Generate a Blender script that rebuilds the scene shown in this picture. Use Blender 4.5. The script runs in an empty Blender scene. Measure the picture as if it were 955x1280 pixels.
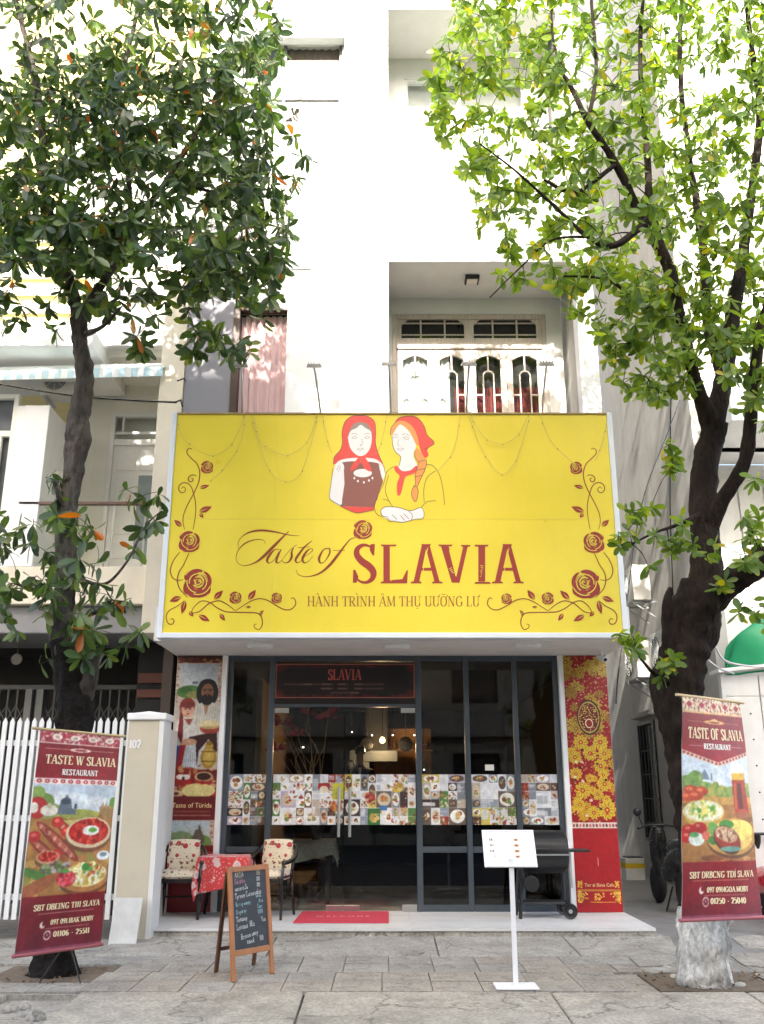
import bpy, math, random
import numpy as np
from mathutils import Vector, Matrix, noise as mnoise
R = math.radians
scene = bpy.context.scene
C = scene.collection
rnd = random.Random(7)

# ------------------------------------------------------------------ camera, sky, sun, exposure
FOC, PITCH, CAMZ, CX, CY = 1150.0, R(16.9), 1.5, 477.5, 640.0
cam_d = bpy.data.cameras.new('camera'); cam = bpy.data.objects.new('camera', cam_d); C.objects.link(cam)
cam.location = (0, 0, CAMZ); cam.rotation_euler = (R(90) + PITCH, 0, 0)
cam_d.sensor_fit = 'VERTICAL'; cam_d.sensor_height = 36.0; cam_d.lens = 36.0 * FOC / 1280.0
cam_d.clip_end = 600; cam_d.clip_start = 0.05
scene.camera = cam
SUN_EL, SUN_AZ = R(36), R(8)          # sun stands behind the camera, to the left
sdir = Vector((-math.sin(SUN_AZ) * math.cos(SUN_EL), -math.cos(SUN_AZ) * math.cos(SUN_EL), math.sin(SUN_EL)))
world = bpy.data.worlds.new('World'); scene.world = world; world.use_nodes = True
wn = world.node_tree.nodes; wl = world.node_tree.links
bg = wn['Background']; sky = wn.new('ShaderNodeTexSky'); sky.sky_type = 'NISHITA'; sky.sun_disc = False
sky.sun_elevation = SUN_EL; sky.sun_rotation = math.atan2(sdir.x, sdir.y)
sky.air_density = 1.0; sky.dust_density = 4.5; sky.ozone_density = 0.6
wl.new(sky.outputs[0], bg.inputs[0]); bg.inputs[1].default_value = 0.15
sl = bpy.data.lights.new('sun', 'SUN'); sl.energy = 2.8; sl.angle = R(0.6); sl.color = (1.0, 0.94, 0.84)
so = bpy.data.objects.new('sun', sl); C.objects.link(so); so.location = sdir * 60
so.rotation_euler = sdir.to_track_quat('Z', 'Y').to_euler()
vs = scene.view_settings
vs.view_transform = 'Standard'; vs.look = 'None'; vs.gamma = 1.0; vs.use_curve_mapping = False
vs.exposure = 2.45
scene.cycles.use_denoising = True
scene.cycles.max_bounces = 6; scene.cycles.transparent_max_bounces = 16; scene.cycles.use_adaptive_sampling = True; scene.cycles.adaptive_threshold = .02
scene.cycles.sample_clamp_indirect = 6.0

def ray(px, py):
    v = CY - py
    return (px - CX, FOC * math.cos(PITCH) - v * math.sin(PITCH), v * math.cos(PITCH) + FOC * math.sin(PITCH))
def P(px, py, Y):                      # photo pixel -> point at depth Y
    a, b, c = ray(px, py); return Vector((a / b * Y, Y, CAMZ + c / b * Y))
def G(px, py, z=0.0):                  # photo pixel -> point on the level z
    a, b, c = ray(px, py); Y = (z - CAMZ) * b / c; return Vector((a / b * Y, Y, z))
def proj(p):
    x, y, z = p[0], p[1], p[2] - CAMZ
    d = y * math.cos(PITCH) + z * math.sin(PITCH); u = z * math.cos(PITCH) - y * math.sin(PITCH)
    return CX + x / d * FOC, CY - u / d * FOC

# ------------------------------------------------------------------ materials
def lin(c):
    if isinstance(c, str):
        c = c.lstrip('#'); c = tuple(int(c[i:i + 2], 16) / 255 for i in (0, 2, 4))
        return tuple(x / 12.92 if x <= .04045 else ((x + .055) / 1.055) ** 2.4 for x in c)
    return tuple(c)
MATS = {}
def mat(name, col=(.5, .5, .5), rough=.6, var=.08, scale=6.0, bump=0.0, bscale=60.0, metal=0.0, spec=.5,
        stretch=(1, 1, 1), stain=0.0, stain_col=None, coat=0.0, attr=None, emit=None, estr=0.0, sheen=0.0, streak=0.0, crack=0.0, bdist=.01):
    if name in MATS: return MATS[name]
    m = bpy.data.materials.new(name); m.use_nodes = True; MATS[name] = m
    nt = m.node_tree; n = nt.nodes; L = nt.links; b = n['Principled BSDF']
    b.inputs['Roughness'].default_value = rough; b.inputs['Metallic'].default_value = metal
    b.inputs['Specular IOR Level'].default_value = spec; b.inputs['Coat Weight'].default_value = coat
    b.inputs['Sheen Weight'].default_value = sheen
    tc = n.new('ShaderNodeTexCoord'); mp = n.new('ShaderNodeMapping'); mp.inputs['Scale'].default_value = stretch
    L.new(tc.outputs['Object'], mp.inputs['Vector'])
    if attr:
        at = n.new('ShaderNodeAttribute'); at.attribute_name = attr; csock = at.outputs['Color']
    else:
        rgb = n.new('ShaderNodeRGB'); rgb.outputs[0].default_value = (*lin(col), 1); csock = rgb.outputs[0]
    if var > 0:
        nz = n.new('ShaderNodeTexNoise'); nz.inputs['Scale'].default_value = scale; nz.inputs['Detail'].default_value = 6
        nz.inputs['Roughness'].default_value = .62
        L.new(mp.outputs[0], nz.inputs['Vector'])
        mr = n.new('ShaderNodeMapRange'); mr.inputs[1].default_value = .3; mr.inputs[2].default_value = .7
        mr.inputs[3].default_value = 1 - var; mr.inputs[4].default_value = 1 + var
        L.new(nz.outputs[0], mr.inputs[0])
        mx = n.new('ShaderNodeMix'); mx.data_type = 'RGBA'; mx.blend_type = 'MULTIPLY'; mx.inputs[0].default_value = 1
        L.new(csock, mx.inputs[6]); L.new(mr.outputs[0], mx.inputs[7]); csock = mx.outputs[2]
        rr = n.new('ShaderNodeMapRange'); rr.inputs[1].default_value = .25; rr.inputs[2].default_value = .75
        rr.inputs[3].default_value = max(.02, rough - .12); rr.inputs[4].default_value = min(1, rough + .12)
        L.new(nz.outputs[0], rr.inputs[0]); L.new(rr.outputs[0], b.inputs['Roughness'])
    if stain > 0:
        nz2 = n.new('ShaderNodeTexNoise'); nz2.inputs['Scale'].default_value = 1.3; nz2.inputs['Detail'].default_value = 8
        nz2.inputs['Roughness'].default_value = .7; L.new(mp.outputs[0], nz2.inputs['Vector'])
        cr = n.new('ShaderNodeMapRange'); cr.inputs[1].default_value = .5; cr.inputs[2].default_value = .68
        cr.inputs[3].default_value = 0; cr.inputs[4].default_value = stain
        L.new(nz2.outputs[0], cr.inputs[0])
        mx2 = n.new('ShaderNodeMix'); mx2.data_type = 'RGBA'; L.new(cr.outputs[0], mx2.inputs[0]); L.new(csock, mx2.inputs[6])
        mx2.inputs[7].default_value = (*lin(stain_col or (.12, .11, .09)), 1); csock = mx2.outputs[2]
    if streak > 0:
        mp2 = n.new('ShaderNodeMapping'); mp2.inputs['Scale'].default_value = (5, 5, .35); L.new(tc.outputs['Object'], mp2.inputs['Vector'])
        nz3 = n.new('ShaderNodeTexNoise'); nz3.inputs['Scale'].default_value = 1.2; nz3.inputs['Detail'].default_value = 5
        L.new(mp2.outputs[0], nz3.inputs['Vector'])
        c3 = n.new('ShaderNodeMapRange'); c3.inputs[1].default_value = .48; c3.inputs[2].default_value = .72
        c3.inputs[3].default_value = 0; c3.inputs[4].default_value = streak; L.new(nz3.outputs[0], c3.inputs[0])
        mx3 = n.new('ShaderNodeMix'); mx3.data_type = 'RGBA'; L.new(c3.outputs[0], mx3.inputs[0]); L.new(csock, mx3.inputs[6])
        mx3.inputs[7].default_value = (*lin(stain_col or (.16, .15, .13)), 1); csock = mx3.outputs[2]
    if crack > 0:
        nz4 = n.new('ShaderNodeTexNoise'); nz4.inputs['Scale'].default_value = 3.0; nz4.inputs['Detail'].default_value = 6; L.new(mp.outputs[0], nz4.inputs['Vector'])
        vm = n.new('ShaderNodeMix'); vm.data_type = 'RGBA'; vm.blend_type = 'ADD'; vm.inputs[0].default_value = .55; L.new(mp.outputs[0], vm.inputs[6]); L.new(nz4.outputs['Color'], vm.inputs[7])
        vo = n.new('ShaderNodeTexVoronoi'); vo.feature = 'DISTANCE_TO_EDGE'; vo.inputs['Scale'].default_value = .8; L.new(vm.outputs[2], vo.inputs['Vector'])
        c5 = n.new('ShaderNodeMapRange'); c5.inputs[1].default_value = .0; c5.inputs[2].default_value = .011; c5.inputs[3].default_value = crack; c5.inputs[4].default_value = 0; L.new(vo.outputs[0], c5.inputs[0])
        mx5 = n.new('ShaderNodeMix'); mx5.data_type = 'RGBA'; L.new(c5.outputs[0], mx5.inputs[0]); L.new(csock, mx5.inputs[6]); mx5.inputs[7].default_value = (.05, .047, .04, 1); csock = mx5.outputs[2]
        nz6 = n.new('ShaderNodeTexNoise'); nz6.inputs['Scale'].default_value = 38; nz6.inputs['Detail'].default_value = 4; L.new(mp.outputs[0], nz6.inputs['Vector'])
        c6 = n.new('ShaderNodeMapRange'); c6.inputs[1].default_value = .35; c6.inputs[2].default_value = .65; c6.inputs[3].default_value = .78; c6.inputs[4].default_value = 1.2; L.new(nz6.outputs[0], c6.inputs[0])
        mx6 = n.new('ShaderNodeMix'); mx6.data_type = 'RGBA'; mx6.blend_type = 'MULTIPLY'; mx6.inputs[0].default_value = 1; L.new(csock, mx6.inputs[6]); L.new(c6.outputs[0], mx6.inputs[7]); csock = mx6.outputs[2]
    L.new(csock, b.inputs['Base Color'])
    if bump > 0:
        nb = n.new('ShaderNodeTexNoise'); nb.inputs['Scale'].default_value = bscale; nb.inputs['Detail'].default_value = 5
        L.new(mp.outputs[0], nb.inputs['Vector'])
        bp = n.new('ShaderNodeBump'); bp.inputs['Strength'].default_value = bump; bp.inputs['Distance'].default_value = bdist
        L.new(nb.outputs[0], bp.inputs['Height']); L.new(bp.outputs[0], b.inputs['Normal'])
    if emit:
        b.inputs['Emission Color'].default_value = (*lin(emit), 1); b.inputs['Emission Strength'].default_value = estr
    return m

def leaf_mat(name, cols, trans=.45):
    m = bpy.data.materials.new(name); m.use_nodes = True; nt = m.node_tree; n = nt.nodes; L = nt.links
    b = n['Principled BSDF']; out = n['Material Output']
    oi = n.new('ShaderNodeObjectInfo'); ge = n.new('ShaderNodeNewGeometry')
    ad = n.new('ShaderNodeMath'); ad.operation = 'ADD'; L.new(oi.outputs['Random'], ad.inputs[0]); L.new(ge.outputs['Random Per Island'], ad.inputs[1])
    fr = n.new('ShaderNodeMath'); fr.operation = 'FRACT'; L.new(ad.outputs[0], fr.inputs[0])
    cr = n.new('ShaderNodeValToRGB'); e = cr.color_ramp.elements
    e[0].position = cols[0][0]; e[0].color = (*lin(cols[0][1]), 1); e[1].position = cols[-1][0]; e[1].color = (*lin(cols[-1][1]), 1)
    for p, c in cols[1:-1]:
        k = e.new(p); k.color = (*lin(c), 1)
    L.new(fr.outputs[0], cr.inputs[0]); L.new(cr.outputs[0], b.inputs['Base Color'])
    b.inputs['Roughness'].default_value = .38; b.inputs['Specular IOR Level'].default_value = .5
    tr = n.new('ShaderNodeBsdfTranslucent')
    hs = n.new('ShaderNodeHueSaturation'); hs.inputs['Saturation'].default_value = 1.15; hs.inputs['Value'].default_value = 2.0; hs.inputs['Hue'].default_value = .485
    L.new(cr.outputs[0], hs.inputs['Color']); L.new(hs.outputs[0], tr.inputs['Color'])
    ms = n.new('ShaderNodeMixShader'); ms.inputs[0].default_value = trans
    L.new(b.outputs[0], ms.inputs[1]); L.new(tr.outputs[0], ms.inputs[2]); L.new(ms.outputs[0], out.inputs['Surface'])
    return m

def glass_mat(name, tint=(.9, .93, .92), gloss=1.0, ior=1.45, rough=0.01):
    m = bpy.data.materials.new(name); m.use_nodes = True; nt = m.node_tree; n = nt.nodes; L = nt.links
    n.remove(n['Principled BSDF']); out = n['Material Output']
    t = n.new('ShaderNodeBsdfTransparent'); t.inputs[0].default_value = (*tint, 1)
    g = n.new('ShaderNodeBsdfGlossy'); g.inputs['Roughness'].default_value = rough; g.inputs[0].default_value = (gloss, gloss, gloss, 1)
    f = n.new('ShaderNodeFresnel'); f.inputs[0].default_value = ior
    ge = n.new('ShaderNodeNewGeometry'); iv = n.new('ShaderNodeMath'); iv.operation = 'SUBTRACT'; iv.inputs[0].default_value = 1.0; L.new(ge.outputs['Backfacing'], iv.inputs[1])
    mu = n.new('ShaderNodeMath'); mu.operation = 'MULTIPLY'; L.new(f.outputs[0], mu.inputs[0]); L.new(iv.outputs[0], mu.inputs[1])
    ms = n.new('ShaderNodeMixShader'); L.new(mu.outputs[0], ms.inputs[0]); L.new(t.outputs[0], ms.inputs[1]); L.new(g.outputs[0], ms.inputs[2])
    L.new(ms.outputs[0], out.inputs['Surface']); MATS[name] = m
    return m

# ------------------------------------------------------------------ mesh building
WORLD = {}
def catmull(pts, n=6):
    pts = [tuple(p) for p in pts]
    if len(pts) < 3: return pts
    a = np.array([pts[0]] + pts + [pts[-1]], float); out = []
    for i in range(1, len(a) - 2):
        p0, p1, p2, p3 = a[i - 1], a[i], a[i + 1], a[i + 2]
        for k in range(n):
            t = k / n
            out.append(tuple(.5 * ((2 * p1) + (-p0 + p2) * t + (2 * p0 - 5 * p1 + 4 * p2 - p3) * t * t + (-p0 + 3 * p1 - 3 * p2 + p3) * t ** 3)))
    out.append(tuple(a[-2])); return out

class MB:
    def __init__(s): s.v = []; s.f = []
    def add(s, vs_, fs):
        o = len(s.v); s.v.extend([tuple(p) for p in vs_]); s.f.extend([tuple(i + o for i in f) for f in fs]); return s
    def box(s, x0, x1, y0, y1, z0, z1, M=None):
        if x0 > x1: x0, x1 = x1, x0
        if y0 > y1: y0, y1 = y1, y0
        if z0 > z1: z0, z1 = z1, z0
        v = [(x0, y0, z0), (x1, y0, z0), (x1, y1, z0), (x0, y1, z0), (x0, y0, z1), (x1, y0, z1), (x1, y1, z1), (x0, y1, z1)]
        if M is not None: v = [M @ Vector(p) for p in v]
        return s.add(v, [(0, 3, 2, 1), (4, 5, 6, 7), (0, 1, 5, 4), (1, 2, 6, 5), (2, 3, 7, 6), (3, 0, 4, 7)])
    def cbox(s, c, sz, M=None):
        return s.box(c[0] - sz[0] / 2, c[0] + sz[0] / 2, c[1] - sz[1] / 2, c[1] + sz[1] / 2, c[2] - sz[2] / 2, c[2] + sz[2] / 2, M)
    def bar(s, a, b, w, h, up=(0, 0, 1)):          # square bar from a to b
        a = Vector(a); b = Vector(b); d = (b - a); l = d.length; d.normalize()
        x = d.cross(Vector(up))
        if x.length < 1e-4: x = d.cross(Vector((0, 1, 0)))
        x.normalize(); y = x.cross(d)
        v = [a + x * i * w / 2 + y * j * h / 2 for i, j in ((-1, -1), (1, -1), (1, 1), (-1, 1))]
        v += [p + d * l for p in v]
        return s.add(v, [(3, 2, 1, 0), (4, 5, 6, 7), (0, 1, 5, 4), (1, 2, 6, 5), (2, 3, 7, 6), (3, 0, 4, 7)])
    def tube(s, pts, rad, n=8, cap=True, jit=0.0):
        pts = [Vector(p) for p in pts]; m = len(pts)
        if not hasattr(rad, '__len__'): rad = [rad] * m
        ref = None; vs_ = []
        for i, p in enumerate(pts):
            d = (pts[min(i + 1, m - 1)] - pts[max(i - 1, 0)])
            if d.length < 1e-9: d = Vector((0, 0, 1))
            d.normalize()
            if ref is None:
                ref = d.cross(Vector((0, 0, 1)))
                if ref.length < .1: ref = d.cross(Vector((1, 0, 0)))
            ref = ref - d * ref.dot(d)
            if ref.length < 1e-6: ref = d.orthogonal()
            ref.normalize(); e = d.cross(ref)
            for k in range(n):
                a = 2 * math.pi * k / n; r = rad[i]
                if jit:
                    w_ = Vector((p.x * 2 + math.cos(a) * .9, p.y * 2 + math.sin(a) * .9, p.z * 3))
                    r *= 1 + jit * (mnoise.noise(w_) * 1.1 + mnoise.noise(w_ * 2.7) * .7 + (abs(mnoise.noise(Vector((w_.x * 5, w_.y * 5, w_.z * 2)))) - .3) * .9)
                vs_.append(p + (ref * math.cos(a) + e * math.sin(a)) * r)
        fs = [(i * n + k, i * n + (k + 1) % n, (i + 1) * n + (k + 1) % n, (i + 1) * n + k) for i in range(m - 1) for k in range(n)]
        if cap: fs += [tuple(range(n))[::-1], tuple((m - 1) * n + k for k in range(n))]
        return s.add(vs_, fs)
    def cyl(s, a, b, r0, r1=None, n=16): return s.tube([a, b], [r0, r0 if r1 is None else r1], n)
    def lathe(s, c, prof, n=20, M=None):           # prof: (r, z) list
        vs_ = []; c = Vector(c)
        for r, z in prof:
            for k in range(n):
                a = 2 * math.pi * k / n; p = Vector((r * math.cos(a), r * math.sin(a), z))
                vs_.append(c + ((M @ p) if M is not None else p))
        m = len(prof)
        fs = [(i * n + k, i * n + (k + 1) % n, (i + 1) * n + (k + 1) % n, (i + 1) * n + k) for i in range(m - 1) for k in range(n)]
        fs += [tuple(range(n))[::-1], tuple((m - 1) * n + k for k in range(n))]
        return s.add(vs_, fs)
    def prism(s, poly, y0, y1):                    # poly (x,z) in front (-Y) view, extruded y0..y1
        n = len(poly); A = sum(poly[i][0] * poly[(i + 1) % n][1] - poly[(i + 1) % n][0] * poly[i][1] for i in range(n))
        if A < 0: poly = poly[::-1]
        v = [(x, y0, z) for x, z in poly] + [(x, y1, z) for x, z in poly]
        return s.add(v, [tuple(range(n)), tuple(range(2 * n - 1, n - 1, -1))] + [((i + 1) % n, i, n + i, n + (i + 1) % n) for i in range(n)])
    def wall(s, x0, x1, z0, z1, y0, y1, holes=()):  # wall in the XZ plane with rectangular holes (hx0,hx1,hz0,hz1)
        xs = sorted({x0, x1, *[min(max(h[i], x0), x1) for h in holes for i in (0, 1)]}); zs = sorted({z0, z1, *[min(max(h[i], z0), z1) for h in holes for i in (2, 3)]})
        for i in range(len(zs) - 1):
            run = None
            for j in range(len(xs) - 1):
                cx, cz = (xs[j] + xs[j + 1]) / 2, (zs[i] + zs[i + 1]) / 2
                inside = any(h[0] < cx < h[1] and h[2] < cz < h[3] for h in holes)
                if inside:
                    if run is not None: s.box(run, xs[j], y0, y1, zs[i], zs[i + 1]); run = None
                elif run is None: run = xs[j]
            if run is not None: s.box(run, x1, y0, y1, zs[i], zs[i + 1])
        return s
    def xf(s, M):
        s.v = [tuple(M @ Vector(p)) for p in s.v]; return s
    def build(s, name, m, parent=None, smooth=False, bevel=0.0, seg=2, local=False, kind=None):
        me = bpy.data.meshes.new(name); me.from_pydata(s.v, [], s.f)
        if m is not None: me.materials.append(m)
        if smooth: me.polygons.foreach_set('use_smooth', [True] * len(me.polygons))
        me.update()
        return link(name, me, parent, bevel, seg, local, kind)
def link(name, me, parent=None, bevel=0.0, seg=2, local=False, kind=None):
    o = bpy.data.objects.new(name, me); C.objects.link(o)
    if bevel:
        bv = o.modifiers.new('bevel', 'BEVEL'); bv.width = bevel; bv.segments = seg; bv.limit_method = 'ANGLE'; bv.angle_limit = R(40)
    if parent is not None:
        o.parent = parent
        if not local: o.matrix_parent_inverse = Matrix.Translation(-Vector(WORLD.get(parent.name, (0, 0, 0))))
    if kind: o['kind'] = kind
    return o
def empty(name, loc=(0, 0, 0)):
    e = bpy.data.objects.new(name, None); C.objects.link(e); e.location = loc; e.empty_display_size = .2
    WORLD[e.name] = tuple(loc); return e
def tag(o, label, cat, group=None):
    o['label'] = label; o['category'] = cat
    if group: o['group'] = group
    return o
def thing(name, label, cat, loc=(0, 0, 0), group=None): return tag(empty(name, loc), label, cat, group)
def struct(o): o['kind'] = 'structure'; return o
def copy_tree(o, parent=None):
    c = o.copy(); C.objects.link(c); c.parent = parent
    for ch in list(o.children): copy_tree(ch, c)
    return c

# ribbons and flat shapes lying on a plane facing the street (y = const); coordinates through a mapping fn(u,v)->(x,z)
def ribbon(mb, pts, widths, fn, y, n=6, depth=0.0):
    a = catmull([(*p, w) for p, w in zip(pts, widths)], n) if n > 1 else [(*p, w) for p, w in zip(pts, widths)]
    m = len(a); L_, R_ = [], []
    for i in range(m):
        p = a[max(i - 1, 0)]; q = a[min(i + 1, m - 1)]
        dx, dy = q[0] - p[0], q[1] - p[1]; l = math.hypot(dx, dy) or 1
        nx, ny = -dy / l, dx / l; w = max(a[i][2], .01) / 2
        L_.append(fn(a[i][0] + nx * w, a[i][1] + ny * w)); R_.append(fn(a[i][0] - nx * w, a[i][1] - ny * w))
    v = [(x, y, z) for x, z in L_] + [(x, y, z) for x, z in R_]
    # make faces point to -Y
    fs = []
    for i in range(m - 1):
        q = (i, i + 1, m + i + 1, m + i)
        (x0, _, z0), (x1, _, z1), (x2, _, z2) = v[q[0]], v[q[1]], v[q[2]]
        A = (x1 - x0) * (z2 - z0) - (x2 - x0) * (z1 - z0)
        fs.append(q if A > 0 else q[::-1])
    mb.add(v, fs)
def flat(mb, pts, fn, y):
    v = [fn(*p) for p in pts]; n = len(v)
    A = sum(v[i][0] * v[(i + 1) % n][1] - v[(i + 1) % n][0] * v[i][1] for i in range(n))
    if A < 0: v = v[::-1]
    mb.add([(x, y, z) for x, z in v], [tuple(range(n))])
def ell(cx, cy, rx, ry, n=18, rot=0.0):
    c, s_ = math.cos(rot), math.sin(rot)
    return [(cx + rx * math.cos(2 * math.pi * k / n) * c - ry * math.sin(2 * math.pi * k / n) * s_,
             cy + rx * math.cos(2 * math.pi * k / n) * s_ + ry * math.sin(2 * math.pi * k / n) * c) for k in range(n)]

# ------------------------------------------------------------------ a small serif alphabet drawn with strokes
GL = {
 'A': (.76, [('n', [(.07, 0), (.36, 1)]), ('K', [(.39, 1), (.66, 0)]), ('n', [(.17, .33), (.56, .33)])], [(.07, 0), (.66, 0)]),
 'B': (.66, [('K', [(.15, 0), (.15, 1)]), ('c', [(.15, .97), (.44, .95), (.52, .75), (.42, .54), (.15, .52)]), ('c', [(.15, .52), (.49, .5), (.58, .27), (.48, .03), (.15, .02)])], [(.13, 0), (.13, 1)]),
 'C': (.7, [('c', [(.62, .78), (.5, .97), (.32, .98), (.12, .8), (.1, .5), (.12, .2), (.32, .02), (.5, .03), (.63, .2)])], []),
 'D': (.74, [('K', [(.15, 0), (.15, 1)]), ('c', [(.15, .98), (.45, .96), (.64, .75), (.66, .5), (.64, .25), (.45, .04), (.15, .02)])], [(.13, 0), (.13, 1)]),
 'E': (.62, [('K', [(.15, 0), (.15, 1)]), ('n', [(.15, .97), (.54, .97)]), ('n', [(.15, .51), (.42, .51)]), ('n', [(.15, .03), (.56, .03)]), ('n', [(.54, 1), (.54, .8)]), ('n', [(.56, 0), (.56, .22)])], [(.13, 0), (.13, 1)]),
 'F': (.58, [('K', [(.15, 0), (.15, 1)]), ('n', [(.15, .97), (.52, .97)]), ('n', [(.15, .5), (.4, .5)]), ('n', [(.52, 1), (.52, .78)])], [(.15, 0), (.13, 1)]),
 'G': (.74, [('c', [(.62, .8), (.5, .97), (.32, .98), (.12, .8), (.1, .5), (.12, .2), (.32, .02), (.52, .05), (.62, .15)]), ('K', [(.62, .08), (.62, .42)])], [(.6, .42)]),
 'H': (.8, [('K', [(.15, 0), (.15, 1)]), ('K', [(.64, 0), (.64, 1)]), ('n', [(.15, .51), (.64, .51)])], [(.15, 0), (.15, 1), (.64, 0), (.64, 1)]),
 'I': (.36, [('K', [(.18, 0), (.18, 1)])], [(.18, 0), (.18, 1)]),
 'K': (.74, [('K', [(.15, 0), (.15, 1)]), ('n', [(.15, .42), (.6, 1)]), ('K', [(.3, .58), (.64, 0)])], [(.15, 0), (.15, 1), (.6, 1), (.64, 0)]),
 'L': (.6, [('K', [(.15, 0), (.15, 1)]), ('n', [(.15, .03), (.55, .03)]), ('n', [(.55, 0), (.55, .24)])], [(.15, 1), (.13, 0)]),
 'M': (.92, [('n', [(.12, 0), (.14, 1)]), ('K', [(.14, 1), (.44, .05)]), ('n', [(.44, .05), (.74, 1)]), ('K', [(.76, 1), (.78, 0)])], [(.12, 0), (.78, 0), (.12, 1), (.78, 1)]),
 'N': (.8, [('n', [(.14, 0), (.14, 1)]), ('K', [(.14, 1), (.64, 0)]), ('n', [(.64, 0), (.64, 1)])], [(.14, 0), (.1, 1), (.64, 1)]),
 'O': (.76, [('c', [(.38, .99), (.16, .85), (.1, .5), (.16, .15), (.38, .01), (.6, .15), (.66, .5), (.6, .85), (.38, .99)])], []),
 'R': (.72, [('K', [(.15, 0), (.15, 1)]), ('c', [(.15, .97), (.46, .95), (.55, .73), (.44, .51), (.15, .49)]), ('K', [(.34, .49), (.62, 0)])], [(.15, 0), (.13, 1), (.63, 0)]),
 'S': (.56, [('c', [(.46, .8), (.38, .95), (.26, .98), (.1, .86), (.12, .66), (.28, .53), (.44, .38), (.47, .18), (.34, .03), (.18, .02), (.07, .2)]), ('n', [(.47, .98), (.47, .74)]), ('n', [(.06, .02), (.06, .28)])], []),
 'T': (.66, [('K', [(.33, 0), (.33, 1)]), ('n', [(.05, .97), (.61, .97)]), ('n', [(.05, 1), (.05, .76)]), ('n', [(.61, 1), (.61, .76)])], [(.33, 0)]),
 'U': (.76, [('K', [(.15, 1), (.15, .3)]), ('c', [(.15, .3), (.2, .08), (.38, .01), (.56, .08), (.61, .3)]), ('n', [(.61, .3), (.61, 1)])], [(.15, 1), (.61, 1)]),
 'V': (.74, [('K', [(.08, 1), (.36, 0)]), ('n', [(.38, 0), (.66, 1)])], [(.08, 1), (.66, 1)]),
 'W': (1.0, [('K', [(.08, 1), (.3, 0)]), ('n', [(.31, 0), (.48, .95)]), ('K', [(.48, .95), (.68, 0)]), ('n', [(.69, 0), (.9, 1)])], [(.08, 1), (.9, 1), (.48, 1)]),
 'Y': (.7, [('K', [(.08, 1), (.34, .48)]), ('n', [(.62, 1), (.36, .48)]), ('K', [(.35, .5), (.35, 0)])], [(.08, 1), (.62, 1), (.35, 0)]),
 '0': (.56, [('c', [(.28, .99), (.12, .8), (.08, .5), (.12, .2), (.28, .01), (.44, .2), (.48, .5), (.44, .8), (.28, .99)])], []),
 '1': (.36, [('K', [(.2, 0), (.2, 1)]), ('n', [(.2, .98), (.07, .84)])], [(.2, 0)]),
 '2': (.52, [('c', [(.08, .78), (.14, .95), (.3, .98), (.43, .8), (.38, .55), (.1, .05)]), ('n', [(.08, .05), (.46, .05)])], []),
 '4': (.54, [('K', [(.38, 0), (.38, 1)]), ('n', [(.38, .98), (.07, .3)]), ('n', [(.07, .28), (.5, .28)])], [(.38, 0)]),
 '5': (.52, [('n', [(.13, .97), (.43, .97)]), ('n', [(.14, .97), (.11, .58)]), ('c', [(.11, .57), (.28, .63), (.43, .5), (.43, .2), (.28, .02), (.08, .1)])], []),
 '6': (.54, [('c', [(.42, .92), (.25, .93), (.1, .6), (.1, .25), (.27, .02), (.44, .15), (.44, .4), (.28, .56), (.11, .4)])], []),
 '8': (.54, [('c', [(.27, .54), (.12, .68), (.14, .9), (.27, .98), (.41, .9), (.42, .68), (.27, .54), (.1, .35), (.12, .08), (.27, .01), (.43, .08), (.45, .35), (.27, .54)])], []),
 '9': (.54, [('c', [(.12, .08), (.3, .07), (.45, .4), (.45, .75), (.28, .98), (.11, .85), (.11, .6), (.27, .44), (.44, .6)])], []),
 '-': (.4, [('n', [(.08, .42), (.32, .42)])], []), '.': (.22, [('K', [(.06, .05), (.16, .05)])], []), ' ': (.3, [], []),
}
ACC = {'À': ('A', 'g'), 'Ì': ('I', 'g'), 'Í': ('I', 'a'), 'Â': ('A', 'h'), 'Ụ': ('U', 'd'), 'Ư': ('U', 'o'), 'Ỡ': ('O', 'ot')}
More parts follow.
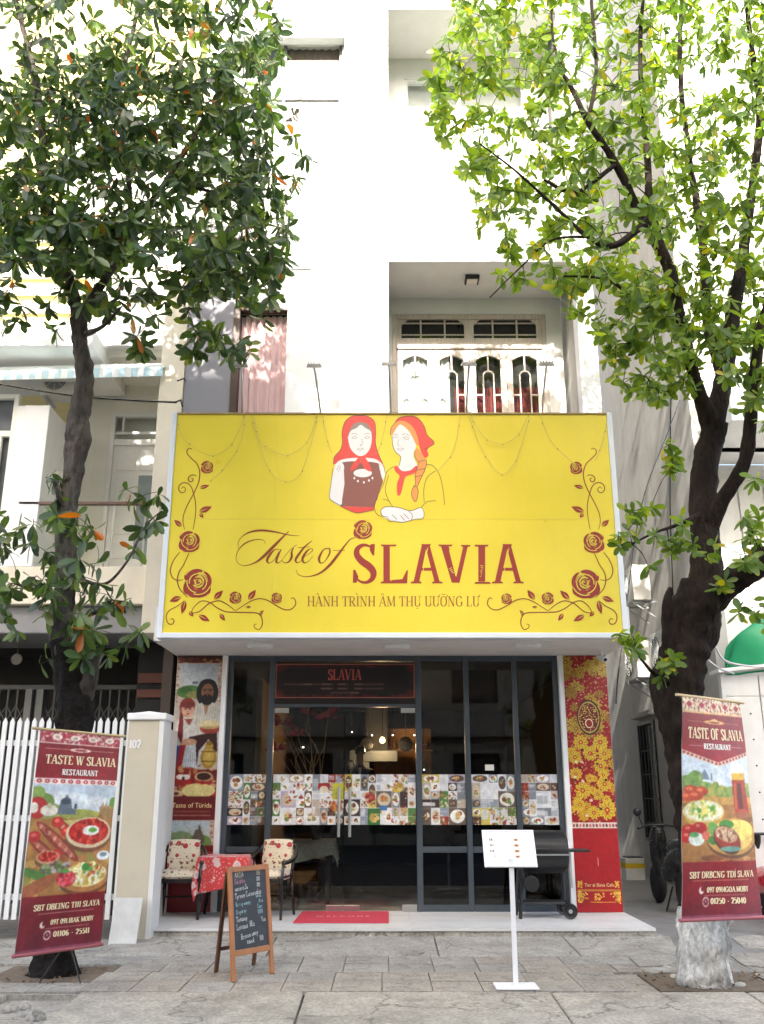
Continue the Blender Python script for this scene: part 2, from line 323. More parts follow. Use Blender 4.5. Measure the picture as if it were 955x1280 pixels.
def lettering(mb, text, fn, y, thick=.15, thin=.055, wscale=1.0, gap=.03, serif=.24, dirsign=1):
    """text in unit cap height along +u, v up. returns width. fn maps (u,v)->(x,z)"""
    u0 = 0.0; k = 0
    for ch in text:
        base, acc = ACC.get(ch, (ch, ''))
        w, strokes, ser = GL.get(base, GL[' '])
        for kind, pts in strokes:
            q = [(u0 + a * wscale, b) for a, b in pts]; yy = y - .00012 * k; k = (k + 1) % 12
            if kind == 'c':
                q2 = catmull(q, 6); ws = []
                for i in range(len(q2)):
                    a, b = q2[max(i - 1, 0)], q2[min(i + 1, len(q2) - 1)]
                    l = math.hypot(b[0] - a[0], b[1] - a[1]) or 1
                    ws.append(thin + (thick - thin) * (abs(b[1] - a[1]) / l) ** 1.5)
                ribbon(mb, q2, ws, fn, yy, 1)
            else: ribbon(mb, q, [thick if kind == 'K' else thin] * len(q), fn, yy, 1)
        for a, b in ser:
            bb = b + (thin / 2 if b == 0 else -thin / 2 if b == 1 else 0); yy = y - .00012 * k; k = (k + 1) % 12
            ribbon(mb, [(u0 + a * wscale - serif / 2, bb), (u0 + a * wscale + serif / 2, bb)], [thin] * 2, fn, yy, 1)
        cxm = u0 + w * wscale / 2 - .02
        yy = y - .0018
        if 'g' in acc: ribbon(mb, [(cxm - .16, 1.32), (cxm + .04, 1.12)], [.09, .04], fn, yy, 1)
        if 'a' in acc: ribbon(mb, [(cxm + .16, 1.32), (cxm - .04, 1.12)], [.09, .04], fn, yy, 1)
        if 'h' in acc:
            ribbon(mb, [(cxm - .16, 1.1), (cxm, 1.28), (cxm + .16, 1.1)], [.06] * 3, fn, yy, 1)
        if 'd' in acc: flat(mb, ell(cxm, -.2, .07, .07, 8), fn, yy)
        if 'o' in acc: ribbon(mb, [(u0 + w * wscale - .14, .93), (u0 + w * wscale - .03, 1.0), (u0 + w * wscale, 1.16)], [.05, .07, .06], fn, yy, 3)
        if 't' in acc: ribbon(mb, [(cxm - .2, 1.12), (cxm - .08, 1.24), (cxm + .08, 1.14), (cxm + .2, 1.26)], [.05] * 4, fn, yy, 3)
        u0 += w * wscale + gap
    return u0
def text_width(text, wscale=1.0, gap=.03): return sum(GL.get(ACC.get(c, (c,))[0], GL[' '])[0] * wscale + gap for c in text)

# ------------------------------------------------------------------ printed pictures: a painted colour grid on a fine sheet
class Canvas:
    def __init__(s, w, h, col='#ffffff', seed=1):
        s.w, s.h = w, h; s.img = np.empty((h, w, 3)); s.img[:] = s.c(col)
        yy, xx = np.mgrid[0:h, 0:w]; s.U = (xx + .5) / w; s.V = (yy + .5) / h; s.rs = np.random.RandomState(seed)
    @staticmethod
    def c(col):
        if isinstance(col, str):
            col = col.lstrip('#'); return np.array([int(col[i:i + 2], 16) / 255 for i in (0, 2, 4)])
        return np.array(col, float)
    def put(s, mask, col, a=1.0):
        m = np.clip(mask, 0, 1)[..., None] * a; s.img = s.img * (1 - m) + s.c(col) * m
    def rect(s, u0, v0, u1, v1, col, a=1.0): s.put(((s.U >= u0) & (s.U < u1) & (s.V >= v0) & (s.V < v1)).astype(float), col, a)
    def grad(s, u0, v0, u1, v1, c0, c1):
        m = (s.U >= u0) & (s.U < u1) & (s.V >= v0) & (s.V < v1); t = np.clip((s.V - v0) / (v1 - v0), 0, 1)[..., None]
        g = s.c(c0) * (1 - t) + s.c(c1) * t; s.img[m] = g[m]
    def e(s, cu, cv, ru, rv, col, a=1.0, rot=0.0, soft=.0, half=None):
        asp = s.h / s.w * 1.0
        dx, dy = (s.U - cu), (s.V - cv) * s.asp; c_, s_ = math.cos(rot), math.sin(rot)
        x = (dx * c_ + dy * s_) / ru; y = (-dx * s_ + dy * c_) / (rv * s.asp)
        d = np.sqrt(x * x + y * y); m = np.clip((1 - d) / max(soft, .02) + .5, 0, 1) if soft else (d <= 1).astype(float)
        if half == 't': m = m * (s.V < cv)
        if half == 'b': m = m * (s.V >= cv)
        s.put(m, col, a)
    asp = 1.0
    def poly(s, pts, col, a=1.0):
        m = np.zeros(s.U.shape, bool); n = len(pts)
        for i in range(n):
            (x0, y0), (x1, y1) = pts[i], pts[(i + 1) % n]
            if y0 == y1: continue
            k = ((s.V >= min(y0, y1)) & (s.V < max(y0, y1))); t = (s.V - y0) / (y1 - y0); m ^= k & (s.U < x0 + t * (x1 - x0))
        s.put(m.astype(float), col, a)
    def noise(s, amt, cells=24):
        for cc in (cells, cells * 3):
            cy_ = max(2, int(cc * s.asp)); a = s.rs.rand(cy_ + 2, cc + 2); x = s.U * cc; y = s.V * cy_; xi = x.astype(int); yi = y.astype(int); fx = x - xi; fy = y - yi
            f = a[yi, xi] * (1 - fx) * (1 - fy) + a[yi, xi + 1] * fx * (1 - fy) + a[yi + 1, xi] * (1 - fx) * fy + a[yi + 1, xi + 1] * fx * fy
            s.img *= (1 + amt * (f - .5))[..., None]
        s.img = np.clip(s.img, 0, 1)
    def soften(s, k=2, amt=.14):
        for _ in range(k):
            p = np.pad(s.img, ((1, 1), (1, 1), (0, 0)), 'edge'); s.img = (p[1:-1, 1:-1] * 2 + p[:-2, 1:-1] + p[2:, 1:-1] + p[1:-1, :-2] + p[1:-1, 2:]) / 6
        for cc in (10, 28, 70):
            cy_ = max(2, int(cc * s.asp)); a = s.rs.rand(cy_ + 2, cc + 2, 3) * .12 + s.rs.rand(cy_ + 2, cc + 2, 1) * .88; x = s.U * cc; y = s.V * cy_; xi = x.astype(int); yi = y.astype(int); fx = (x - xi)[..., None]; fy = (y - yi)[..., None]
            f = a[yi, xi] * (1 - fx) * (1 - fy) + a[yi, xi + 1] * fx * (1 - fy) + a[yi + 1, xi] * (1 - fx) * fy + a[yi + 1, xi + 1] * fx * fy
            s.img = np.clip(s.img * (1 + amt * 2 * (f - .5)), 0, 1)
    def speck(s, cu, cv, ru, rv, cols, n, size, a=.9):
        for _ in range(n):
            t = s.rs.rand() * 6.283; r = math.sqrt(s.rs.rand())
            s.e(cu + ru * r * math.cos(t), cv + rv * r * math.sin(t), size * (.5 + s.rs.rand()), size * (.5 + s.rs.rand()) / s.asp, cols[s.rs.randint(len(cols))], a, s.rs.rand() * 3)
    def sheet(s, name, fn, m, parent=None, **kw):
        """fn(U,V arrays)-> x,y,z arrays (V downwards)."""
        W, H = s.w, s.h; uu, vv = np.meshgrid(np.arange(W + 1) / W, np.arange(H + 1) / H)
        x, y, z = fn(uu, vv); co = np.stack([x, y, z], -1).reshape(-1, 3).astype(np.float32)
        me = bpy.data.meshes.new(name); nq = W * H
        i = (np.arange(H)[:, None] * (W + 1) + np.arange(W)[None]).ravel()
        q = np.stack([i + W + 1, i + W + 2, i + 1, i], -1).astype(np.int32)
        me.vertices.add(len(co)); me.vertices.foreach_set('co', co.ravel())
        me.loops.add(nq * 4); me.loops.foreach_set('vertex_index', q.ravel())
        me.polygons.add(nq); me.polygons.foreach_set('loop_start', np.arange(0, nq * 4, 4, dtype=np.int32))
        me.update(calc_edges=True)
        im = s.img; im = np.where(im <= .04045, im / 12.92, ((im + .055) / 1.055) ** 2.4)
        c4 = np.ones((nq, 4), np.float32); c4[:, :3] = im.reshape(-1, 3)
        at = me.color_attributes.new('Col', 'FLOAT_COLOR', 'CORNER'); at.data.foreach_set('color', np.repeat(c4, 4, 0).ravel())
        me.materials.append(m); me.polygons.foreach_set('use_smooth', [True] * nq)
        return link(name, me, parent, **kw)
# ================================================================== materials used throughout
M_white = mat('white_paint', (.78, .78, .76), .7, .04, 3, .05, 90, streak=.05)
M_whiteold = mat('old_white_paint', (.70, .69, .65), .75, .06, 3, .08, 70, streak=.12, stain=.15, stain_col=(.33, .31, .26))
M_cream = mat('cream_paint', (.68, .62, .49), .75, .06, 3, .08, 70, streak=.18, stain_col=(.35, .3, .22))
M_creamlt = mat('pale_cream_paint', (.78, .765, .68), .75, .05, 3, .06, 70, streak=.10, stain_col=(.45, .42, .34))
M_greywall = mat('grey_paint', (.215, .212, .23), .75, .06, 4, .06, 70, streak=.1)
M_conc = mat('concrete', (.27, .252, .215), .85, .2, 5, .5, 45, stain=.5, stain_col=(.15, .14, .122), crack=.7)
M_conc2 = mat('pale_concrete', (.325, .305, .262), .85, .2, 4, .5, 40, stain=.75, stain_col=(.16, .148, .122), crack=.7)
M_kerb = mat('kerb_concrete', (.315, .293, .24), .85, .22, 6, .6, 40, stain=.85, stain_col=(.16, .148, .118), crack=.7)
M_alley = mat('wet_alley_concrete', (.20, .195, .185), .6, .2, 3, .25, 30, stain=.7, stain_col=(.07, .065, .06))
M_asph = mat('asphalt', (.06, .06, .062), .9, .2, 8, .6, 120)
M_soil = mat('soil', (.13, .10, .07), .95, .3, 14, .8, 60)
M_alu = mat('dark_aluminium', (.075, .092, .108), .38, .05, 8, 0, metal=.35)
M_black = mat('black_gloss', (.012, .012, .012), .25, .1, 8)
M_blackm = mat('black_metal', (.02, .02, .021), .42, .15, 12, .03, 120, metal=.3)
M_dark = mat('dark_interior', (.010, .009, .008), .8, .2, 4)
M_brown = mat('dark_brown_wood', (.05, .025, .015), .5, .25, 9, .05, 60, stretch=(1, 1, 8))
M_steel = mat('brushed_steel', (.55, .55, .53), .3, .0, 30, 0, metal=1.0)
M_galv = mat('galvanised_metal', (.42, .43, .43), .45, .1, 14, 0, metal=.8)
M_red = mat('red_paint', (.42, .015, .02), .45, .06, 5)
M_maroon = mat('maroon_vinyl', (.28, .02, .025), .42, .05, 6)
M_gold = mat('gold_print', (.82, .6, .28), .5, .06, 20)
M_offw = mat('white_print', (.8, .76, .68), .5, .03, 20)
M_print = mat('printed_vinyl', rough=.42, var=.03, scale=30, attr='Col')
M_paper = mat('printed_paper', rough=.6, var=.02, scale=30, attr='Col')
M_tile = mat('porch_tile', (.60, .60, .58), .5, .03, 5, 0, 40, spec=.3, stain=.4, stain_col=(.38, .36, .32))
M_glass = glass_mat('clear_glass', (.84, .87, .87), 1.0, 1.5)
M_glassd = glass_mat('tinted_glass', (.50, .54, .55), 1.0, 1.5)
M_glassh = glass_mat('house_glass', (.93, .95, .95), 1.0, 1.5)
M_pvc = mat('white_pvc', (.74, .75, .74), .45, .03, 10)
M_walld = mat('alley_wall', (.42, .41, .385), .85, .10, 2.5, .15, 50, stain=.25, stain_col=(.26, .25, .22), streak=.3)

# ================================================================== ground
road = struct(MB().box(-400, 400, -300, 600, -.5, -.13).build('road', M_asph))
sidewalk = struct(MB().box(-40, 40, 7.98, 12.5, -.4, -.02).build('sidewalk', M_conc))
kerb = struct(MB().box(-40, 40, 6.98, 7.975, -.4, -.06).build('kerb', M_conc))
def slope_block(mb, x0, x1, y0, y1, zb, z0, z1, j=0.0):
    mb.add([(x0, y0, zb), (x1, y0, zb), (x1, y1, zb), (x0, y1, zb), (x0, y0, z0 + j), (x1, y0, z0), (x1, y1, z1), (x0, y1, z1 + j)],
           [(0, 3, 2, 1), (4, 5, 6, 7), (0, 1, 5, 4), (1, 2, 6, 5), (2, 3, 7, 6), (3, 0, 4, 7)])
x = -2.36
while x < 9:
    w = rnd.uniform(1.5, 2.3)
    mb = MB(); slope_block(mb, x, x + w - .012, 6.94, 7.99, -.11, -.035 + rnd.uniform(-.006, .006), .006 + rnd.uniform(-.004, .004), rnd.uniform(-.008, .008))
    mb.build('kerb_stone', M_kerb, kerb, bevel=.02); x += w
x = -2.92
for w in (1.5, 1.9, 2.0):
    mb = MB(); slope_block(mb, x - w + .012, x, 6.97, 7.97, -.11, -.05, -.004); mb.build('kerb_stone', M_kerb, kerb, bevel=.03); x -= w
# broken lumps in the gap of the kerb
for i in range(7):
    mb = MB(); c = Vector((rnd.uniform(-2.88, -2.42), rnd.uniform(7.05, 7.95), -.05)); s_ = rnd.uniform(.04, .10)
    pr = [(s_ * rnd.uniform(.7, 1), -.04), (s_ * rnd.uniform(.8, 1.1), 0), (s_ * rnd.uniform(.5, .8), s_ * .45), (s_ * .2, s_ * .55)]
    mb.lathe(c, pr, 7, Matrix.Rotation(rnd.random(), 3, 'X') @ Matrix.Diagonal((1, rnd.uniform(.6, 1), 1))); mb.build('rubble_lump', M_conc, kerb, bevel=.008, seg=1)
# paving tiles
TM = [mat('paving_tile_%s' % n_, c_, .85, .2, 5, .7, 26, stain=.55, stain_col=(.15, .14, .122), crack=.35) for n_, c_ in
      (('grey', (.265, .25, .218)), ('pale', (.30, .284, .25)), ('warm', (.295, .266, .222)))]
tmesh = []
for k in range(9):
    mb = MB(); mb.box(-.1958, .1958, -.1958, .1958, -.04, 0)
    # worn maze-like ridges stand a few millimetres proud
    if k >= 3:
        for q in range(3):
            rr = .05 + .05 * q; mb.box(-rr, rr, -rr - .008, -rr + .008, -.002, .0025); mb.box(-rr, rr - .03 * (q % 2), rr - .008, rr + .008, -.002, .0025)
            mb.box(-rr - .008, -rr + .008, -rr + .0085, rr - .0085, -.002, .0025)
    me = bpy.data.meshes.new('paving_tile'); me.from_pydata(mb.v, [], mb.f); me.materials.append(TM[k % 3]); tmesh.append(me)
pits = [(-3.3, -2.35, 8.35, 9.1), (2.2, 3.15, 8.03, 8.75)]
for r_ in range(4):
    for c_ in range(34):
        tx = -6.6 + c_ * .4 + (.0 if r_ < 2 else .06); ty = 8.2 + r_ * .4
        if any(a - .15 < tx < b + .15 and p - .15 < ty < q + .15 for a, b, p, q in pits): continue
        o = link('paving_tile', tmesh[rnd.choice([0, 1, 2, 0, 1, 3, 4, 5, 6, 7, 8])], sidewalk); o.location = (tx, ty, rnd.uniform(-.004, .003))
        o.rotation_euler = (rnd.uniform(-.008, .008), rnd.uniform(-.008, .008), rnd.choice([0, 1, 2, 3]) * math.pi / 2)
        if tx > 1.6 and ty > 9 and rnd.random() < .5: o.rotation_euler.x += rnd.uniform(-.03, .03)
# concrete apron in front of the porch, in cast slabs with a broken right end
edges = [-2.75, -1.1, .55, 1.9]
for a, b in zip(edges, edges[1:] + [2.95]):
    mb = MB(); slope_block(mb, a, b - .01, 9.605, 10.72, -.06, .004 + rnd.uniform(-.003, .006), .052); mb.build('apron_slab', M_conc2, sidewalk, bevel=.012)
mbp = MB(); slope_block(mbp, -9, -2.76, 9.64, 10.4, -.06, .002, .03); mbp.build('apron_slab', M_conc, sidewalk, bevel=.01)
def patch(px, z, name, m):            # broken concrete sheet with a ragged outline, given in photo pixels
    pts = [G(a, b, z) for a, b in px]; n_ = len(pts); mb = MB()
    mb.add(pts + [p - Vector((0, 0, .05)) for p in pts], [tuple(range(n_))[::-1]] + [(i, (i + 1) % n_, n_ + (i + 1) % n_, n_ + i) for i in range(n_)])
    o = mb.build(name, m, sidewalk)
    n0 = o.data.polygons[0].normal
    if n0.z < 0: o.data.flip_normals()
    return o
struct(MB().box(2.9, 40, 9.61, 24, -.35, .006).build('alley_ground', M_alley))
patch([(792, 1172), (818, 1166), (838, 1171), (842, 1180), (826, 1188), (800, 1184), (784, 1190), (770, 1184)], .016, 'broken_slab', M_conc2)
patch([(786, 1196), (812, 1188), (836, 1190), (850, 1196), (838, 1206), (800, 1208)], .013, 'broken_slab', M_conc)
patch([(915, 1172), (940, 1168), (990, 1176), (985, 1188), (930, 1184)], .016, 'broken_slab', M_conc2)
patch([(910, 1192), (960, 1190), (1010, 1200), (990, 1212), (930, 1206)], .013, 'broken_slab', M_conc)
for nm, (a, b, p, q) in zip('lr', pits):
    struct(MB().box(a, b, p, q, -.2, -.002).build('tree_pit_soil', M_soil))

# ================================================================== houses across the street (behind the camera: they shade this side and mirror in the glass)
M_opp = mat('opposite_render', (.36, .33, .29), .85, .08, 2, .1, 40, streak=.15)
M_oppw = mat('opposite_window', (.05, .06, .07), .15, .1, 3)
def opposite(name, label, x0, x1, y, h, col):
    t = thing(name, label, 'building', ((x0 + x1) / 2, y, -.13))
    fl = 3.4; holes = []; nx = max(2, int((x1 - x0) / 2.6)); ww = (x1 - x0) / nx
    for f in range(int(h / fl)):
        for i in range(nx):
            a = x0 + i * ww + ww * .22; holes.append((a, a + ww * .56, f * fl + .9 if f else .2, f * fl + 2.7))
    MB().wall(x0, x1, -.13, h, y - .3, y, holes).build('wall', col, t)
    MB().box(x0, x1, y - 9, y - .32, -.13, h - .02).build('house_body', M_oppw, t)
    for f in range(1, int(h / fl) + 1): MB().box(x0 - .1, x1 + .1, y + .003, y + .35, f * fl - .2, f * fl).build('floor_band', col, t, bevel=.02)
    MB().box(x0 - .15, x1 + .15, y - 9.1, y + .4, h, h + .25).build('roof_slab', col, t)
opposite('apartment_house', 'tall pale apartment house across the street behind the viewer', -15, -3.9, -7.2, 20.0, M_opp)
opposite('apartment_house', 'slightly lower apartment house across the street behind the viewer', -3.75, 7.2, -7.2, 18.75, M_opp)
opposite('row_house', 'low rendered house across the street behind the viewer', 7.6, 24, -8.0, 7.2, mat('opposite_render_b', (.5, .45, .38), .85, .08, 2, .1, 40, streak=.15))

# ================================================================== the restaurant building
YF, ZP, ZS, YS = 11.93, .125, 3.18, 10.5       # shopfront plane, porch level, soffit level, sign plane
XL, XR = -2.66, 2.90
B = thing('restaurant_building', 'white narrow restaurant building with dark glass shopfront under a yellow sign', 'building', (.1, 12, 0))
def at(px, py, Y): p = P(px, py, Y); return p.x, p.z
# porch: tiles on a concrete step
MB().box(XL, 2.86, 10.545, YF + .2, -.05, ZP - .032).build('porch_step', M_conc2, B, bevel=.012)
pm = MB(); pm.box(-.2985, .2985, -.2985, .2985, -.03, 0); pme = bpy.data.meshes.new('porch_tile'); pme.from_pydata(pm.v, [], pm.f); pme.materials.append(M_tile)
for i in range(10):
    for j in range(3):
        x0 = XL - .02 + i * .6; w = min(.6, 2.88 - x0)
        if w < .1: continue
        o = link('porch_tile', pme, B); o.scale = (w / .6, .49 / .6, 1); o.location = Vector((x0 + w / 2, 10.53 + .245 + j * .49, ZP + rnd.uniform(-.0012, .0005)))
# ---- upper facade
YC, YW, YR = 11.2, 11.35, 12.2
zwin = (10.98, 12.43); xwin = (-2.35, -.60)
hw = [(-2.04, -1.30, 5.2, 7.89), (xwin[0], xwin[1], *zwin)]
MB().wall(XL + .62, -.5605, 3.6, 17, YW, YW + .2, hw).build('wall', M_white, B)
MB().box(XL, XL + .618, YW + .01, YW + .21, 3.6, 9.2).build('wall', M_greywall, B)
MB().box(XL, XL + .618, YW, YW + .2, 9.203, 17).build('wall', M_white, B)
MB().box(XL, XL + .2, YW + .22, 21, 3.3, 17).build('side_wall', M_whiteold, B)
MB().box(XR - .2, XR, YC + .25, 21, ZS + .41, 17).build('side_wall', M_walld, B)
MB().box(XR - .2, XR, YF + .31, 21, .02, ZS + .4).build('side_wall', M_walld, B)
MB().box(XL, XR, 21.01, 21.2, .02, 17).build('rear_wall', M_whiteold, B)
# column clad with panels
MB().box(-.555, .085, YC + .03, YR + .2, 3.6, 17).build('column', mat('panel_joint', (.05, .05, .05), .8), B)
z = 3.62; k = 0
while z < 16.9:
    h = .445 if k % 3 else .62
    MB().box(-.56, .09, YC, YC + .028, z, z + h - .012).build('facade_panel', M_white, B, bevel=.003, seg=1); z += h; k += 1
# balcony bays on the right
for zf, zc in ((5.0, 8.53), (10.27, 12.92)):
    MB().box(.0935, XR - .255, YC + .05, YR - .003, zc, zc + .2).build('balcony_soffit', M_white, B)
MB().box(.0935, XR - .2545, YC, YC + .12, 8.531, 10.27).build('balcony_parapet', M_white, B, bevel=.01)
MB().box(.0935, XR - .2545, YC, YC + .12, 12.921, 17).build('balcony_parapet', M_white, B, bevel=.01)
MB().box(.0935, XR - .2545, YC + .02, YR - .003, 4.75, 5.0).build('balcony_floor', M_conc2, B)
MB().box(.0935, XR - .2545, YC + .1205, YR - .003, 10.0, 10.26).build('balcony_floor', M_conc2, B)
MB().box(XR - .25, XR, YC, YC + .245, 3.6, 17).build('corner_pier', M_white, B, bevel=.008)
wx0, wz1 = at(490, 392, YR); wx1 = at(685, 450, YR)[0]
tx0, tz1 = at(505, 98, YR)
MB().wall(.0935, XR - .2545, 4.75, 17, YR, YR + .18, [(wx0, wx1, 5.1, wz1), (tx0, 2.3, 10.9, tz1)]).build('wall', M_white, B)
# square lamp under the balcony soffit
cl = P(590, 353, 11.62); cl.z = 8.53
MB().box(cl.x - .1, cl.x + .1, cl.y - .1, cl.y + .1, 8.47, 8.529).build('soffit_lamp', M_blackm, B, bevel=.01)
MB().box(cl.x - .075, cl.x + .075, cl.y - .075, cl.y + .075, 8.462, 8.4695).build('lamp_diffuser', M_offw, B)
# top-left window: shutter box, frame, curtain, small sash
MB().box(xwin[0] - .03, xwin[1] + .03, YW - .16, YW - .003, 12.38, 12.70).build('shutter_box', M_pvc, B, bevel=.02)
MB().box(xwin[0], xwin[1], YW + .16, YW + .17, zwin[0], zwin[1]).build('window_backing', mat('lace_curtain', (.72, .71, .68), .9, .04, 20), B)
wf = MB()
for a in (xwin[0], -1.5, xwin[1] - .05): wf.box(a, a + .05, YW + .05, YW + .11, zwin[0], zwin[1])
for zz in (zwin[0], 11.42): wf.box(xwin[0] + .051, xwin[1] - .051, YW + .055, YW + .105, zz, zz + .05)
W1 = wf.build('window_frame', mat('grey_window_frame', (.16, .16, .155), .5), B, bevel=.006)
MB().box(-1.45, xwin[1] - .05, YW + .075, YW + .081, 11.03, 11.42).build('pane', M_glassh, W1)
MB().box(xwin[0] + .05, xwin[1] - .05, YW + .075, YW + .081, 11.47, 12.42).build('pane', M_glassh, W1)
cm = MB()
def curtain(mb, x0, x1, z0, z1, y, amp=.03, waves=8, n=60):
    v = []
    for i in range(n + 1):
        t = i / n; xx = x0 + (x1 - x0) * t; yy = y + amp * math.sin(t * waves * 6.283) + amp * .4 * math.sin(t * waves * 2.3 * 6.283 + 1)
        v += [(xx, yy, z0), (xx, yy * 1.0, z1)]
    mb.add(v, [(2 * i, 2 * i + 2, 2 * i + 3, 2 * i + 1) for i in range(n)])
curtain(cm, -1.44, xwin[1] - .06, 11.03, 11.42, YW + .125, .012, 9); cv_ = MB(); curtain(cv_, xwin[0] + .05, xwin[1] - .06, 12.18, 12.42, YW + .125, .014, 14); cv_.build('curtain_valance', mat('tan_valance', (.16, .11, .085), .9, .1, 8), B, smooth=True)
cm.build('curtain', mat('grey_curtain', (.02, .017, .015), .9, .05, 8), B, smooth=True)
# pink curtain window
hw0 = hw[0]; MB().box(hw0[0], hw0[1], YW + .185, YW + .195, hw0[2], hw0[3]).build('window_backing', M_dark, B)
fm = MB(); fm.box(hw0[0], hw0[0] + .09, YW - .02, YW + .1, hw0[2], hw0[3]); fm.box(hw0[0] + .09, hw0[1], YW - .02, YW + .1, hw0[3] - .04, hw0[3])
WP = fm.build('window_frame', M_brown, B, bevel=.005)
cm = MB(); curtain(cm, hw0[0] + .09, hw0[1], hw0[2], hw0[3] - .05, YW + .15, .02, 7, 80)
cm.build('curtain', mat('pink_curtain', (.80, .54, .54), .85, .06, 8), B, smooth=True)
MB().box(hw0[0] + .09, hw0[1], YW + .06, YW + .066, hw0[2], hw0[3] - .04).build('pane', M_glassh, WP)
# joint grooves in the render read as thin recessed lines: string courses
for zz in (8.5,): MB().box(-2.04, -.562, YW - .012, YW - .002, zz, zz + .03).build('string_course', M_white, B)
# ---- wooden balcony doors with arched glazing
M_wood = mat('pale_varnished_wood', (.60, .52, .46), .3, .12, 7, .03, 40, stretch=(6, 6, .6), coat=.4)
BD = MB(); wdt = wx1 - wx0; ztr = at(500, 430, YR)[1]   # transom rail level
BD.box(wx0, wx0 + .07, YR + .03, YR + .12, 5.1, wz1); BD.box(wx1 - .07, wx1, YR + .03, YR + .12, 5.1, wz1)
BD.box(wx0 + .071, wx1 - .071, YR + .03, YR + .12, wz1 - .07, wz1); BD.box(wx0 + .071, wx1 - .071, YR + .025, YR + .12, ztr - .06, ztr + .05)
bdf = BD.build('balcony_door_frame', M_wood, B, bevel=.008)
MB().box(wx0, wx1, YR + .165, YR + .175, 5.1, wz1).build('room_backing', M_dark, B)
cm = MB(); curtain(cm, wx0 + .06, wx0 + wdt * .37, 5.1, 7.75, YR + .145, .014, 9, 80); cm.build('curtain', mat('glare_white_cloth', (.7, .7, .68), .9, .05, 10), B, smooth=True)  # white sheet added to imitate sky glare on the left door leaves
cm = MB(); curtain(cm, wx0 + wdt * .40, wx1 - .06, 5.1, 7.15, YR + .145, .016, 14, 140)
cm.build('curtain', mat('red_curtain', (.13, .012, .014), .8, .15, 10), B, smooth=True)
half = (wdt - .14) / 2
for i in range(2):                                       # transoms with chamfered corners and muntins
    a = wx0 + .07 + i * half; b = a + half; tm = MB()
    tm.box(a, a + .07, YR + .045, YR + .1, ztr + .051, wz1 - .071); tm.box(b - .07, b, YR + .045, YR + .1, ztr + .051, wz1 - .071)
    tm.box(a + .071, b - .071, YR + .045, YR + .1, ztr + .051, ztr + .12)
    for s_ in (0, 1):
        xx = a + .0705 if s_ == 0 else b - .0705; d = .09 if s_ == 0 else -.09
        tm.prism([(xx, wz1 - .0715), (xx + d, wz1 - .0715), (xx, wz1 - .16)], YR + .05, YR + .095)
    zm = (ztr + .12 + wz1 - .07) / 2
    for q in (1, 2): xx = a + half * q / 3; tm.box(xx - .012, xx + .012, YR + .06, YR + .09, ztr + .121, wz1 - .0715)
    for q in (-.09, .1): tm.box(a + .0715, b - .0715, YR + .064, YR + .086, zm + q - .011, zm + q + .011)
    t_ = tm.build('transom', M_wood, B, bevel=.003, seg=1)
    MB().box(a + .07, b - .07, YR + .072, YR + .077, ztr + .12, wz1 - .07).build('pane', M_glassd, t_)
lw = (wdt - .14) / 4
for i in range(4):                                       # door leaves
    a = wx0 + .07 + i * lw + .003; b = a + lw - .006; z0, z1 = 5.12, ztr - .063; dm = MB(); st = .085
    dm.box(a, a + st, YR + .05, YR + .1, z0, z1); dm.box(b - st, b, YR + .05, YR + .1, z0, z1)
    # top rail with a double-arched lower edge
    mid = (a + b) / 2
    arch = [(a + st + .001, z1), (b - st - .001, z1)] + [(b - st - .001 - (b - a - 2 * st - .002) * t / 12, z1 - .17 + .07 * math.sin(math.pi * t / 12)) for t in range(13)]
    dm.prism(arch, YR + .052, YR + .098)
    r0 = .065; zc = z1 - .42
    ringo = [(mid + (r0 + .022) * math.cos(math.pi * t / 10), zc + (r0 + .022) * math.sin(math.pi * t / 10)) for t in range(11)]
    ringi = [(mid + r0 * math.cos(math.pi * t / 10), zc + r0 * math.sin(math.pi * t / 10)) for t in range(10, -1, -1)]
    dm.prism(ringo + ringi, YR + .056, YR + .094)
    for s_ in (-1, 1): dm.box(mid + s_ * (r0 + .011) - .011, mid + s_ * (r0 + .011) + .011, YR + .056, YR + .094, z0, zc - .0005)
    dm.box(mid - .012, mid + .012, YR + .056, YR + .094, zc + r0 + .0225, z1 - .102)
    for zz in (z1 - .72, z1 - 1.18):
        dm.box(a + st + .001, mid - r0 - .0225, YR + .06, YR + .09, zz - .012, zz + .012); dm.box(mid + r0 + .0225, b - st - .001, YR + .06, YR + .09, zz - .012, zz + .012)
    dm.box(a + st + .001, b - st - .001, YR + .052, YR + .098, z0, z0 + .1)
    lf = dm.build('balcony_door_leaf', M_wood, B, bevel=.004, seg=1)
    MB().box(a + st, b - st, YR + .071, YR + .077, z0 + .1, z1 - .1).build('pane', M_glassh, lf)
# ---- third floor balcony window
fm = MB()
for a in (tx0, 1.2, 2.24): fm.box(a, a + .06, YR + .02, YR + .1, 10.9, tz1)
fm.box(tx0 + .061, 2.239, YR + .02, YR + .1, tz1 - .06, tz1); W3 = fm.build('window_frame', M_pvc, B, bevel=.005)
MB().box(tx0 + .06, 2.24, YR + .05, YR + .056, 10.9, tz1 - .06).build('pane', M_glassh, W3)
MB().box(tx0, 2.3, YR + .17, YR + .18, 10.9, tz1).build('window_backing', mat('pale_blind', (.6, .6, .58), .8), B)
# ---- soffit above the porch, with three round flush lamps
MB().box(XL, XR, YS + .18, YF + .12, ZS, ZS + .4).build('porch_soffit', M_whiteold, B)
for px, py in ((325, 807), (496, 808), (660, 807)):
    c = G(px, py, ZS - .02); d = MB(); d.lathe((c.x, c.y, ZS), [(.02, -.055), (.13, -.055), (.155, -.035), (.16, -.001)], 28)
    d.build('soffit_downlight', M_pvc, B, smooth=False, bevel=.004)
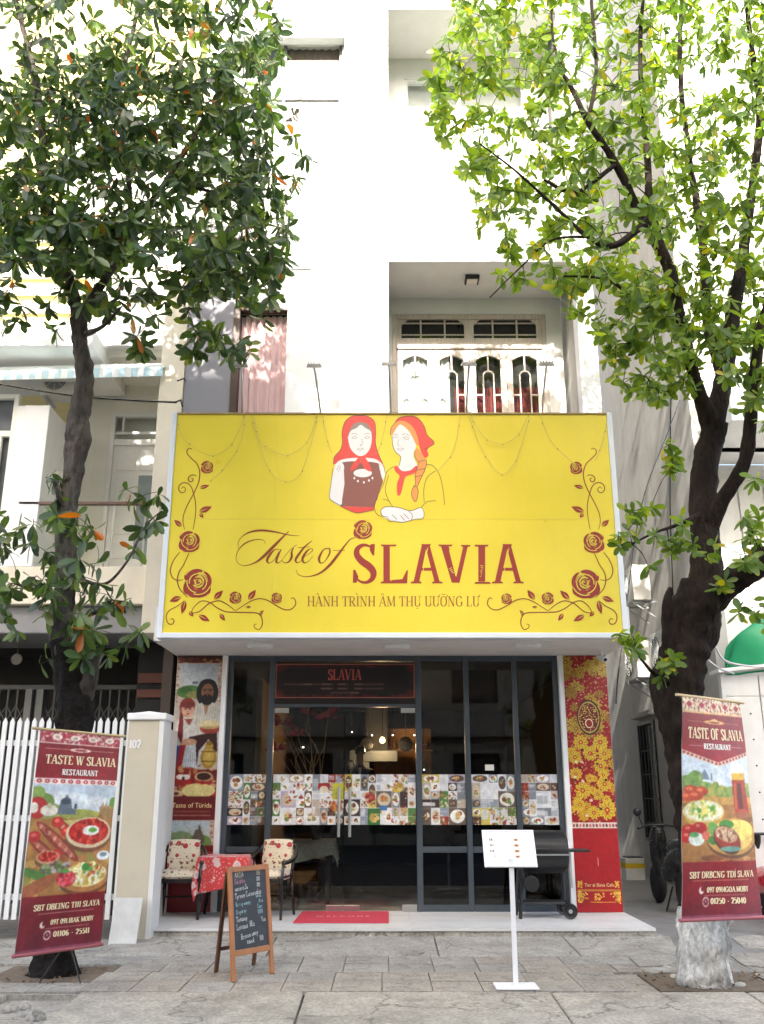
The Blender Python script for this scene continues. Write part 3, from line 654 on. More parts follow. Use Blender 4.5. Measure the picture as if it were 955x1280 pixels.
# ---- poster pillars left and right
pl0, pl1 = at(222, 820, YF - .1)[0], at(279, 820, YF - .1)[0]; pr0, pr1 = at(703, 820, YF - .1)[0], at(757, 820, YF - .1)[0]
MB().box(pl0, pl1 + .06, YF - .095, YF + .3, ZP, ZS - .002).build('pillar', M_white, B, bevel=.008)
MB().box(pr0 - .06, pr1, YF - .095, YF + .3, ZP, ZS - .002).build('pillar', M_white, B, bevel=.008)
# ---- glazed shopfront: mullions, rails, panes
zx = lambda py: at(480, py, YF)[1]
xs = [at(p, 900, YF)[0] for p in (281, 339, 523, 583.5, 644.5, 706)]
xs[0] = pl1 + .06 + .035; xs[-1] = pr0 - .06 - .035
for i, xx in enumerate(xs):
    w = .036 if i in (1, 2) else .032
    MB().box(xx - w, xx + w, YF - .03, YF + .05, ZP, ZS - .004).build('mullion', M_alu, B, bevel=.004, seg=1)
def rail(i, z0, z1, d=.0): MB().box(xs[i] + .0365, xs[i + 1] - .0365, YF - .025 + d, YF + .045, z0, z1).build('glazing_rail', M_alu, B, bevel=.004, seg=1)
def pane(i, z0, z1, m, name='pane'):
    return MB().box(xs[i] + .034, xs[i + 1] - .034, YF + .006, YF + .014, z0, z1).build(name, m, B)
zdoor = zx(884)
for i in range(5):
    rail(i, ZS - .07, ZS - .004)
    if i == 1:
        rail(i, zdoor, zdoor + .07); pane(i, zdoor + .07, ZS - .07, M_glass)
    else:
        zr = zx(1062); rail(i, ZP, ZP + .075); rail(i, zr - .035, zr + .035)
        pane(i, ZP + .075, zr - .035, M_glassd); pane(i, zr + .035, ZS - .07, M_glassd if i > 1 else M_glass)
# two frameless glass door leaves
xm = at(430, 1000, YF)[0]
for s_, (a, b) in enumerate(((xs[1] + .04, xm - .004), (xm + .004, xs[2] - .04))):
    d = MB().box(a, b, YF + .004, YF + .016, ZP + .012, zdoor - .006).build('glass_door', M_glass, B)
    hx = xm - .06 if s_ == 0 else xm + .075
    hz0, hz1 = zx(1046), zx(984)
    h = MB(); h.cyl((hx, YF - .06, hz0), (hx, YF - .06, hz1), .019, n=14)
    for zz in (hz0 + .12, hz1 - .12): h.cyl((hx, YF - .058, zz), (hx, YF + .003, zz), .011, n=10)
    h.build('door_handle', M_steel, d, smooth=False)
    MB().box(*( (xm - .20, xm - .006) if s_ == 0 else (xm + .006, xm + .20)), YF - .012, YF + .032, ZP + .006, ZP + .07).build('patch_fitting', M_steel, d, bevel=.003)
    MB().box(*( (a, a + .18) if s_ == 0 else (b - .18, b)), YF - .012, YF + .032, zdoor - .07, zdoor - .008).build('patch_fitting', M_steel, d, bevel=.003)
    if s_: MB().box(b - .18, b, YF - .0125, YF + .0325, ZP + .006, ZP + .075).build('patch_fitting', M_steel, d, bevel=.003)
# ---- transom sign
tsx0, tsz1 = at(350, 829, YF - .03); tsx1, tsz0 = at(517, 880, YF - .03)
tsx0 = xs[1] + .045; tsx1 = xs[2] - .045
cv = Canvas(150, 48, '#160a0a', 3); cv.asp = .33
for k in range(60):
    u = cv.rs.rand(); cv.e(u, .09 if k % 2 else .80, .02 * cv.rs.rand() + .004, .03, '#5a1012', .55)
for u in (.03, .97):
    for v in (.12, .75): cv.e(u, v, .03, .1, '#66140f', .6)
cv.rect(0, .03, 1, .05, '#a35a48'); cv.rect(0, .84, 1, .86, '#a35a48'); cv.rect(0, .03, .007, .86, '#a35a48'); cv.rect(.993, .03, 1, .86, '#a35a48')
for k in range(3):
    v = .50 + .1 * k
    for u0, u1 in ((.06, .31), (.33, .42), (.45, .52), (.57, .77)) if k < 2 else ((.4, .6),):
        if k == 0 or u0 > .3:
            u = u0
            while u < u1: cv.rect(u, v, u + .008, v + .05, '#7c5a52', .8); u += .013
def ts_fn(U, V): return tsx0 + (tsx1 - tsx0) * U, np.full_like(U, YF - .034), tsz1 + (tsz0 - tsz1) * V
MB().box(tsx0, tsx1, YF - .032, YF - .005, tsz0, tsz1).build('transom_sign_board', M_blackm, B)
tso = cv.sheet('transom_sign_print', ts_fn, M_print, B)
mb = MB(); H_ = .135; w_ = text_width('SLAVIA', .8)
cxs, czs = at(431, 850, YF - .03)
lettering(mb, 'SLAVIA', lambda u, v: (cxs + (u - w_ / 2) * H_, czs + v * H_ * 1.0), YF - .0362, wscale=.8)
mb.build('lettering', mat('dull_red_print', (.45, .08, .06), .5), B)
# ---- poster on the left pillar
ZQ = .80
cv = Canvas(110, 420, '#8d1f1d', 5); cv.asp = (ZS - ZQ) / (pl1 - pl0)
cv.rect(0, 0, 1, .035, '#3d0f0c')
for k in range(30): cv.e(cv.rs.rand(), .015 + .03 * cv.rs.rand(), .05, .008, ['#7c1f14', '#b58a3c', '#5d2a14'][k % 3], .8)
cv.rect(0, .04, 1, .60, '#c8b8a8'); cv.grad(.10, .045, .90, .22, '#aab2b8', '#d3d6d2')
for k in range(120):
    cv.e(.05 * (cv.rs.rand()) + (.0 if k % 2 else .94), .05 + .2 * cv.rs.rand(), .025, .004, ['#8f6b55', '#b77f6f', '#e0d3c3'][k % 3], .8)
cv.e(.32, .195, .3, .035, '#4f7a35'); cv.e(.22, .185, .14, .02, '#3f6a2c'); cv.e(.44, .21, .2, .02, '#8d8a4a'); cv.e(.42, .145, .07, .008, '#6a7278')
cv.e(.70, .20, .24, .075, '#0f0b0a'); cv.e(.70, .165, .2, .04, '#0f0b0a')                         # dark hair
cv.poly([(.45, .27), (.62, .245), (.80, .245), (1.0, .27), (1.0, .46), (.42, .46)], '#cfc8b8')       # shirt
cv.poly([(.62, .245), (.78, .245), (.68, .32)], '#a56f4f')
cv.e(.70, .195, .135, .045, '#8a5a40'); cv.e(.70, .235, .13, .03, '#15100d'); cv.rect(.59, .178, .81, .184, '#241711', .9); cv.e(.64, .19, .025, .004, '#120c0a'); cv.e(.76, .19, .025, .004, '#120c0a'); cv.e(.70, .205, .02, .012, '#7a4c36')
for k in range(9): cv.poly([(.5 + k * .055, .26), (.52 + k * .055, .26), (.49 + k * .055, .44), (.47 + k * .055, .44)], '#a9a294', .5)
cv.e(.28, .27, .17, .045, '#8c2f25'); cv.e(.29, .287, .135, .042, '#d8a587')                           # woman's head and scarf
cv.e(.29, .262, .15, .018, '#7a2820'); cv.e(.245, .284, .02, .004, '#2d1a15'); cv.e(.34, .284, .02, .004, '#2d1a15'); cv.e(.30, .31, .035, .004, '#a34236'); cv.e(.30, .297, .014, .008, '#c48e70')
cv.poly([(.12, .33), (.26, .325), (.46, .335), (.52, .42), (.5, .46), (.16, .47), (.02, .5), (.04, .38)], '#dcd6cb')
cv.poly([(.13, .29), (.2, .32), (.22, .42), (.2, .47), (.1, .42)], '#7d1f1b'); cv.poly([(.22, .335), (.42, .335), (.34, .37)], '#9b4a33')
cv.poly([(.35, .43), (.95, .4), (.98, .5), (.6, .58), (.45, .57)], '#35120f')
cv.poly([(.0, .48), (.2, .47), (.22, .60), (.0, .64)], '#2e4f94'); cv.poly([(.17, .47), (.3, .47), (.26, .60), (.1, .60)], '#b0211d')
cv.poly([(.3, .46), (.5, .45), (.56, .60), (.22, .60)], '#dfe3e6')
for k in range(6): cv.poly([(.3 + k * .035, .47), (.315 + k * .035, .47), (.27 + k * .05, .60), (.25 + k * .05, .60)], '#aab4bd', .8)
cv.e(.36, .455, .17, .018, '#d6a283'); cv.poly([(.58, .5), (.78, .44), (.88, .47), (.7, .56), (.55, .58)], '#d3d0c9')
cv.e(.80, .385, .22, .028, '#9e3b2c'); cv.e(.79, .362, .23, .02, '#ddca9a'); cv.e(.79, .375, .21, .014, '#c0a266', half='b')
cv.e(.80, .535, .17, .055, '#b58a2c'); cv.e(.80, .53, .12, .045, '#d9b352'); cv.e(.80, .475, .09, .018, '#c79c3a'); cv.e(.8, .46, .06, .012, '#8b6a1f'); cv.rect(.64, .5, .96, .506, '#8b6a1f'); cv.rect(.64, .55, .96, .556, '#8b6a1f')
cv.rect(0, .595, 1, .735, '#7c1713')
for k in range(90): cv.e(cv.rs.rand(), .59 + .13 * cv.rs.rand(), .02 + .07 * cv.rs.rand(), .004 + .014 * cv.rs.rand(), ['#b3201a', '#8e1712', '#d8b98a', '#c98d4f', '#5a0f0c', '#b73a28'][k % 6], .8)
cv.e(.25, .645, .2, .028, '#a81d18'); cv.e(.22, .632, .09, .014, '#efece4'); cv.e(.34, .632, .09, .014, '#e2ddd0'); cv.e(.28, .64, .03, .01, '#4a1512')
cv.e(.72, .63, .2, .025, '#caa77a'); cv.e(.72, .63, .15, .018, '#3a1512')
cv.e(.62, .70, .36, .036, '#e3d38a'); cv.e(.7, .66, .06, .01, '#a81d18'); cv.e(.15, .715, .16, .018, '#d9b98a'); cv.e(.15, .715, .06, .008, '#5a2a18')
cv.rect(0, .728, 1, .845, '#6e0f12'); cv.rect(.1, .802, .9, .804, '#c9a08a'); cv.rect(.12, .818, .9, .826, '#b98f7c')
for k in range(26): cv.rect(.14 + k * .029, .817, .15 + k * .029, .827, '#6e0f12')
cv.rect(0, .845, 1, 1, '#cdb8a4'); cv.grad(.1, .85, .9, .97, '#b9c9d2', '#c9d0b8')
for k in range(130): cv.e(.05 * cv.rs.rand() + (.03 if k % 2 else .92), .85 + .15 * cv.rs.rand(), .03, .004, ['#8f6b55', '#b77f6f', '#e0d3c3'][k % 3], .8)
cv.e(.3, .93, .25, .03, '#8aa26a'); cv.e(.7, .95, .25, .035, '#6f9146'); cv.poly([(.55, .93), (.6, .895), (.66, .89), (.67, .87), (.7, .87), (.72, .89), (.8, .93), (.8, .96), (.55, .96)], '#6a5a4c'); cv.poly([(.35, .95), (.4, .9), (.45, .95)], '#8a7f70'); cv.rect(0, .97, 1, 1, '#7c1713')
cv.soften(2, .08); cv.img = cv.img * .88  # whole print darkened to carry the shade under the soffit
cv.sheet('pillar_poster', lambda U, V: (pl0 + .004 + (pl1 - pl0 - .008) * U, np.full_like(U, YF - .0985), ZS - .01 + (ZQ - ZS + .01) * V), M_print, B)
MB().box(pl0 + .004, pl1 - .004, YF - .098, YF - .0955, ZP + .004, ZQ - .002).build('poster_base', M_maroon, B)
mb = MB()
def fnt(text, size, loc, m, parent, name='lettering', y=0.0, align='CENTER', sx=1.0, rot=None):
    cu = bpy.data.curves.new('t', 'FONT'); cu.body = text; cu.size = size; cu.align_x = align; cu.resolution_u = 3
    ob = bpy.data.objects.new('t', cu); C.objects.link(ob); dg = bpy.context.evaluated_depsgraph_get(); dg.update()
    me = bpy.data.meshes.new_from_object(ob.evaluated_get(dg)); bpy.data.objects.remove(ob); me.name = name
    Mx = Matrix.Translation(loc) @ (rot or Matrix.Rotation(R(90), 4, 'X')) @ Matrix.Diagonal((sx, 1, 1, 1)); me.transform(Mx)
    me.materials.clear(); me.materials.append(m); return link(name, me, parent)
hz = ZS + (ZQ - ZS) * .785
fnt('Taste of Türida', .080, ((pl0 + pl1) / 2, YF - .1005, hz), M_gold, B, sx=.98)
# ---- painted right pillar: red with yellow flowers
cv = Canvas(110, 560, '#8e0f14', 9); cv.asp = (ZS - ZP) / (pr1 - pr0)
Y_, Yd = '#c9a72c', '#8f6a1a'
for k in range(900):
    cv.e(cv.rs.rand(), .70 * cv.rs.rand(), .008 + .012 * cv.rs.rand(), .0012 + .002 * cv.rs.rand(), ['#d3b86a', '#c98d5f', '#b8901f', '#5c0a0e', '#d9c39a'][k % 5], .8)
def flower(u, v, r, n=9, petal=Y_, core='#a3301a'):
    for k in range(n):
        a = 2 * math.pi * k / n; cv.e(u + r * .62 * math.cos(a), v + r * .62 * math.sin(a) / cv.asp, r * .42, r * .24 / cv.asp, petal, 1, a)
        cv.e(u + r * .62 * math.cos(a), v + r * .62 * math.sin(a) / cv.asp, r * .3, r * .06 / cv.asp, Yd, .8, a)
    cv.e(u, v, r * .3, r * .3 / cv.asp, core); cv.e(u, v, r * .13, r * .13 / cv.asp, '#d9b04a')
for k in range(34):
    flower(cv.rs.rand(), .02 + .3 * cv.rs.rand(), .09 + .08 * cv.rs.rand(), 7, ['#a88a2a', '#8d6d20', '#b39a3a'][k % 3], '#7a1a14')
for k in range(26): flower(cv.rs.rand(), .35 + .3 * cv.rs.rand(), .07 + .06 * cv.rs.rand(), 8, ['#d0ac2b', '#b8901f'][k % 2])
for u, v, r in ((.3, .355, .17), (.75, .355, .17), (.15, .415, .15), (.5, .40, .16), (.82, .40, .15), (.28, .545, .18), (.78, .52, .16), (.8, .62, .2), (.15, .48, .14), (.72, .45, .16), (.5, .63, .14), (.2, .6, .12), (.62, .56, .12)): flower(u, v, r, 10)
for k in range(22): cv.e(cv.rs.rand(), .36 + .29 * cv.rs.rand(), .035, .005, ['#3a1220', '#d9c9b0', '#b52a1e'][k % 3], .9)
cv.e(.52, .255, .27, .072, '#3a1a12'); cv.e(.52, .255, .24, .064, '#b39a4a'); cv.e(.52, .255, .22, .058, '#5c1612')
for k in range(170):
    t = cv.rs.rand() * 6.28; r = math.sqrt(cv.rs.rand()); cv.e(.52 + .2 * r * math.cos(t), .255 + .054 * r * math.sin(t), .012, .002, ['#d9c070', '#b8902f', '#8a1f18'][k % 3])
cv.e(.52, .28, .1, .022, '#8a1f18')
for k in range(26): t = k / 26 * 6.28; cv.e(.52 + .08 * math.cos(t), .28 + .017 * math.sin(t), .012, .002, '#e0d3b0')
cv.rect(0, .668, 1, .69, '#d8c4b8')
for k in range(14): cv.e(.035 + k * .073, .679, .028, .007, ['#8c4a44', '#5c3a3a', '#b5685c'][k % 3], .9)
cv.rect(0, .69, 1, 1, '#9a1016')
cv.rect(.04, .917, .97, .919, '#c9a03a'); cv.rect(.04, .922, .97, .924, '#c9a03a')
for u0, s_ in ((.02, 1), (.98, -1)):
    for k in range(70):
        t = cv.rs.rand(); cv.e(u0 + s_ * (.02 + .26 * t * cv.rs.rand()), .925 + .045 * cv.rs.rand() * (1 - .3 * t), .014, .003, ['#d3a43a', '#e0b850', '#b5852a'][k % 3], 1, cv.rs.rand() * 3)
    for k in range(16): cv.e(u0 + s_ * (.03 + .09 * cv.rs.rand()), .885 + .026 * cv.rs.rand(), .018, .003, '#d3a43a', 1, cv.rs.rand() * 3)
for k in range(24): cv.e(.4 + .2 * cv.rs.rand(), .93 + .025 * cv.rs.rand(), .016, .003, '#d3a43a')
cv.rect(.3, .963, .86, .965, '#d3a43a'); cv.rect(.38, .71, .386, .72, '#d8c4b8'); cv.rect(.52, .80, .526, .83, '#d8a8a0')
cv.noise(.12, 26)
cv.sheet('pillar_poster', lambda U, V: (pr0 + .003 + (pr1 - pr0 - .006) * U, np.full_like(U, YF - .0985), ZS - .01 + (ZP + .003 - ZS + .01) * V), M_print, B)
fnt('Tor ai Slava Cafe', .052, ((pr0 + pr1) / 2 + .01, YF - .1, ZS + (ZP - ZS) * .906), M_gold, B)
# ---- photo collages stuck on the panes
def collage(i, u0, u1, seed, nx=5, ny=5):
    cv = Canvas(int(120 * (u1 - u0) / .55), 124, '#e4e5e6', seed); rs = cv.rs; cv.asp = .6 / (u1 - u0)
    a0, a1 = zx(1031), zx(968)
    nx = max(5, int((u1 - u0) / .095)); ny = 6; used = np.zeros((nx, ny), bool)
    food = ['#b3562a', '#c9882f', '#a32a1e', '#6e8a3a', '#d9b04a', '#e0d0a8', '#7a4526', '#c9622f', '#8fa64a', '#d8c8a0', '#962a24']
    for x in range(nx):
        for y in range(ny):
            if used[x, y]: continue
            sw = 2 if x < nx - 1 and rs.rand() < .42 and not used[x + 1, y] else 1; sh = 2 if y < ny - 1 and rs.rand() < .42 else 1
            used[x:x + sw, y:y + sh] = True
            U0, V0, U1, V1 = x / nx, y / ny, (x + sw) / nx, (y + sh) / ny
            r = rs.rand(); bgc = '#dfe2e4' if r < .36 else ['#cfd6dc', '#8f9aa8', '#c0b09a', '#6e4f3a', '#d9c040', '#4f8a3a', '#a3281e', '#7f8790', '#3a2a24', '#b8a8c0', '#6a5a4a'][rs.randint(11)]
            cv.rect(U0, V0, U1, V1, bgc); cu, cvv = (U0 + U1) / 2, (V0 + V1) / 2; rw, rh = (U1 - U0) * .42, (V1 - V0) * .40
            q = rs.rand()
            if q < .6:
                cv.e(cu, cvv, rw, rh, ['#f3f1ea', '#d3c0a0', '#5a4a40', '#e6e2d8'][rs.randint(4)])
                for _ in range(rs.randint(5, 16)):
                    cv.e(cu + rw * .6 * (rs.rand() - .5) * 1.4, cvv + rh * .6 * (rs.rand() - .5) * 1.4, rw * (.12 + .3 * rs.rand()), rh * (.12 + .3 * rs.rand()), food[rs.randint(11)], 1, rs.rand() * 3)
            elif q < .85:
                for _ in range(rs.randint(10, 30)):
                    cv.e(U0 + (U1 - U0) * rs.rand(), V0 + (V1 - V0) * rs.rand(), rw * (.1 + .25 * rs.rand()), rh * (.1 + .25 * rs.rand()), food[rs.randint(11)], .9, rs.rand() * 3)
                cv.rect(U0 - .001, 0, U0 + .006, 0, '#ffffff')
            else:
                for _ in range(6): cv.rect(U0 + .01, V0 + (V1 - V0) * rs.rand(), U0 + (U1 - U0) * (.3 + .6 * rs.rand()), V0 + (V1 - V0) * rs.rand(), ['#c9ced2', '#e8e8e8', '#9aa0a8'][rs.randint(3)], .6)
    for x in range(1, nx): cv.rect(x / nx - .004, 0, x / nx + .004, 1, '#f0f0f0', .55)
    for y in range(1, ny): cv.rect(0, y / ny - .004, 1, y / ny + .004, '#f0f0f0', .55)
    if i == 1:
        cv.rect(.84, .18, 1, .50, '#cfc92a'); cv.speck(.9, .62, .07, .1, ['#d9701f', '#e08a2f', '#b8501a'], 18, .03); cv.rect(.64, .18, .8, .30, '#b3161c'); cv.e(.72, .3, .06, .07, '#e6d8b8')
    if i == 11:
        cv.rect(.33, .68, .5, 1, '#2f7a2a'); cv.speck(.42, .85, .05, .09, ['#e6c060', '#d0a040', '#8fae4a'], 16, .025); cv.rect(.5, .62, .6, .72, '#2a7ac0'); cv.speck(.74, .25, .06, .1, ['#e0b82a', '#efd068', '#c99a20'], 20, .025); cv.speck(.36, .48, .06, .1, ['#c0301c', '#d8523a', '#8f1a12'], 18, .025)
    g_ = cv.img.mean(-1, keepdims=True); cv.img = (cv.img * .78 + g_ * .22) * .93; cv.soften(1, .06)
    return cv, a0, a1
def place_collage(i, ua, ub, seed, y):
    cv, a0, a1 = collage(i, ua, ub, seed) if ub > ua else None
    return cv.sheet('photo_collage', lambda U, V: (ua + (ub - ua) * U, np.full_like(U, y), a1 + (a0 - a1) * V), M_paper, B)
place_collage(0, xs[0] + .037, xs[1] - .04, 11, YF + .0035)
place_collage(1, xs[1] + .05, xm - .005, 12, YF + .0015); place_collage(11, xm + .005, xs[2] - .045, 13, YF + .0015)
for i in (2, 3, 4): place_collage(i, xs[i] + .037, xs[i + 1] - .037, 14 + i, YF + .0035)
nx_, nz_ = at(612, 962, YF); MB().box(nx_ - .055, nx_ + .055, YF + .0005, YF + .003, nz_ - .01, nz_ + .06).build('paper_notice', M_offw, B)
# ---- interior of the dining room
M_floor = mat('dining_floor_tile', (.55, .46, .37), .2, .15, 2)
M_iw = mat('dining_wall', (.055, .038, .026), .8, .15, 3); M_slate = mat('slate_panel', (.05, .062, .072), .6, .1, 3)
fl_ = []
for i in range(10):
    for j in range(12):
        x0 = XL + .22 + i * .52; y0 = YF + .12 + j * .6
        if x0 + .52 > XR - .2: continue
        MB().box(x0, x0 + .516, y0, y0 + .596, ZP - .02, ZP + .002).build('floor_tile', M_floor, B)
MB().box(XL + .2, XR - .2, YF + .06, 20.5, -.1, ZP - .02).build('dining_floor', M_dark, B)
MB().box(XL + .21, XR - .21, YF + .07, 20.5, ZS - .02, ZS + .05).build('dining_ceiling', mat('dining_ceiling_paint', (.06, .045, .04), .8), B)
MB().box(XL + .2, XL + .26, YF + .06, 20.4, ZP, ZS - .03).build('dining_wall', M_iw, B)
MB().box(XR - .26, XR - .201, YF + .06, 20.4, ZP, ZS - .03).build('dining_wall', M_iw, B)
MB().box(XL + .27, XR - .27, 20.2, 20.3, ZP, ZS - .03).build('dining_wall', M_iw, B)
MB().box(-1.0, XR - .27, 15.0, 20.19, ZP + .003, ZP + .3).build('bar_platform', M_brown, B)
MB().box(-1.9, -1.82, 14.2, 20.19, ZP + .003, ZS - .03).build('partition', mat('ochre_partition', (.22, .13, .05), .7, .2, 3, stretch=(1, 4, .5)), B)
# ================================================================== the big sign
sgx0 = (at(218, 516, YS)[0] + at(193, 797, YS)[0]) / 2; sgx1 = (at(763, 516, YS)[0] + at(787, 797, YS)[0]) / 2
sgz1 = at(480, 516, YS)[1]; sgz0 = at(480, 797.5, YS)[1]
S = thing('shop_sign', 'huge yellow sign reading Taste of SLAVIA with two women and rose vines', 'sign', ((sgx0 + sgx1) / 2, YS, sgz0))
M_yel = mat('yellow_sign_vinyl', (.82, .66, .055), .36, .045, 1.6, .03, 4, streak=.07, stain_col=(.62, .50, .10))
M_mar = mat('maroon_cut_vinyl', (.33, .035, .025), .45, .03, 10)
M_vine = mat('brown_cut_vinyl', (.27, .05, .015), .45, .03, 10)
M_frame = mat('white_sign_frame', (.74, .78, .82), .4, .02, 5)
MB().box(sgx0 + .01, sgx1 - .01, YS + .004, YS + .17, sgz0 + .01, sgz1 - .01).build('box_body', M_frame, S)
fr = .062
seam_z = at(480, 649, YS)[1]; xq = [sgx0 + fr * .9, at(345, 600, YS)[0], at(560, 600, YS)[0], sgx1 - fr * .9]
xq = [sgx0 + fr, at(345, 600, YS)[0], at(572, 600, YS)[0], sgx1 - fr]
for a_, b_ in zip(xq, xq[1:]):
    MB().box(a_ + .0005, b_ - .0005, YS + rnd.uniform(0, .0006), YS + .0036, seam_z + .0008, sgz1 - .025).build('sign_panel', M_yel, S)
    MB().box(a_ + .0005, b_ - .0005, YS + rnd.uniform(0, .0006), YS + .0036, sgz0 + fr, seam_z - .0008).build('sign_panel', M_yel, S)
f = MB(); f.box(sgx0, sgx0 + fr - .001, YS - .018, YS + .18, sgz0, sgz1 - .0); f.box(sgx1 - fr + .001, sgx1, YS - .018, YS + .18, sgz0, sgz1)
f.box(sgx0 + fr, sgx1 - fr, YS - .016, YS + .178, sgz0, sgz0 + fr - .001)
f.build('sign_frame', M_frame, S, bevel=.006)
MB().box(sgx0 + fr, sgx1 - fr, YS - .014, YS + .176, sgz1 - .024, sgz1).build('top_trim', mat('weathered_brass_trim', (.34, .25, .1), .5, .2, 10), S, bevel=.003)
sg = lambda px, py: at(px, py, YS)
mir = lambda q: [(979 - a, b) for a, b in q]
def Z(x0, y0, s_): return lambda q: [(x0 + a / s_, y0 + b / s_) for a, b in q]
zA = Z(190, 540, 4.775)
def taper(n, w, e=.35): return [w * (e + (1 - e) * math.sin(math.pi * min(max((i + .6) / n, 0), 1)) ** .6) for i in range(n)]
vines = [
 [(240, 105), (228, 97), (210, 108), (212, 132), (240, 162), (268, 190), (285, 240), (278, 300), (250, 365), (215, 430), (190, 490), (185, 540), (195, 582)],
 [(175, 338), (188, 328), (200, 342), (193, 358), (175, 362), (160, 345), (163, 320), (186, 303), (215, 308), (235, 330), (246, 362), (258, 410), (262, 470), (255, 530), (245, 582)],
 [(233, 276), (245, 279), (242, 293), (226, 297), (216, 280), (228, 262), (250, 256), (266, 263)],
 [(165, 718), (130, 765), (110, 820), (120, 865), (150, 885), (185, 882)],
 [(220, 723), (190, 790), (160, 840), (152, 890), (165, 935), (190, 965), (212, 988)],
 [(192, 1008), (150, 1040), (105, 1065), (85, 1100), (95, 1140), (120, 1147), (132, 1130), (122, 1114), (108, 1120)],
 [(236, 1086), (242, 1060), (265, 1030), (300, 1008), (345, 1018), (390, 1050), (440, 1072), (500, 1076), (570, 1077), (630, 1082), (655, 1110), (658, 1150), (640, 1178), (614, 1170), (610, 1152), (625, 1146)],
 [(245, 1080), (285, 1070), (340, 1025), (400, 1008), (450, 1030), (495, 1066)],
 [(498, 1068), (540, 1040), (590, 1010), (640, 995), (690, 1005), (740, 1035), (790, 1060), (830, 1058), (857, 1030), (853, 1000), (840, 990), (829, 998)]]
def leafp(b, t, w):
    (x0, y0), (x1, y1) = b, t; dx, dy = x1 - x0, y1 - y0; l = math.hypot(dx, dy); nx, ny = -dy / l, dx / l
    up = [(x0 + dx * k + nx * w * h, y0 + dy * k + ny * w * h) for k, h in ((0, .05), (.2, .62), (.4, .95), (.6, .85), (.8, .45), (1, 0))]
    dn = [(x0 + dx * k - nx * w * h, y0 + dy * k - ny * w * h) for k, h in ((0, .05), (.2, .6), (.4, .9), (.6, .8), (.8, .4), (1, 0))]
    m1 = [(x0 + dx * k + nx * .5 * g, y0 + dy * k + ny * .5 * g) for k, g in ((.72, 0), (.4, 1), (.08, 1))]
    m2 = [(x0 + dx * k - nx * .5 * g, y0 + dy * k - ny * .5 * g) for k, g in ((.72, 0), (.4, 1), (.08, 1))]
    return up + m1, dn + m2
leaves = [((283, 335), (343, 318), 13), ((280, 478), (358, 445), 19), ((284, 485), (308, 512), 12), ((178, 565), (132, 525), 16), ((175, 985), (104, 1012), 18), ((200, 1005), (178, 1088), 17),
          ((368, 1000), (425, 945), 18), ((278, 1092), (346, 1130), 18), ((405, 1082), (436, 1128), 14), ((574, 1002), (620, 942), 19), ((560, 1046), (592, 1044), 8), ((640, 1086), (668, 1064), 8), ((660, 1080), (648, 1100), 5), ((222, 1070), (248, 1102), 13)]
def rose(cx, cy, r, flip, y=YS - .003):
    mb = MB(); sgn = -1 if flip else 1
    def A(rad, a0, a1, w, k, ecc=(0, 0)):
        n = max(6, int(abs(a1 - a0) / 14)); pts = []
        for i in range(n + 1):
            a = R(a0 + (a1 - a0) * i / n); pts.append((cx + sgn * (rad * math.cos(a) + ecc[0]) * r, cy + (rad * .97 * math.sin(a) + ecc[1]) * r))
        ws = [w * r * (.25 + .75 * math.sin(math.pi * (i + .35) / (n + .7))) for i in range(n + 1)]
        ribbon(mb, pts, ws, sg, y - .0002 * k, 2)
    outer = [(-.52, .22, .36, .55, .3), (-.38, -.52, .5, .34, -.6), (.25, .66, .55, .28, -.2), (-.3, .62, .42, .30, .5), (.62, .30, .30, .45, -.2)]
    for k, (u, v, ru, rv, ro) in enumerate(outer): flat(mb, [(cx + sgn * (p - 0) * r, cy + q * r) for p, q in ell(u, v, ru, rv, 14, ro)], sg, y - .0002 * k)
    for k, (rad, a0, a1, w) in enumerate(((.72, -175, -70, .30), (.74, -60, 40, .24), (.70, 50, 120, .26), (.46, -200, -85, .22), (.48, -75, 30, .2), (.46, 45, 140, .2), (.25, -160, 10, .15), (.24, 30, 170, .14), (.1, 0, 300, .12))):
        A(rad, a0, a1, w, 6 + k, (.12, -.12))
    return mb
roses = [(258.5, 584, 8.2), (236, 677, 14), (246, 729, 19), (294, 747, 8), (345.5, 747.5, 7)]
M_yline = mat('yellow_line_vinyl', (.82, .66, .09), .4, .02, 3)
def rose_part(cx, cy, r, flip, m):
    o = rose(cx, cy, r, flip).build('rose', m, S); sgn = -1 if flip else 1; mb = MB(); k = 0   # thin yellow petal outlines over the maroon
    for rad, a0, a1 in ((.95, -150, -60), (.58, -190, 60), (.36, -120, 150), (.84, 20, 110), (.18, -40, 200), (.72, 100, 190)):
        n = 10; pts = [(cx + sgn * (rad * math.cos(R(a0 + (a1 - a0) * i / n)) + .08) * r, cy + (rad * .97 * math.sin(R(a0 + (a1 - a0) * i / n)) - .06) * r) for i in range(n + 1)]
        ribbon(mb, pts, [.065 * r] * 11, sg, YS - .0068 - .0002 * k, 1); k += 1
    mb.build('petal_line', M_yline, o); return o
for flip in (0, 1):
    tf = mir if flip else (lambda q: q)
    for k, v in enumerate(vines):
        mb = MB(); q = tf(zA(v)); ribbon(mb, q, taper(len(q), 1.35), sg, YS - .0012 - .0002 * k, 6); mb.build('vine', M_vine, S)
    for b, t, w in leaves:
        mb = MB(); a_, c_ = leafp(*zA([b, t]), w / 4.775); flat(mb, tf(a_), sg, YS - .0034); flat(mb, tf(c_), sg, YS - .0036); mb.build('leaf', M_mar, S)
    for cx, cy, r in roses: rose_part(979 - cx if flip else cx, cy + (1 if flip else 0), r, flip, M_mar)
rose_part(453, 662, 12.5, 0, M_mar)
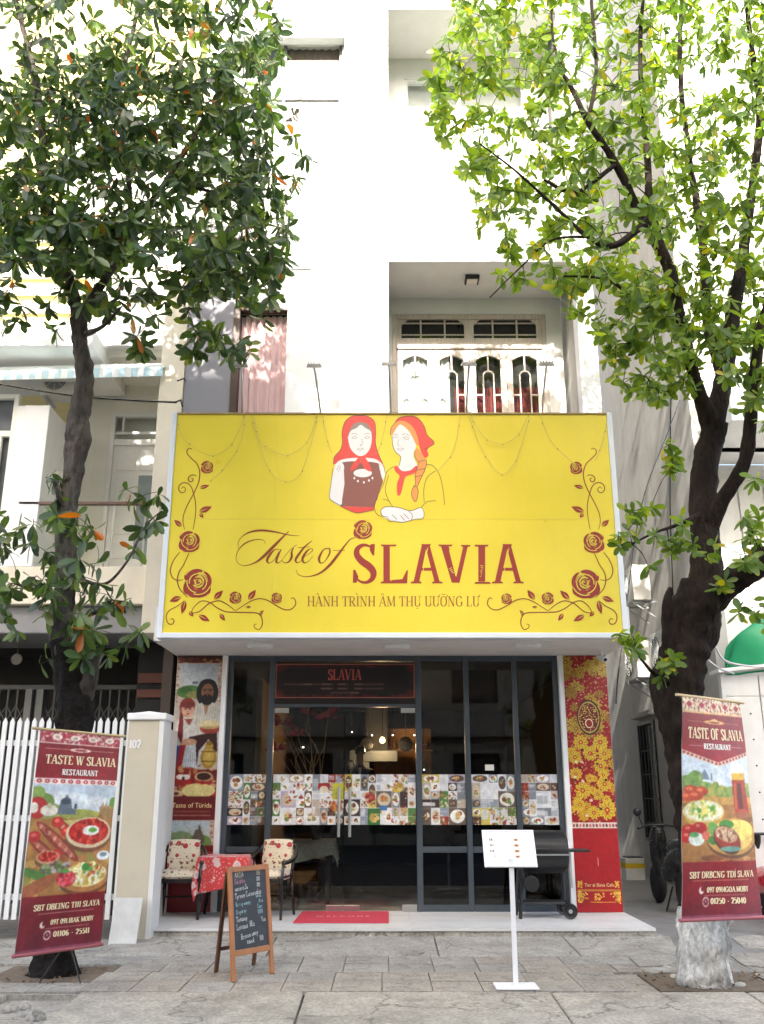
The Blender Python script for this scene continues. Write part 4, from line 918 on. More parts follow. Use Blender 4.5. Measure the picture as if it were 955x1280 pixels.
# script "Taste of"
zB = Z(280, 640, 4.775)
def stroke(mb, pts, ws, k): ribbon(mb, zB(pts), [w / 4.775 for w in ws], sg, YS - .0015 - .0002 * k, 7)
mb = MB()
stroke(mb, [(88, 218), (85, 182), (110, 146), (160, 119), (230, 110), (310, 120), (390, 138), (452, 142)], [2, 3, 5, 10, 13, 9, 5, 2], 0)
stroke(mb, [(386, 116), (345, 156), (295, 207), (240, 262), (190, 300), (130, 320), (90, 310), (72, 278), (86, 228), (130, 185), (190, 165), (235, 168), (247, 190)], [4, 11, 17, 17, 9, 4, 3, 3, 5, 8, 5, 3, 2], 1)
mb.build('script_letter', M_vine, S)
def letter(*st):
    mb = MB()
    for k, (p, w) in enumerate(st): stroke(mb, p, w, k)
    mb.build('script_letter', M_vine, S)
letter(([(332, 226), (305, 224), (272, 258), (257, 290), (270, 305), (300, 285), (326, 240)], [3, 6, 15, 13, 5, 3, 3]), ([(342, 222), (318, 270), (312, 298), (326, 303), (348, 284)], [5, 13, 11, 5, 2]))
letter(([(348, 284), (390, 232), (434, 195)], [2, 3, 3]), ([(416, 214), (404, 240), (404, 268), (388, 296), (362, 304), (346, 290)], [4, 10, 14, 9, 4, 4]))
letter(([(526, 172), (485, 205), (450, 248), (428, 284), (436, 303), (460, 292), (478, 274)], [3, 9, 14, 13, 6, 3, 2]), ([(440, 213), (512, 208)], [3, 3]))
letter(([(478, 268), (506, 250), (530, 228), (516, 219), (490, 240), (468, 280), (480, 304), (506, 292), (532, 262)], [3, 3, 4, 4, 12, 14, 7, 3, 2]))
letter(([(616, 216), (592, 228), (568, 274), (574, 303), (600, 296), (630, 248), (628, 218), (606, 224)], [3, 8, 14, 8, 4, 9, 7, 3]))
letter(([(790, 152), (755, 163), (722, 200), (680, 256), (630, 318), (570, 366), (500, 386), (448, 376), (430, 345)], [3, 6, 9, 15, 16, 10, 5, 4, 2]), ([(650, 229), (722, 230)], [3, 3]))
# SLAVIA
zC = Z(430, 640, 3.979)
def cap(polys=(), ribs=()):
    mb = MB(); k = 0
    for p in polys: flat(mb, zC(p), sg, YS - .0015 - .0002 * k); k += 1
    for p, w in ribs: ribbon(mb, zC(p), [x / 3.979 for x in w], sg, YS - .0015 - .0002 * k, 7); k += 1
    return mb.build('capital_letter', M_mar, S)
def hi(par, ribs):
    mb = MB()
    for k, (p, w) in enumerate(ribs): ribbon(mb, zC(p), [w / 3.979] * len(p), sg, YS - .0045 - .0002 * k, 3)
    mb.build('inline_highlight', M_yline, par)
def serf(x0, x1, y, up): d = -9 if up else 9; return [(x0, y), (x1, y), (x1 - 6, y + d), (x0 + 6, y + d)]
cap([[(132, 160), (154, 160), (150, 216), (142, 216), (128, 190)], [(46, 288), (56, 288), (72, 322), (62, 352), (44, 352)]],
    [([(146, 190), (125, 170), (95, 165), (68, 182), (64, 212), (88, 244), (124, 270), (146, 300), (140, 332), (112, 350), (80, 345), (54, 322)], [6, 10, 16, 24, 30, 34, 36, 32, 24, 15, 11, 8])])
o = cap([[(196, 168), (228, 168), (228, 346), (196, 346)], serf(182, 262, 162, 0), serf(180, 290, 355, 1), [(226, 340), (290, 334), (312, 290), (318, 290), (314, 355), (226, 355)]])
hi(o, [([(234, 180), (234, 345)], 3), ([(236, 178), (250, 172)], 2)])
def bigA(dx):
    o = cap([[(387 + dx, 165), (412 + dx, 165), (374 + dx, 348), (346 + dx, 348)], [(404 + dx, 166), (426 + dx, 166), (476 + dx, 348), (450 + dx, 348)], [(384 + dx, 278), (448 + dx, 278), (452 + dx, 292), (380 + dx, 292)], serf(330 + dx, 388 + dx, 355, 1), serf(436 + dx, 492 + dx, 355, 1), [(384 + dx, 160), (432 + dx, 160), (428 + dx, 170), (388 + dx, 170)]])
    hi(o, [([(417 + dx, 178), (386 + dx, 330)], 3)])
bigA(0); bigA(404)
o = cap([[(482, 168), (520, 168), (566, 352), (536, 352)], [(594, 168), (616, 168), (574, 352), (552, 352)], serf(468, 540, 162, 0), serf(580, 630, 164, 0)])
hi(o, [([(524, 190), (556, 320)], 3)] + [([(522 + 5 * q, 285 + 6 * q), (536 + 4 * q, 276 + 9 * q)], 3) for q in range(4)])
o = cap([[(668, 168), (702, 168), (702, 346), (668, 346)], serf(648, 720, 163, 0), serf(648, 730, 357, 1)])
hi(o, [([(706, 182), (706, 345)], 3)] + [([(676 + 3 * (q % 3), 265 + 9 * q), (694 - 2 * q, 270 + 9 * q)], 2.5) for q in range(7)])
# the Vietnamese line
T_ = 'HÀNH TRÌNH ÂM THỤ UƯỠNG LƯ'; tw = text_width(T_, 1.0)
x0p, x1p, yb, hh = 384, 600, 758, 12.6
mb = MB(); lettering(mb, T_, lambda u, v: sg(x0p + (x1p - x0p) * u / tw, yb - v * hh), YS - .0015, thick=.13, thin=.05)
mb.build('lettering', mat('brown_letter_vinyl', (.34, .12, .03), .45), S)
# portraits of two women
zD = Z(400, 500, 4.775)
PM = {n_: mat('portrait_' + n_, c_, .42, .02, 5) for n_, c_ in dict(red=(.75, .075, .06), white=(.80, .80, .80), brown=(.27, .10, .08), hair=(.30, .24, .21), orange=(.82, .33, .09), line=(.12, .07, .06), pink=(.70, .30, .26)).items()}
def flatpart(par, name, m, pts, lvl, smooth=True):
    mb = MB(); q = pts
    if smooth: q = catmull(pts + [pts[0]], 4)[:-1]
    flat(mb, zD(q), sg, YS - .001 - .0007 * lvl); return mb.build(name, m, par)
def lines(par, ls, lvl, w=3.6, m=None):
    for k, l in enumerate(ls):
        mb = MB(); ribbon(mb, zD(l), [w / 4.775] * len(l), sg, YS - .001 - .0007 * lvl - .00008 * k, 5); mb.build('outline', m or PM['line'], par)
sil1 = flatpart(S, 'headscarf', PM['red'], [(80, 385), (86, 340), (120, 300), (133, 258), (132, 190), (150, 130), (190, 98), (240, 92), (290, 100), (325, 130), (333, 190), (332, 260), (350, 325), (380, 395), (330, 372), (240, 362), (150, 365), (105, 378)], 2)
flatpart(S, 'sleeve', PM['white'], [(118, 366), (88, 400), (66, 500), (56, 570), (66, 597), (122, 630), (142, 560), (150, 490), (146, 420), (140, 385)], 1)
flatpart(S, 'sleeve', PM['white'], [(350, 375), (385, 410), (390, 436), (376, 476), (360, 430)], 1)
flatpart(sil1, 'vest', PM['brown'], [(118, 372), (142, 420), (148, 490), (138, 560), (120, 634), (325, 640), (345, 570), (376, 490), (362, 425), (352, 368), (240, 350)], 0, False)
flatpart(sil1, 'vest_hem', PM['red'], [(120, 635), (326, 640), (320, 660), (270, 668), (222, 675), (180, 662), (145, 648)], 1, False)
vest2 = flatpart(sil1, 'vest_front', PM['brown'], [(150, 372), (340, 372), (360, 425), (370, 490), (340, 600), (130, 610), (146, 500), (142, 420)], 2.5, False)
flatpart(sil1, 'collar', PM['white'], [(84, 400), (110, 366), (160, 350), (240, 346), (320, 350), (362, 374), (382, 402), (340, 376), (240, 366), (150, 370), (110, 384)], 4)
flatpart(sil1, 'hair', PM['hair'], [(172, 195), (195, 150), (240, 132), (283, 146), (310, 190), (300, 215), (243, 190), (180, 215)], 3.2)
flatpart(sil1, 'face', PM['white'], [(166, 225), (184, 185), (218, 168), (243, 149), (272, 168), (302, 188), (309, 230), (300, 285), (275, 322), (243, 336), (210, 322), (180, 285)], 4)
flatpart(sil1, 'blouse', PM['white'], ell(255, 437, 55, 25, 14), 5)
flatpart(sil1, 'scarf_knot', PM['red'], [(180, 427), (190, 390), (215, 360), (235, 338), (262, 338), (282, 362), (302, 398), (304, 427), (268, 412), (243, 375), (215, 408)], 6)
mb = MB()
for a, b in ((205, 467), (226, 485), (262, 492), (292, 481), (313, 467)): flat(mb, zD(ell(a, b, 6, 8, 8)), sg, YS - .0056)
mb.build('necklace', PM['white'], sil1)
lines(sil1, [[(190, 227), (205, 217), (222, 226), (205, 232), (190, 227)], [(266, 225), (281, 216), (298, 225), (281, 231), (266, 225)], [(188, 206), (205, 200), (224, 207)], [(262, 206), (281, 199), (300, 205)], [(250, 232), (252, 262), (238, 271), (252, 275)], [(222, 294), (240, 288), (260, 294), (240, 302), (222, 294)], [(243, 375), (240, 345)], [(110, 430), (124, 398)], [(100, 420), (116, 390)]], 6.5, 2.4, PM['hair'])
lines(sil1, [[(80, 385), (86, 340), (120, 300), (133, 258), (132, 190), (150, 130), (190, 98), (240, 92), (290, 100), (325, 130), (333, 190), (332, 260), (350, 325), (382, 400)], [(76, 410), (66, 500), (56, 570), (66, 597), (122, 630), (180, 662), (222, 675), (270, 668), (322, 655)], [(382, 400), (390, 436)]], 5.5, 3)
sil2 = flatpart(S, 'headscarf', PM['red'], [(445, 140), (470, 108), (520, 97), (565, 100), (600, 125), (625, 165), (640, 210), (682, 255), (655, 280), (640, 300), (648, 330), (625, 345), (600, 300), (588, 260), (570, 215), (520, 150)], 2)
flatpart(sil2, 'face', PM['white'], [(430, 215), (440, 195), (455, 170), (478, 146), (512, 162), (545, 200), (570, 260), (572, 290), (560, 310), (560, 345), (582, 400), (545, 426), (490, 424), (466, 398), (482, 345), (450, 310), (434, 268)], 3)
flatpart(sil2, 'hair_band', PM['orange'], [(420, 212), (424, 170), (445, 140), (480, 124), (520, 134), (556, 165), (580, 215), (590, 268), (572, 262), (540, 200), (510, 165), (478, 147), (455, 170), (440, 195)], 4)
flatpart(sil2, 'blouse_collar', PM['red'], [(442, 402), (460, 394), (490, 424), (540, 420), (575, 392), (582, 418), (560, 440), (515, 455), (502, 480), (482, 560), (462, 566), (460, 500), (475, 455), (450, 428)], 4)
flatpart(sil2, 'braid', PM['orange'], [(566, 305), (582, 288), (622, 340), (634, 358), (634, 395), (622, 435), (600, 475), (580, 520), (586, 555), (570, 608), (546, 570), (552, 532), (570, 500), (568, 450), (582, 400), (586, 372), (567, 340)], 5)
flatpart(sil2, 'hands', PM['white'], [(362, 662), (385, 640), (430, 638), (480, 645), (540, 660), (600, 643), (620, 670), (614, 706), (570, 712), (530, 722), (490, 731), (440, 724), (405, 712), (376, 694)], 3)
lines(sil2, [[(445, 395), (400, 430), (380, 500), (345, 570), (325, 630), (336, 678), (368, 697)], [(410, 450), (390, 530), (405, 590), (436, 640)], [(632, 388), (672, 392), (712, 445), (735, 540), (743, 628)], [(690, 424), (642, 460), (620, 530), (622, 612)], [(604, 642), (640, 608), (692, 602)], [(374, 592), (400, 598), (418, 608)],
             [(362, 662), (385, 640), (430, 638), (480, 645), (540, 662), (600, 643), (620, 670), (614, 706), (570, 712), (530, 722), (490, 731), (440, 722)], [(362, 662), (372, 692), (408, 700)], [(430, 685), (460, 715)], [(480, 690), (505, 720)], [(500, 680), (530, 710)], [(530, 664), (552, 690), (545, 716)], [(405, 706), (412, 726), (440, 724)],
             [(420, 212), (424, 170), (445, 140), (470, 108), (520, 97), (565, 100), (600, 125), (625, 165), (640, 210), (682, 255), (655, 280), (622, 296)], [(430, 215), (434, 268), (450, 310), (482, 342), (470, 396)], [(567, 305), (567, 340), (586, 372), (582, 400), (568, 450), (570, 500), (552, 532), (546, 570), (570, 608), (586, 555), (580, 520)], [(634, 358), (634, 395), (600, 475), (580, 520)], [(585, 370), (628, 360)], [(575, 420), (626, 410)], [(570, 460), (612, 450)], [(556, 515), (582, 522)]], 7, 3)
lines(sil2, [[(436, 228), (450, 220), (464, 228)], [(498, 226), (514, 220), (530, 230), (514, 236), (498, 226)], [(434, 210), (450, 205), (466, 212)], [(490, 210), (512, 203), (534, 214)], [(470, 236), (464, 268), (476, 276)], [(462, 294), (480, 288), (500, 292), (480, 304), (462, 294)]], 6, 2.4, PM['hair'])

# ---- flood lamps on arms above the sign
M_lampbody = mat('weathered_lamp', (.33, .33, .32), .5, .1, 12, metal=.5)
where = ['below the pink curtain', 'left of the painted women', 'between the painted women', 'before the middle balcony door', 'at the rightmost balcony door']
ends = []
for i, (bx, hx, hy) in enumerate(((303, 301, 455), (401, 393, 455), (489, 486, 453), (583, 586, 453), (678, 683, 453))):
    b = P(bx, 516, YS + .08); b.z = sgz1; h = P(hx, hy + 4, YS - .45)
    t = thing('flood_lamp', 'slim grey flood lamp on the yellow sign ' + where[i], 'lamp', tuple(b), 'flood lamps over the sign')
    mb = MB(); mb.tube([b + Vector((0, 0, -.002)), b + (h - b) * .35 + Vector((0, .06, .02)), h], .012, 8); mb.build('arm', M_galv, t, smooth=True)
    MB().box(b.x - .035, b.x + .035, b.y - .03, b.y + .03, b.z, b.z + .012).build('base_plate', M_galv, t)
    Mx = Matrix.Translation(h) @ Matrix.Rotation(R(28), 4, 'X')
    hb = MB(); hb.box(-.095, .095, -.055, .055, 0, .045); hb.v = [((x_ * (.82 if z_ > .02 else 1)), y_ * (.7 if z_ > .02 else 1), z_) for x_, y_, z_ in hb.v]; hb.xf(Mx); hd = hb.build('lamp_head', M_lampbody, t, bevel=.006)
    MB().box(-.085, .085, -.046, .046, -.004, -.0005).xf(Mx).build('lens', M_offw, hd)
    fb = MB(); [fb.box(-.07 + q * .035 - .004, -.07 + q * .035 + .004, -.036, .036, .0455, .06) for q in range(5)]; fb.xf(Mx).build('cooling_fin', M_lampbody, hd)
# ---- fairy light strings drooping over the sign
M_wire = mat('pale_wire', (.42, .34, .14), .5, .1, 10); M_bulb = mat('tiny_bulb', (.22, .17, .08), .2, .1, 10)
sw = [([(222, 522), (230, 548), (262, 569), (290, 555), (306, 517)], 'lying against the upper left corner'), ([(307, 519), (300, 555), (280, 585), (264, 600)], 'hanging down past the upper left rose'),
      ([(315, 517), (325, 550), (356, 569), (384, 552), (396, 517)], 'upper of two swags left of the women'), ([(317, 520), (332, 578), (354, 602), (378, 588), (397, 521)], 'lower of two swags left of the women'),
      ([(403, 517), (408, 545), (414, 565)], 'running down to the left woman'), ([(484, 517), (478, 548), (472, 566)], 'running down between the two women'), ([(576, 517), (567, 562), (548, 588)], 'trailing right of the braided woman'),
      ([(586, 520), (602, 560), (625, 592), (645, 575), (662, 521)], 'lower of two swags right of the women'), ([(587, 517), (604, 545), (626, 555), (648, 543), (661, 517)], 'upper of two swags right of the women'), ([(674, 517), (690, 553), (716, 578)], 'hanging down to the right top rose'), ([(758, 530), (752, 556), (744, 576)], 'at the far right edge of the sign')]
for pts, w in sw:
    q = catmull([tuple(P(a, b + .0, YS - .032)) for a, b in pts], 8); q = [(x_ + rnd.uniform(-.004, .004), y_, min(z_ + rnd.uniform(-.004, .004), sgz1 + .01)) for x_, y_, z_ in q]
    t = thing('fairy_light_string', 'thin string of tiny unlit bulbs ' + w, 'string lights', tuple(q[0]), 'fairy light strings on the sign')
    mb = MB(); mb.tube(q, .0026, 5); mb.build('wire', M_wire, t)
    for j in range(3, len(q), 7): MB().lathe(q[j], [(.002, .0), (.005, -.006), (.006, -.014), (.002, -.02)], 7).build('bulb', M_bulb, t)
# ================================================================== furniture on the porch
M_fab = mat('dotted_cream_fabric', (.66, .58, .42), .9, .06, 14, .1, 200, sheen=.3)
def fabric_nodes():                                   # red strawberries and small brown motifs on cream cloth
    nt = M_fab.node_tree; n = nt.nodes; L = nt.links; b = n['Principled BSDF']; src = b.inputs['Base Color'].links[0].from_socket
    tc = n.new('ShaderNodeTexCoord')
    for sc, thr, col, off in ((9.5, .30, (.40, .03, .04), 0), (15.0, .26, (.17, .10, .05), 3.3), (26.0, .2, (.36, .24, .13), 7.7), (21.0, .16, (.33, .05, .04), 5.1)):
        mp = n.new('ShaderNodeMapping'); mp.inputs['Location'].default_value = (off, off, off); L.new(tc.outputs['Object'], mp.inputs[0])
        vo = n.new('ShaderNodeTexVoronoi'); vo.inputs['Scale'].default_value = sc; vo.inputs['Randomness'].default_value = .45; L.new(mp.outputs[0], vo.inputs['Vector'])
        lt = n.new('ShaderNodeMath'); lt.operation = 'LESS_THAN'; lt.inputs[1].default_value = thr; L.new(vo.outputs['Distance'], lt.inputs[0])
        mx = n.new('ShaderNodeMix'); mx.data_type = 'RGBA'; L.new(lt.outputs[0], mx.inputs[0]); L.new(src, mx.inputs[6]); mx.inputs[7].default_value = (*col, 1); src = mx.outputs[2]
    L.new(src, b.inputs['Base Color'])
fabric_nodes()
M_cwood = mat('black_lacquer_wood', (.012, .009, .008), .22, .1, 10, coat=.3)
def cushion(mb, w, d, h, n=10, puff=.35):
    v = []; fs = []
    for s_ in (1, -1):
        for i in range(n + 1):
            for j in range(n + 1):
                a, b = i / n * 2 - 1, j / n * 2 - 1; e = (1 - abs(a) ** 6) * (1 - abs(b) ** 6)
                k = 1 - .06 * (abs(a * b)) ** 2
                v.append((a * w / 2 * k, b * d / 2 * k, s_ * h / 2 * (e ** .35 if e > 0 else 0)))
    N = n + 1
    for i in range(n):
        for j in range(n):
            q = (i * N + j, (i + 1) * N + j, (i + 1) * N + j + 1, i * N + j + 1); fs.append(q); fs.append(tuple(x_ + N * N for x_ in q[::-1]))
    mb.add(v, fs)
def make_chair():
    t = empty('armchair'); L_ = dict(parent=t, local=True)
    for sx in (-1, 1):
        MB().tube([(sx * .235, -.24, 0), (sx * .235, -.235, .22), (sx * .235, -.235, .42), (sx * .245, -.225, .60)], [.016, .02, .021, .017], 8).build('leg', M_cwood, smooth=True, **L_)
        MB().tube([(sx * .215, .27, 0), (sx * .20, .22, .25), (sx * .195, .205, .42)], [.016, .02, .02], 8).build('leg', M_cwood, smooth=True, **L_)
        MB().tube([(sx * .2, .205, .44), (sx * .232, -.02, .44), (sx * .235, -.22, .44)], .012, 6).build('seat_rail', M_cwood, smooth=True, **L_)
        MB().tube([(sx * .252, .0, .44), (sx * .262, .02, .58)], .009, 6).build('spindle', M_cwood, smooth=True, **L_)
        MB().tube([(sx * .24, .1, .44), (sx * .25, .12, .63)], .009, 6).build('spindle', M_cwood, smooth=True, **L_)
        MB().tube([(sx * .195, .21, .42), (sx * .20, .26, .62), (sx * .17, .30, .78)], .015, 6).build('back_post', M_cwood, smooth=True, **L_)
    arc = [(-.245, -.235, .595), (-.268, -.1, .605), (-.265, .08, .635), (-.235, .22, .70), (-.165, .30, .765), (-.06, .325, .79), (.06, .325, .79), (.165, .30, .765), (.235, .22, .70), (.265, .08, .635), (.268, -.1, .605), (.245, -.235, .595)]
    MB().tube(catmull(arc, 5), .026, 9).build('bow_arm', M_cwood, smooth=True, **L_)
    MB().box(-.22, .22, -.235, -.205, .385, .43).build('front_rail', M_cwood, bevel=.006, **L_)
    MB().tube([(-.19, .23, .2), (.19, .23, .2)], .01, 6).build('stretcher', M_cwood, **L_)
    s_ = MB(); cushion(s_, .47, .46, .12); s_.xf(Matrix.Translation((0, -.02, .455))).build('seat_cushion', M_fab, smooth=True, **L_)
    b_ = MB(); cushion(b_, .38, .40, .07); b_.xf(Matrix.Translation((0, .235, .635)) @ Matrix.Rotation(R(78), 4, 'X')).build('back_cushion', M_fab, smooth=True, **L_)
    return t
ch = make_chair(); ch.location = (-2.32, 11.37, ZP + .002); ch.rotation_euler.z = R(6)
tag(ch, 'black bow-armed chair with strawberry cushions beside the white boundary wall', 'chair', 'porch chairs')
c2 = copy_tree(ch); c2.location = (-1.30, 11.42, ZP + .002); c2.rotation_euler.z = R(-14)
tag(c2, 'black bow-armed chair with strawberry cushions behind the chalkboard', 'chair', 'porch chairs')
# table and floral cloth
tb = thing('porch_table', 'small table hidden under a red floral cloth between two armchairs', 'table', (-1.82, 11.45, ZP))
MB().box(-2.08, -1.56, 11.2, 11.70, .755, .775).build('tabletop', M_brown, tb, bevel=.004)
for sx in (-1, 1):
    for sy in (-1, 1): MB().bar((-1.82 + sx * .26, 11.45 + sy * .23, ZP + .002), (-1.82 + sx * .16, 11.45 + sy * .17, .754), .028, .028).build('leg', M_blackm, tb)
M_cloth = mat('red_floral_cloth', (.55, .045, .045), .9, .1, 10, .1, 150, sheen=.3)
def cloth_nodes():
    nt = M_cloth.node_tree; n = nt.nodes; L = nt.links; b = n['Principled BSDF']; src = b.inputs['Base Color'].links[0].from_socket; tc = n.new('ShaderNodeTexCoord')
    for sc, lo, hi_, col, fac in ((8.0, .0, .36, (.62, .55, .52), .8), (8.0, .10, .17, (.25, .16, .22), .75), (34.0, 0, .3, (.68, .42, .38), .55)):
        vo = n.new('ShaderNodeTexVoronoi'); vo.inputs['Scale'].default_value = sc; L.new(tc.outputs['Object'], vo.inputs['Vector'])
        nz = n.new('ShaderNodeTexNoise'); nz.inputs['Scale'].default_value = 45; L.new(tc.outputs['Object'], nz.inputs['Vector'])
        ad = n.new('ShaderNodeMath'); ad.operation = 'MULTIPLY_ADD'; ad.inputs[1].default_value = .35; L.new(nz.outputs[0], ad.inputs[0]); L.new(vo.outputs['Distance'], ad.inputs[2])
        sb = n.new('ShaderNodeMath'); sb.operation = 'SUBTRACT'; sb.inputs[1].default_value = .17; L.new(ad.outputs[0], sb.inputs[0])
        cp = n.new('ShaderNodeMath'); cp.operation = 'COMPARE'; cp.inputs[1].default_value = (lo + hi_) / 2; cp.inputs[2].default_value = (hi_ - lo) / 2; L.new(sb.outputs[0], cp.inputs[0])
        mu = n.new('ShaderNodeMath'); mu.operation = 'MULTIPLY'; mu.inputs[1].default_value = fac; L.new(cp.outputs[0], mu.inputs[0])
        mx = n.new('ShaderNodeMix'); mx.data_type = 'RGBA'; L.new(mu.outputs[0], mx.inputs[0]); L.new(src, mx.inputs[6]); mx.inputs[7].default_value = (*col, 1); src = mx.outputs[2]
    L.new(src, b.inputs['Base Color'])
cloth_nodes()
def draped(c, hx, hy, ztop, drop, rot, n=44):       # square cloth laid over a rectangular top; corners hang lower
    v = []; N = n + 1; E = hx + drop
    for i in range(N):
        for j in range(N):
            a, b = (i / n * 2 - 1) * E, (j / n * 2 - 1) * E
            a, b = a * math.cos(rot) - b * math.sin(rot), a * math.sin(rot) + b * math.cos(rot)
            ox, oy = max(abs(a) - hx, 0), max(abs(b) - hy, 0); o = math.hypot(ox, oy)
            fold = .022 * min(o / .2, 1) * math.sin(11 * math.atan2(b, a) + 2)
            fl = .05 * min(o / .3, 1) + fold
            px_, py_ = max(-hx, min(hx, a)), max(-hy, min(hy, b))
            if o > 0: px_ += math.copysign(ox / o * (.012 + fl), a) if ox else 0; py_ += math.copysign(oy / o * (.012 + fl), b) if oy else 0
            v.append((c[0] + px_, c[1] + py_, ztop - max(o - .012, 0) * .985 + .004 * math.sin(a * 20) * math.sin(b * 17) * (o == 0) * .3))
    return MB().add(v, [(i * N + j, (i + 1) * N + j, (i + 1) * N + j + 1, i * N + j + 1) for i in range(n) for j in range(n)])
cl_ = draped((-1.82, 11.45), .27, .255, .785, .33, R(11)).build('tablecloth', M_cloth, smooth=True)
sd = cl_.modifiers.new('thick', 'SOLIDIFY'); sd.thickness = .003
tag(cl_, 'red cloth with white flowers draped over the small porch table', 'tablecloth')
# door mat
m0, m1, m2, m3 = [G(a, b, ZP + .003) for a, b in ((366, 1154), (486, 1154), (486, 1140), (378, 1140))]
mt = thing('door_mat', 'red welcome mat lying in front of the glass doors', 'mat', ((m0.x + m1.x) / 2, (m0.y + m2.y) / 2, ZP))
v = [m0, m1, m2, m3]; MB().add([p for p in v] + [p + Vector((0, 0, .01)) for p in v], [(3, 2, 1, 0), (4, 5, 6, 7), (0, 1, 5, 4), (1, 2, 6, 5), (2, 3, 7, 6), (3, 0, 4, 7)]).build('mat_body', mat('red_mat', (.55, .045, .075), .9, .1, 20, .2, 200), mt, bevel=.003)
fnt('W E L C O M E', .10, ((m0.x + m1.x) / 2, (m0.y + m2.y) / 2 - .03, ZP + .0145), mat('mat_letter', (.75, .55, .55), .9), mt, rot=Matrix.Identity(4), sx=.95)
# chalkboard on an A-frame
E0, E1 = Vector((-1.23, 8.33, 0)), Vector((-.93, 8.72, 0)); ex = (E1 - E0).normalized(); eb = Vector((-.21, .39, 0)); EW = (E1 - E0).length
topc = eb * .52 + Vector((0, 0, .87))
cb = thing('chalkboard_easel', 'wood framed chalkboard A-frame with handwritten menu standing on the pavement', 'chalkboard', (-1.2, 8.7, 0))
M_cwd = mat('orange_brown_wood', (.34, .13, .04), .45, .2, 10, .06, 60, stretch=(1, 1, .15)); M_cwd2 = mat('dark_stained_wood', (.11, .045, .02), .5, .2, 10, .06, 60, stretch=(1, 1, .15))
upv = topc.normalized(); nrm = ex.cross(upv)
def EB(u, s_, d=0.0): return E0 + ex * u + topc * s_ + nrm * d
for u in (.02, EW - .02): MB().bar(EB(u, .004), EB(u, 1.0), .042, .026, nrm).build('front_leg', M_cwd, cb, bevel=.003)
MB().bar(EB(.0415, .975), EB(EW - .0415, .975), .024, .045, upv).build('top_rail', M_cwd, cb, bevel=.003)
MB().bar(EB(.0415, .235), EB(EW - .0415, .235), .024, .045, upv).build('bottom_rail', M_cwd, cb, bevel=.003)
for u in (.02, EW - .02):
    a = E0 + ex * u + eb * 1.02; MB().bar(a + Vector((0, 0, .008)), EB(u, .965) - nrm * .026 * (1 if nrm.y < 0 else -1), .038, .022, nrm).build('back_leg', M_cwd2, cb, bevel=.003)
MB().bar(E0 + ex * .04 + eb * .88 + Vector((0, 0, .2)), E0 + ex * (EW - .04) + eb * .88 + Vector((0, 0, .2)), .016, .03).build('brace', M_cwd2, cb)
fd = 1 if nrm.y < 0 else -1
v = [EB(u, s_, fd * d) for d in (-.004, .002) for u, s_ in ((.042, .262), (EW - .042, .262), (EW - .042, .948), (.042, .948))]
MB().add(v, [(3, 2, 1, 0), (4, 5, 6, 7), (0, 1, 5, 4), (1, 2, 6, 5), (2, 3, 7, 6), (3, 0, 4, 7)]).build('slate', mat('chalk_slate', (.035, .04, .048), .75, .35, 9, .05, 60, stain=.5, stain_col=(.085, .09, .1)), cb)
LC = {'a': [[(.5, .5), (.2, .5), (.05, .25), (.2, 0), (.45, .12), (.5, .5), (.55, 0)]], 'b': [[(.1, 1), (.1, 0), (.4, .05), (.45, .35), (.12, .45)]], 'c': [[(.5, .45), (.25, .5), (.05, .25), (.25, 0), (.5, .08)]], 'e': [[(.05, .25), (.45, .3), (.3, .5), (.05, .3), (.2, 0), (.5, .08)]],
      'g': [[(.45, .48), (.15, .48), (.1, .2), (.4, .1), (.46, .5), (.42, -.35), (.1, -.3)]], 'i': [[(.15, .5), (.15, .05), (.25, 0)]], 'k': [[(.1, 1), (.1, 0)], [(.45, .5), (.12, .22), (.48, 0)]], 'l': [[(.15, 1), (.12, .05), (.25, 0)]], 'm': [[(.05, 0), (.08, .5), (.22, .45), (.25, 0), (.3, .48), (.45, .42), (.48, 0)]],
      'n': [[(.08, 0), (.1, .5), (.35, .48), (.42, 0)]], 'o': [[(.25, .5), (.05, .25), (.25, 0), (.45, .25), (.25, .5)]], 'r': [[(.1, 0), (.12, .5), (.4, .48)]], 's': [[(.42, .45), (.15, .45), (.25, .25), (.4, .1), (.08, .02)]], 't': [[(.2, .85), (.2, .05), (.4, .02)], [(.02, .5), (.4, .52)]],
      'u': [[(.08, .5), (.1, .05), (.38, .05), (.42, .5), (.46, 0)]], 'v': [[(.05, .5), (.22, 0), (.42, .5)]], 'w': [[(.02, .5), (.12, 0), (.25, .4), (.38, 0), (.5, .5)]], 'x': [[(.05, .5), (.42, 0)], [(.42, .5), (.05, 0)]], 'y': [[(.05, .5), (.22, .1)], [(.45, .5), (.1, -.35)]]}
def chalk(lines_, m, name):
    mb = MB(); kk = 0
    for txt, u0, s0, size, slant in lines_:
        u = u0
        for chh in txt:
            if chh in LC: w, st = .55, LC[chh]
            else:
                g = GL.get(chh, GL[' ']); w = g[0]; st = [p for _, p in g[1]]
            for p in st:
                q = [(u + a * size * .72 + rnd.uniform(-.001, .001), s0 + slant * (u - u0) + b * size + rnd.uniform(-.001, .001)) for a, b in p]
                q = catmull(q, 3) if len(q) > 2 else q
                pts3 = [EB(a, b / topc.length, fd * (.0032 + .00006 * (kk % 12))) for a, b in q]; kk += 1
                for i in range(len(pts3) - 1):
                    a, b = pts3[i], pts3[i + 1]; d = (b - a)
                    if d.length < 1e-6: continue
                    nn = d.cross(nrm).normalized() * .0016
                    mb.add([a - nn, b - nn, b + nn, a + nn], [(0, 1, 2, 3)])
            u += w * size * .78
    return mb.build(name, m, cb)
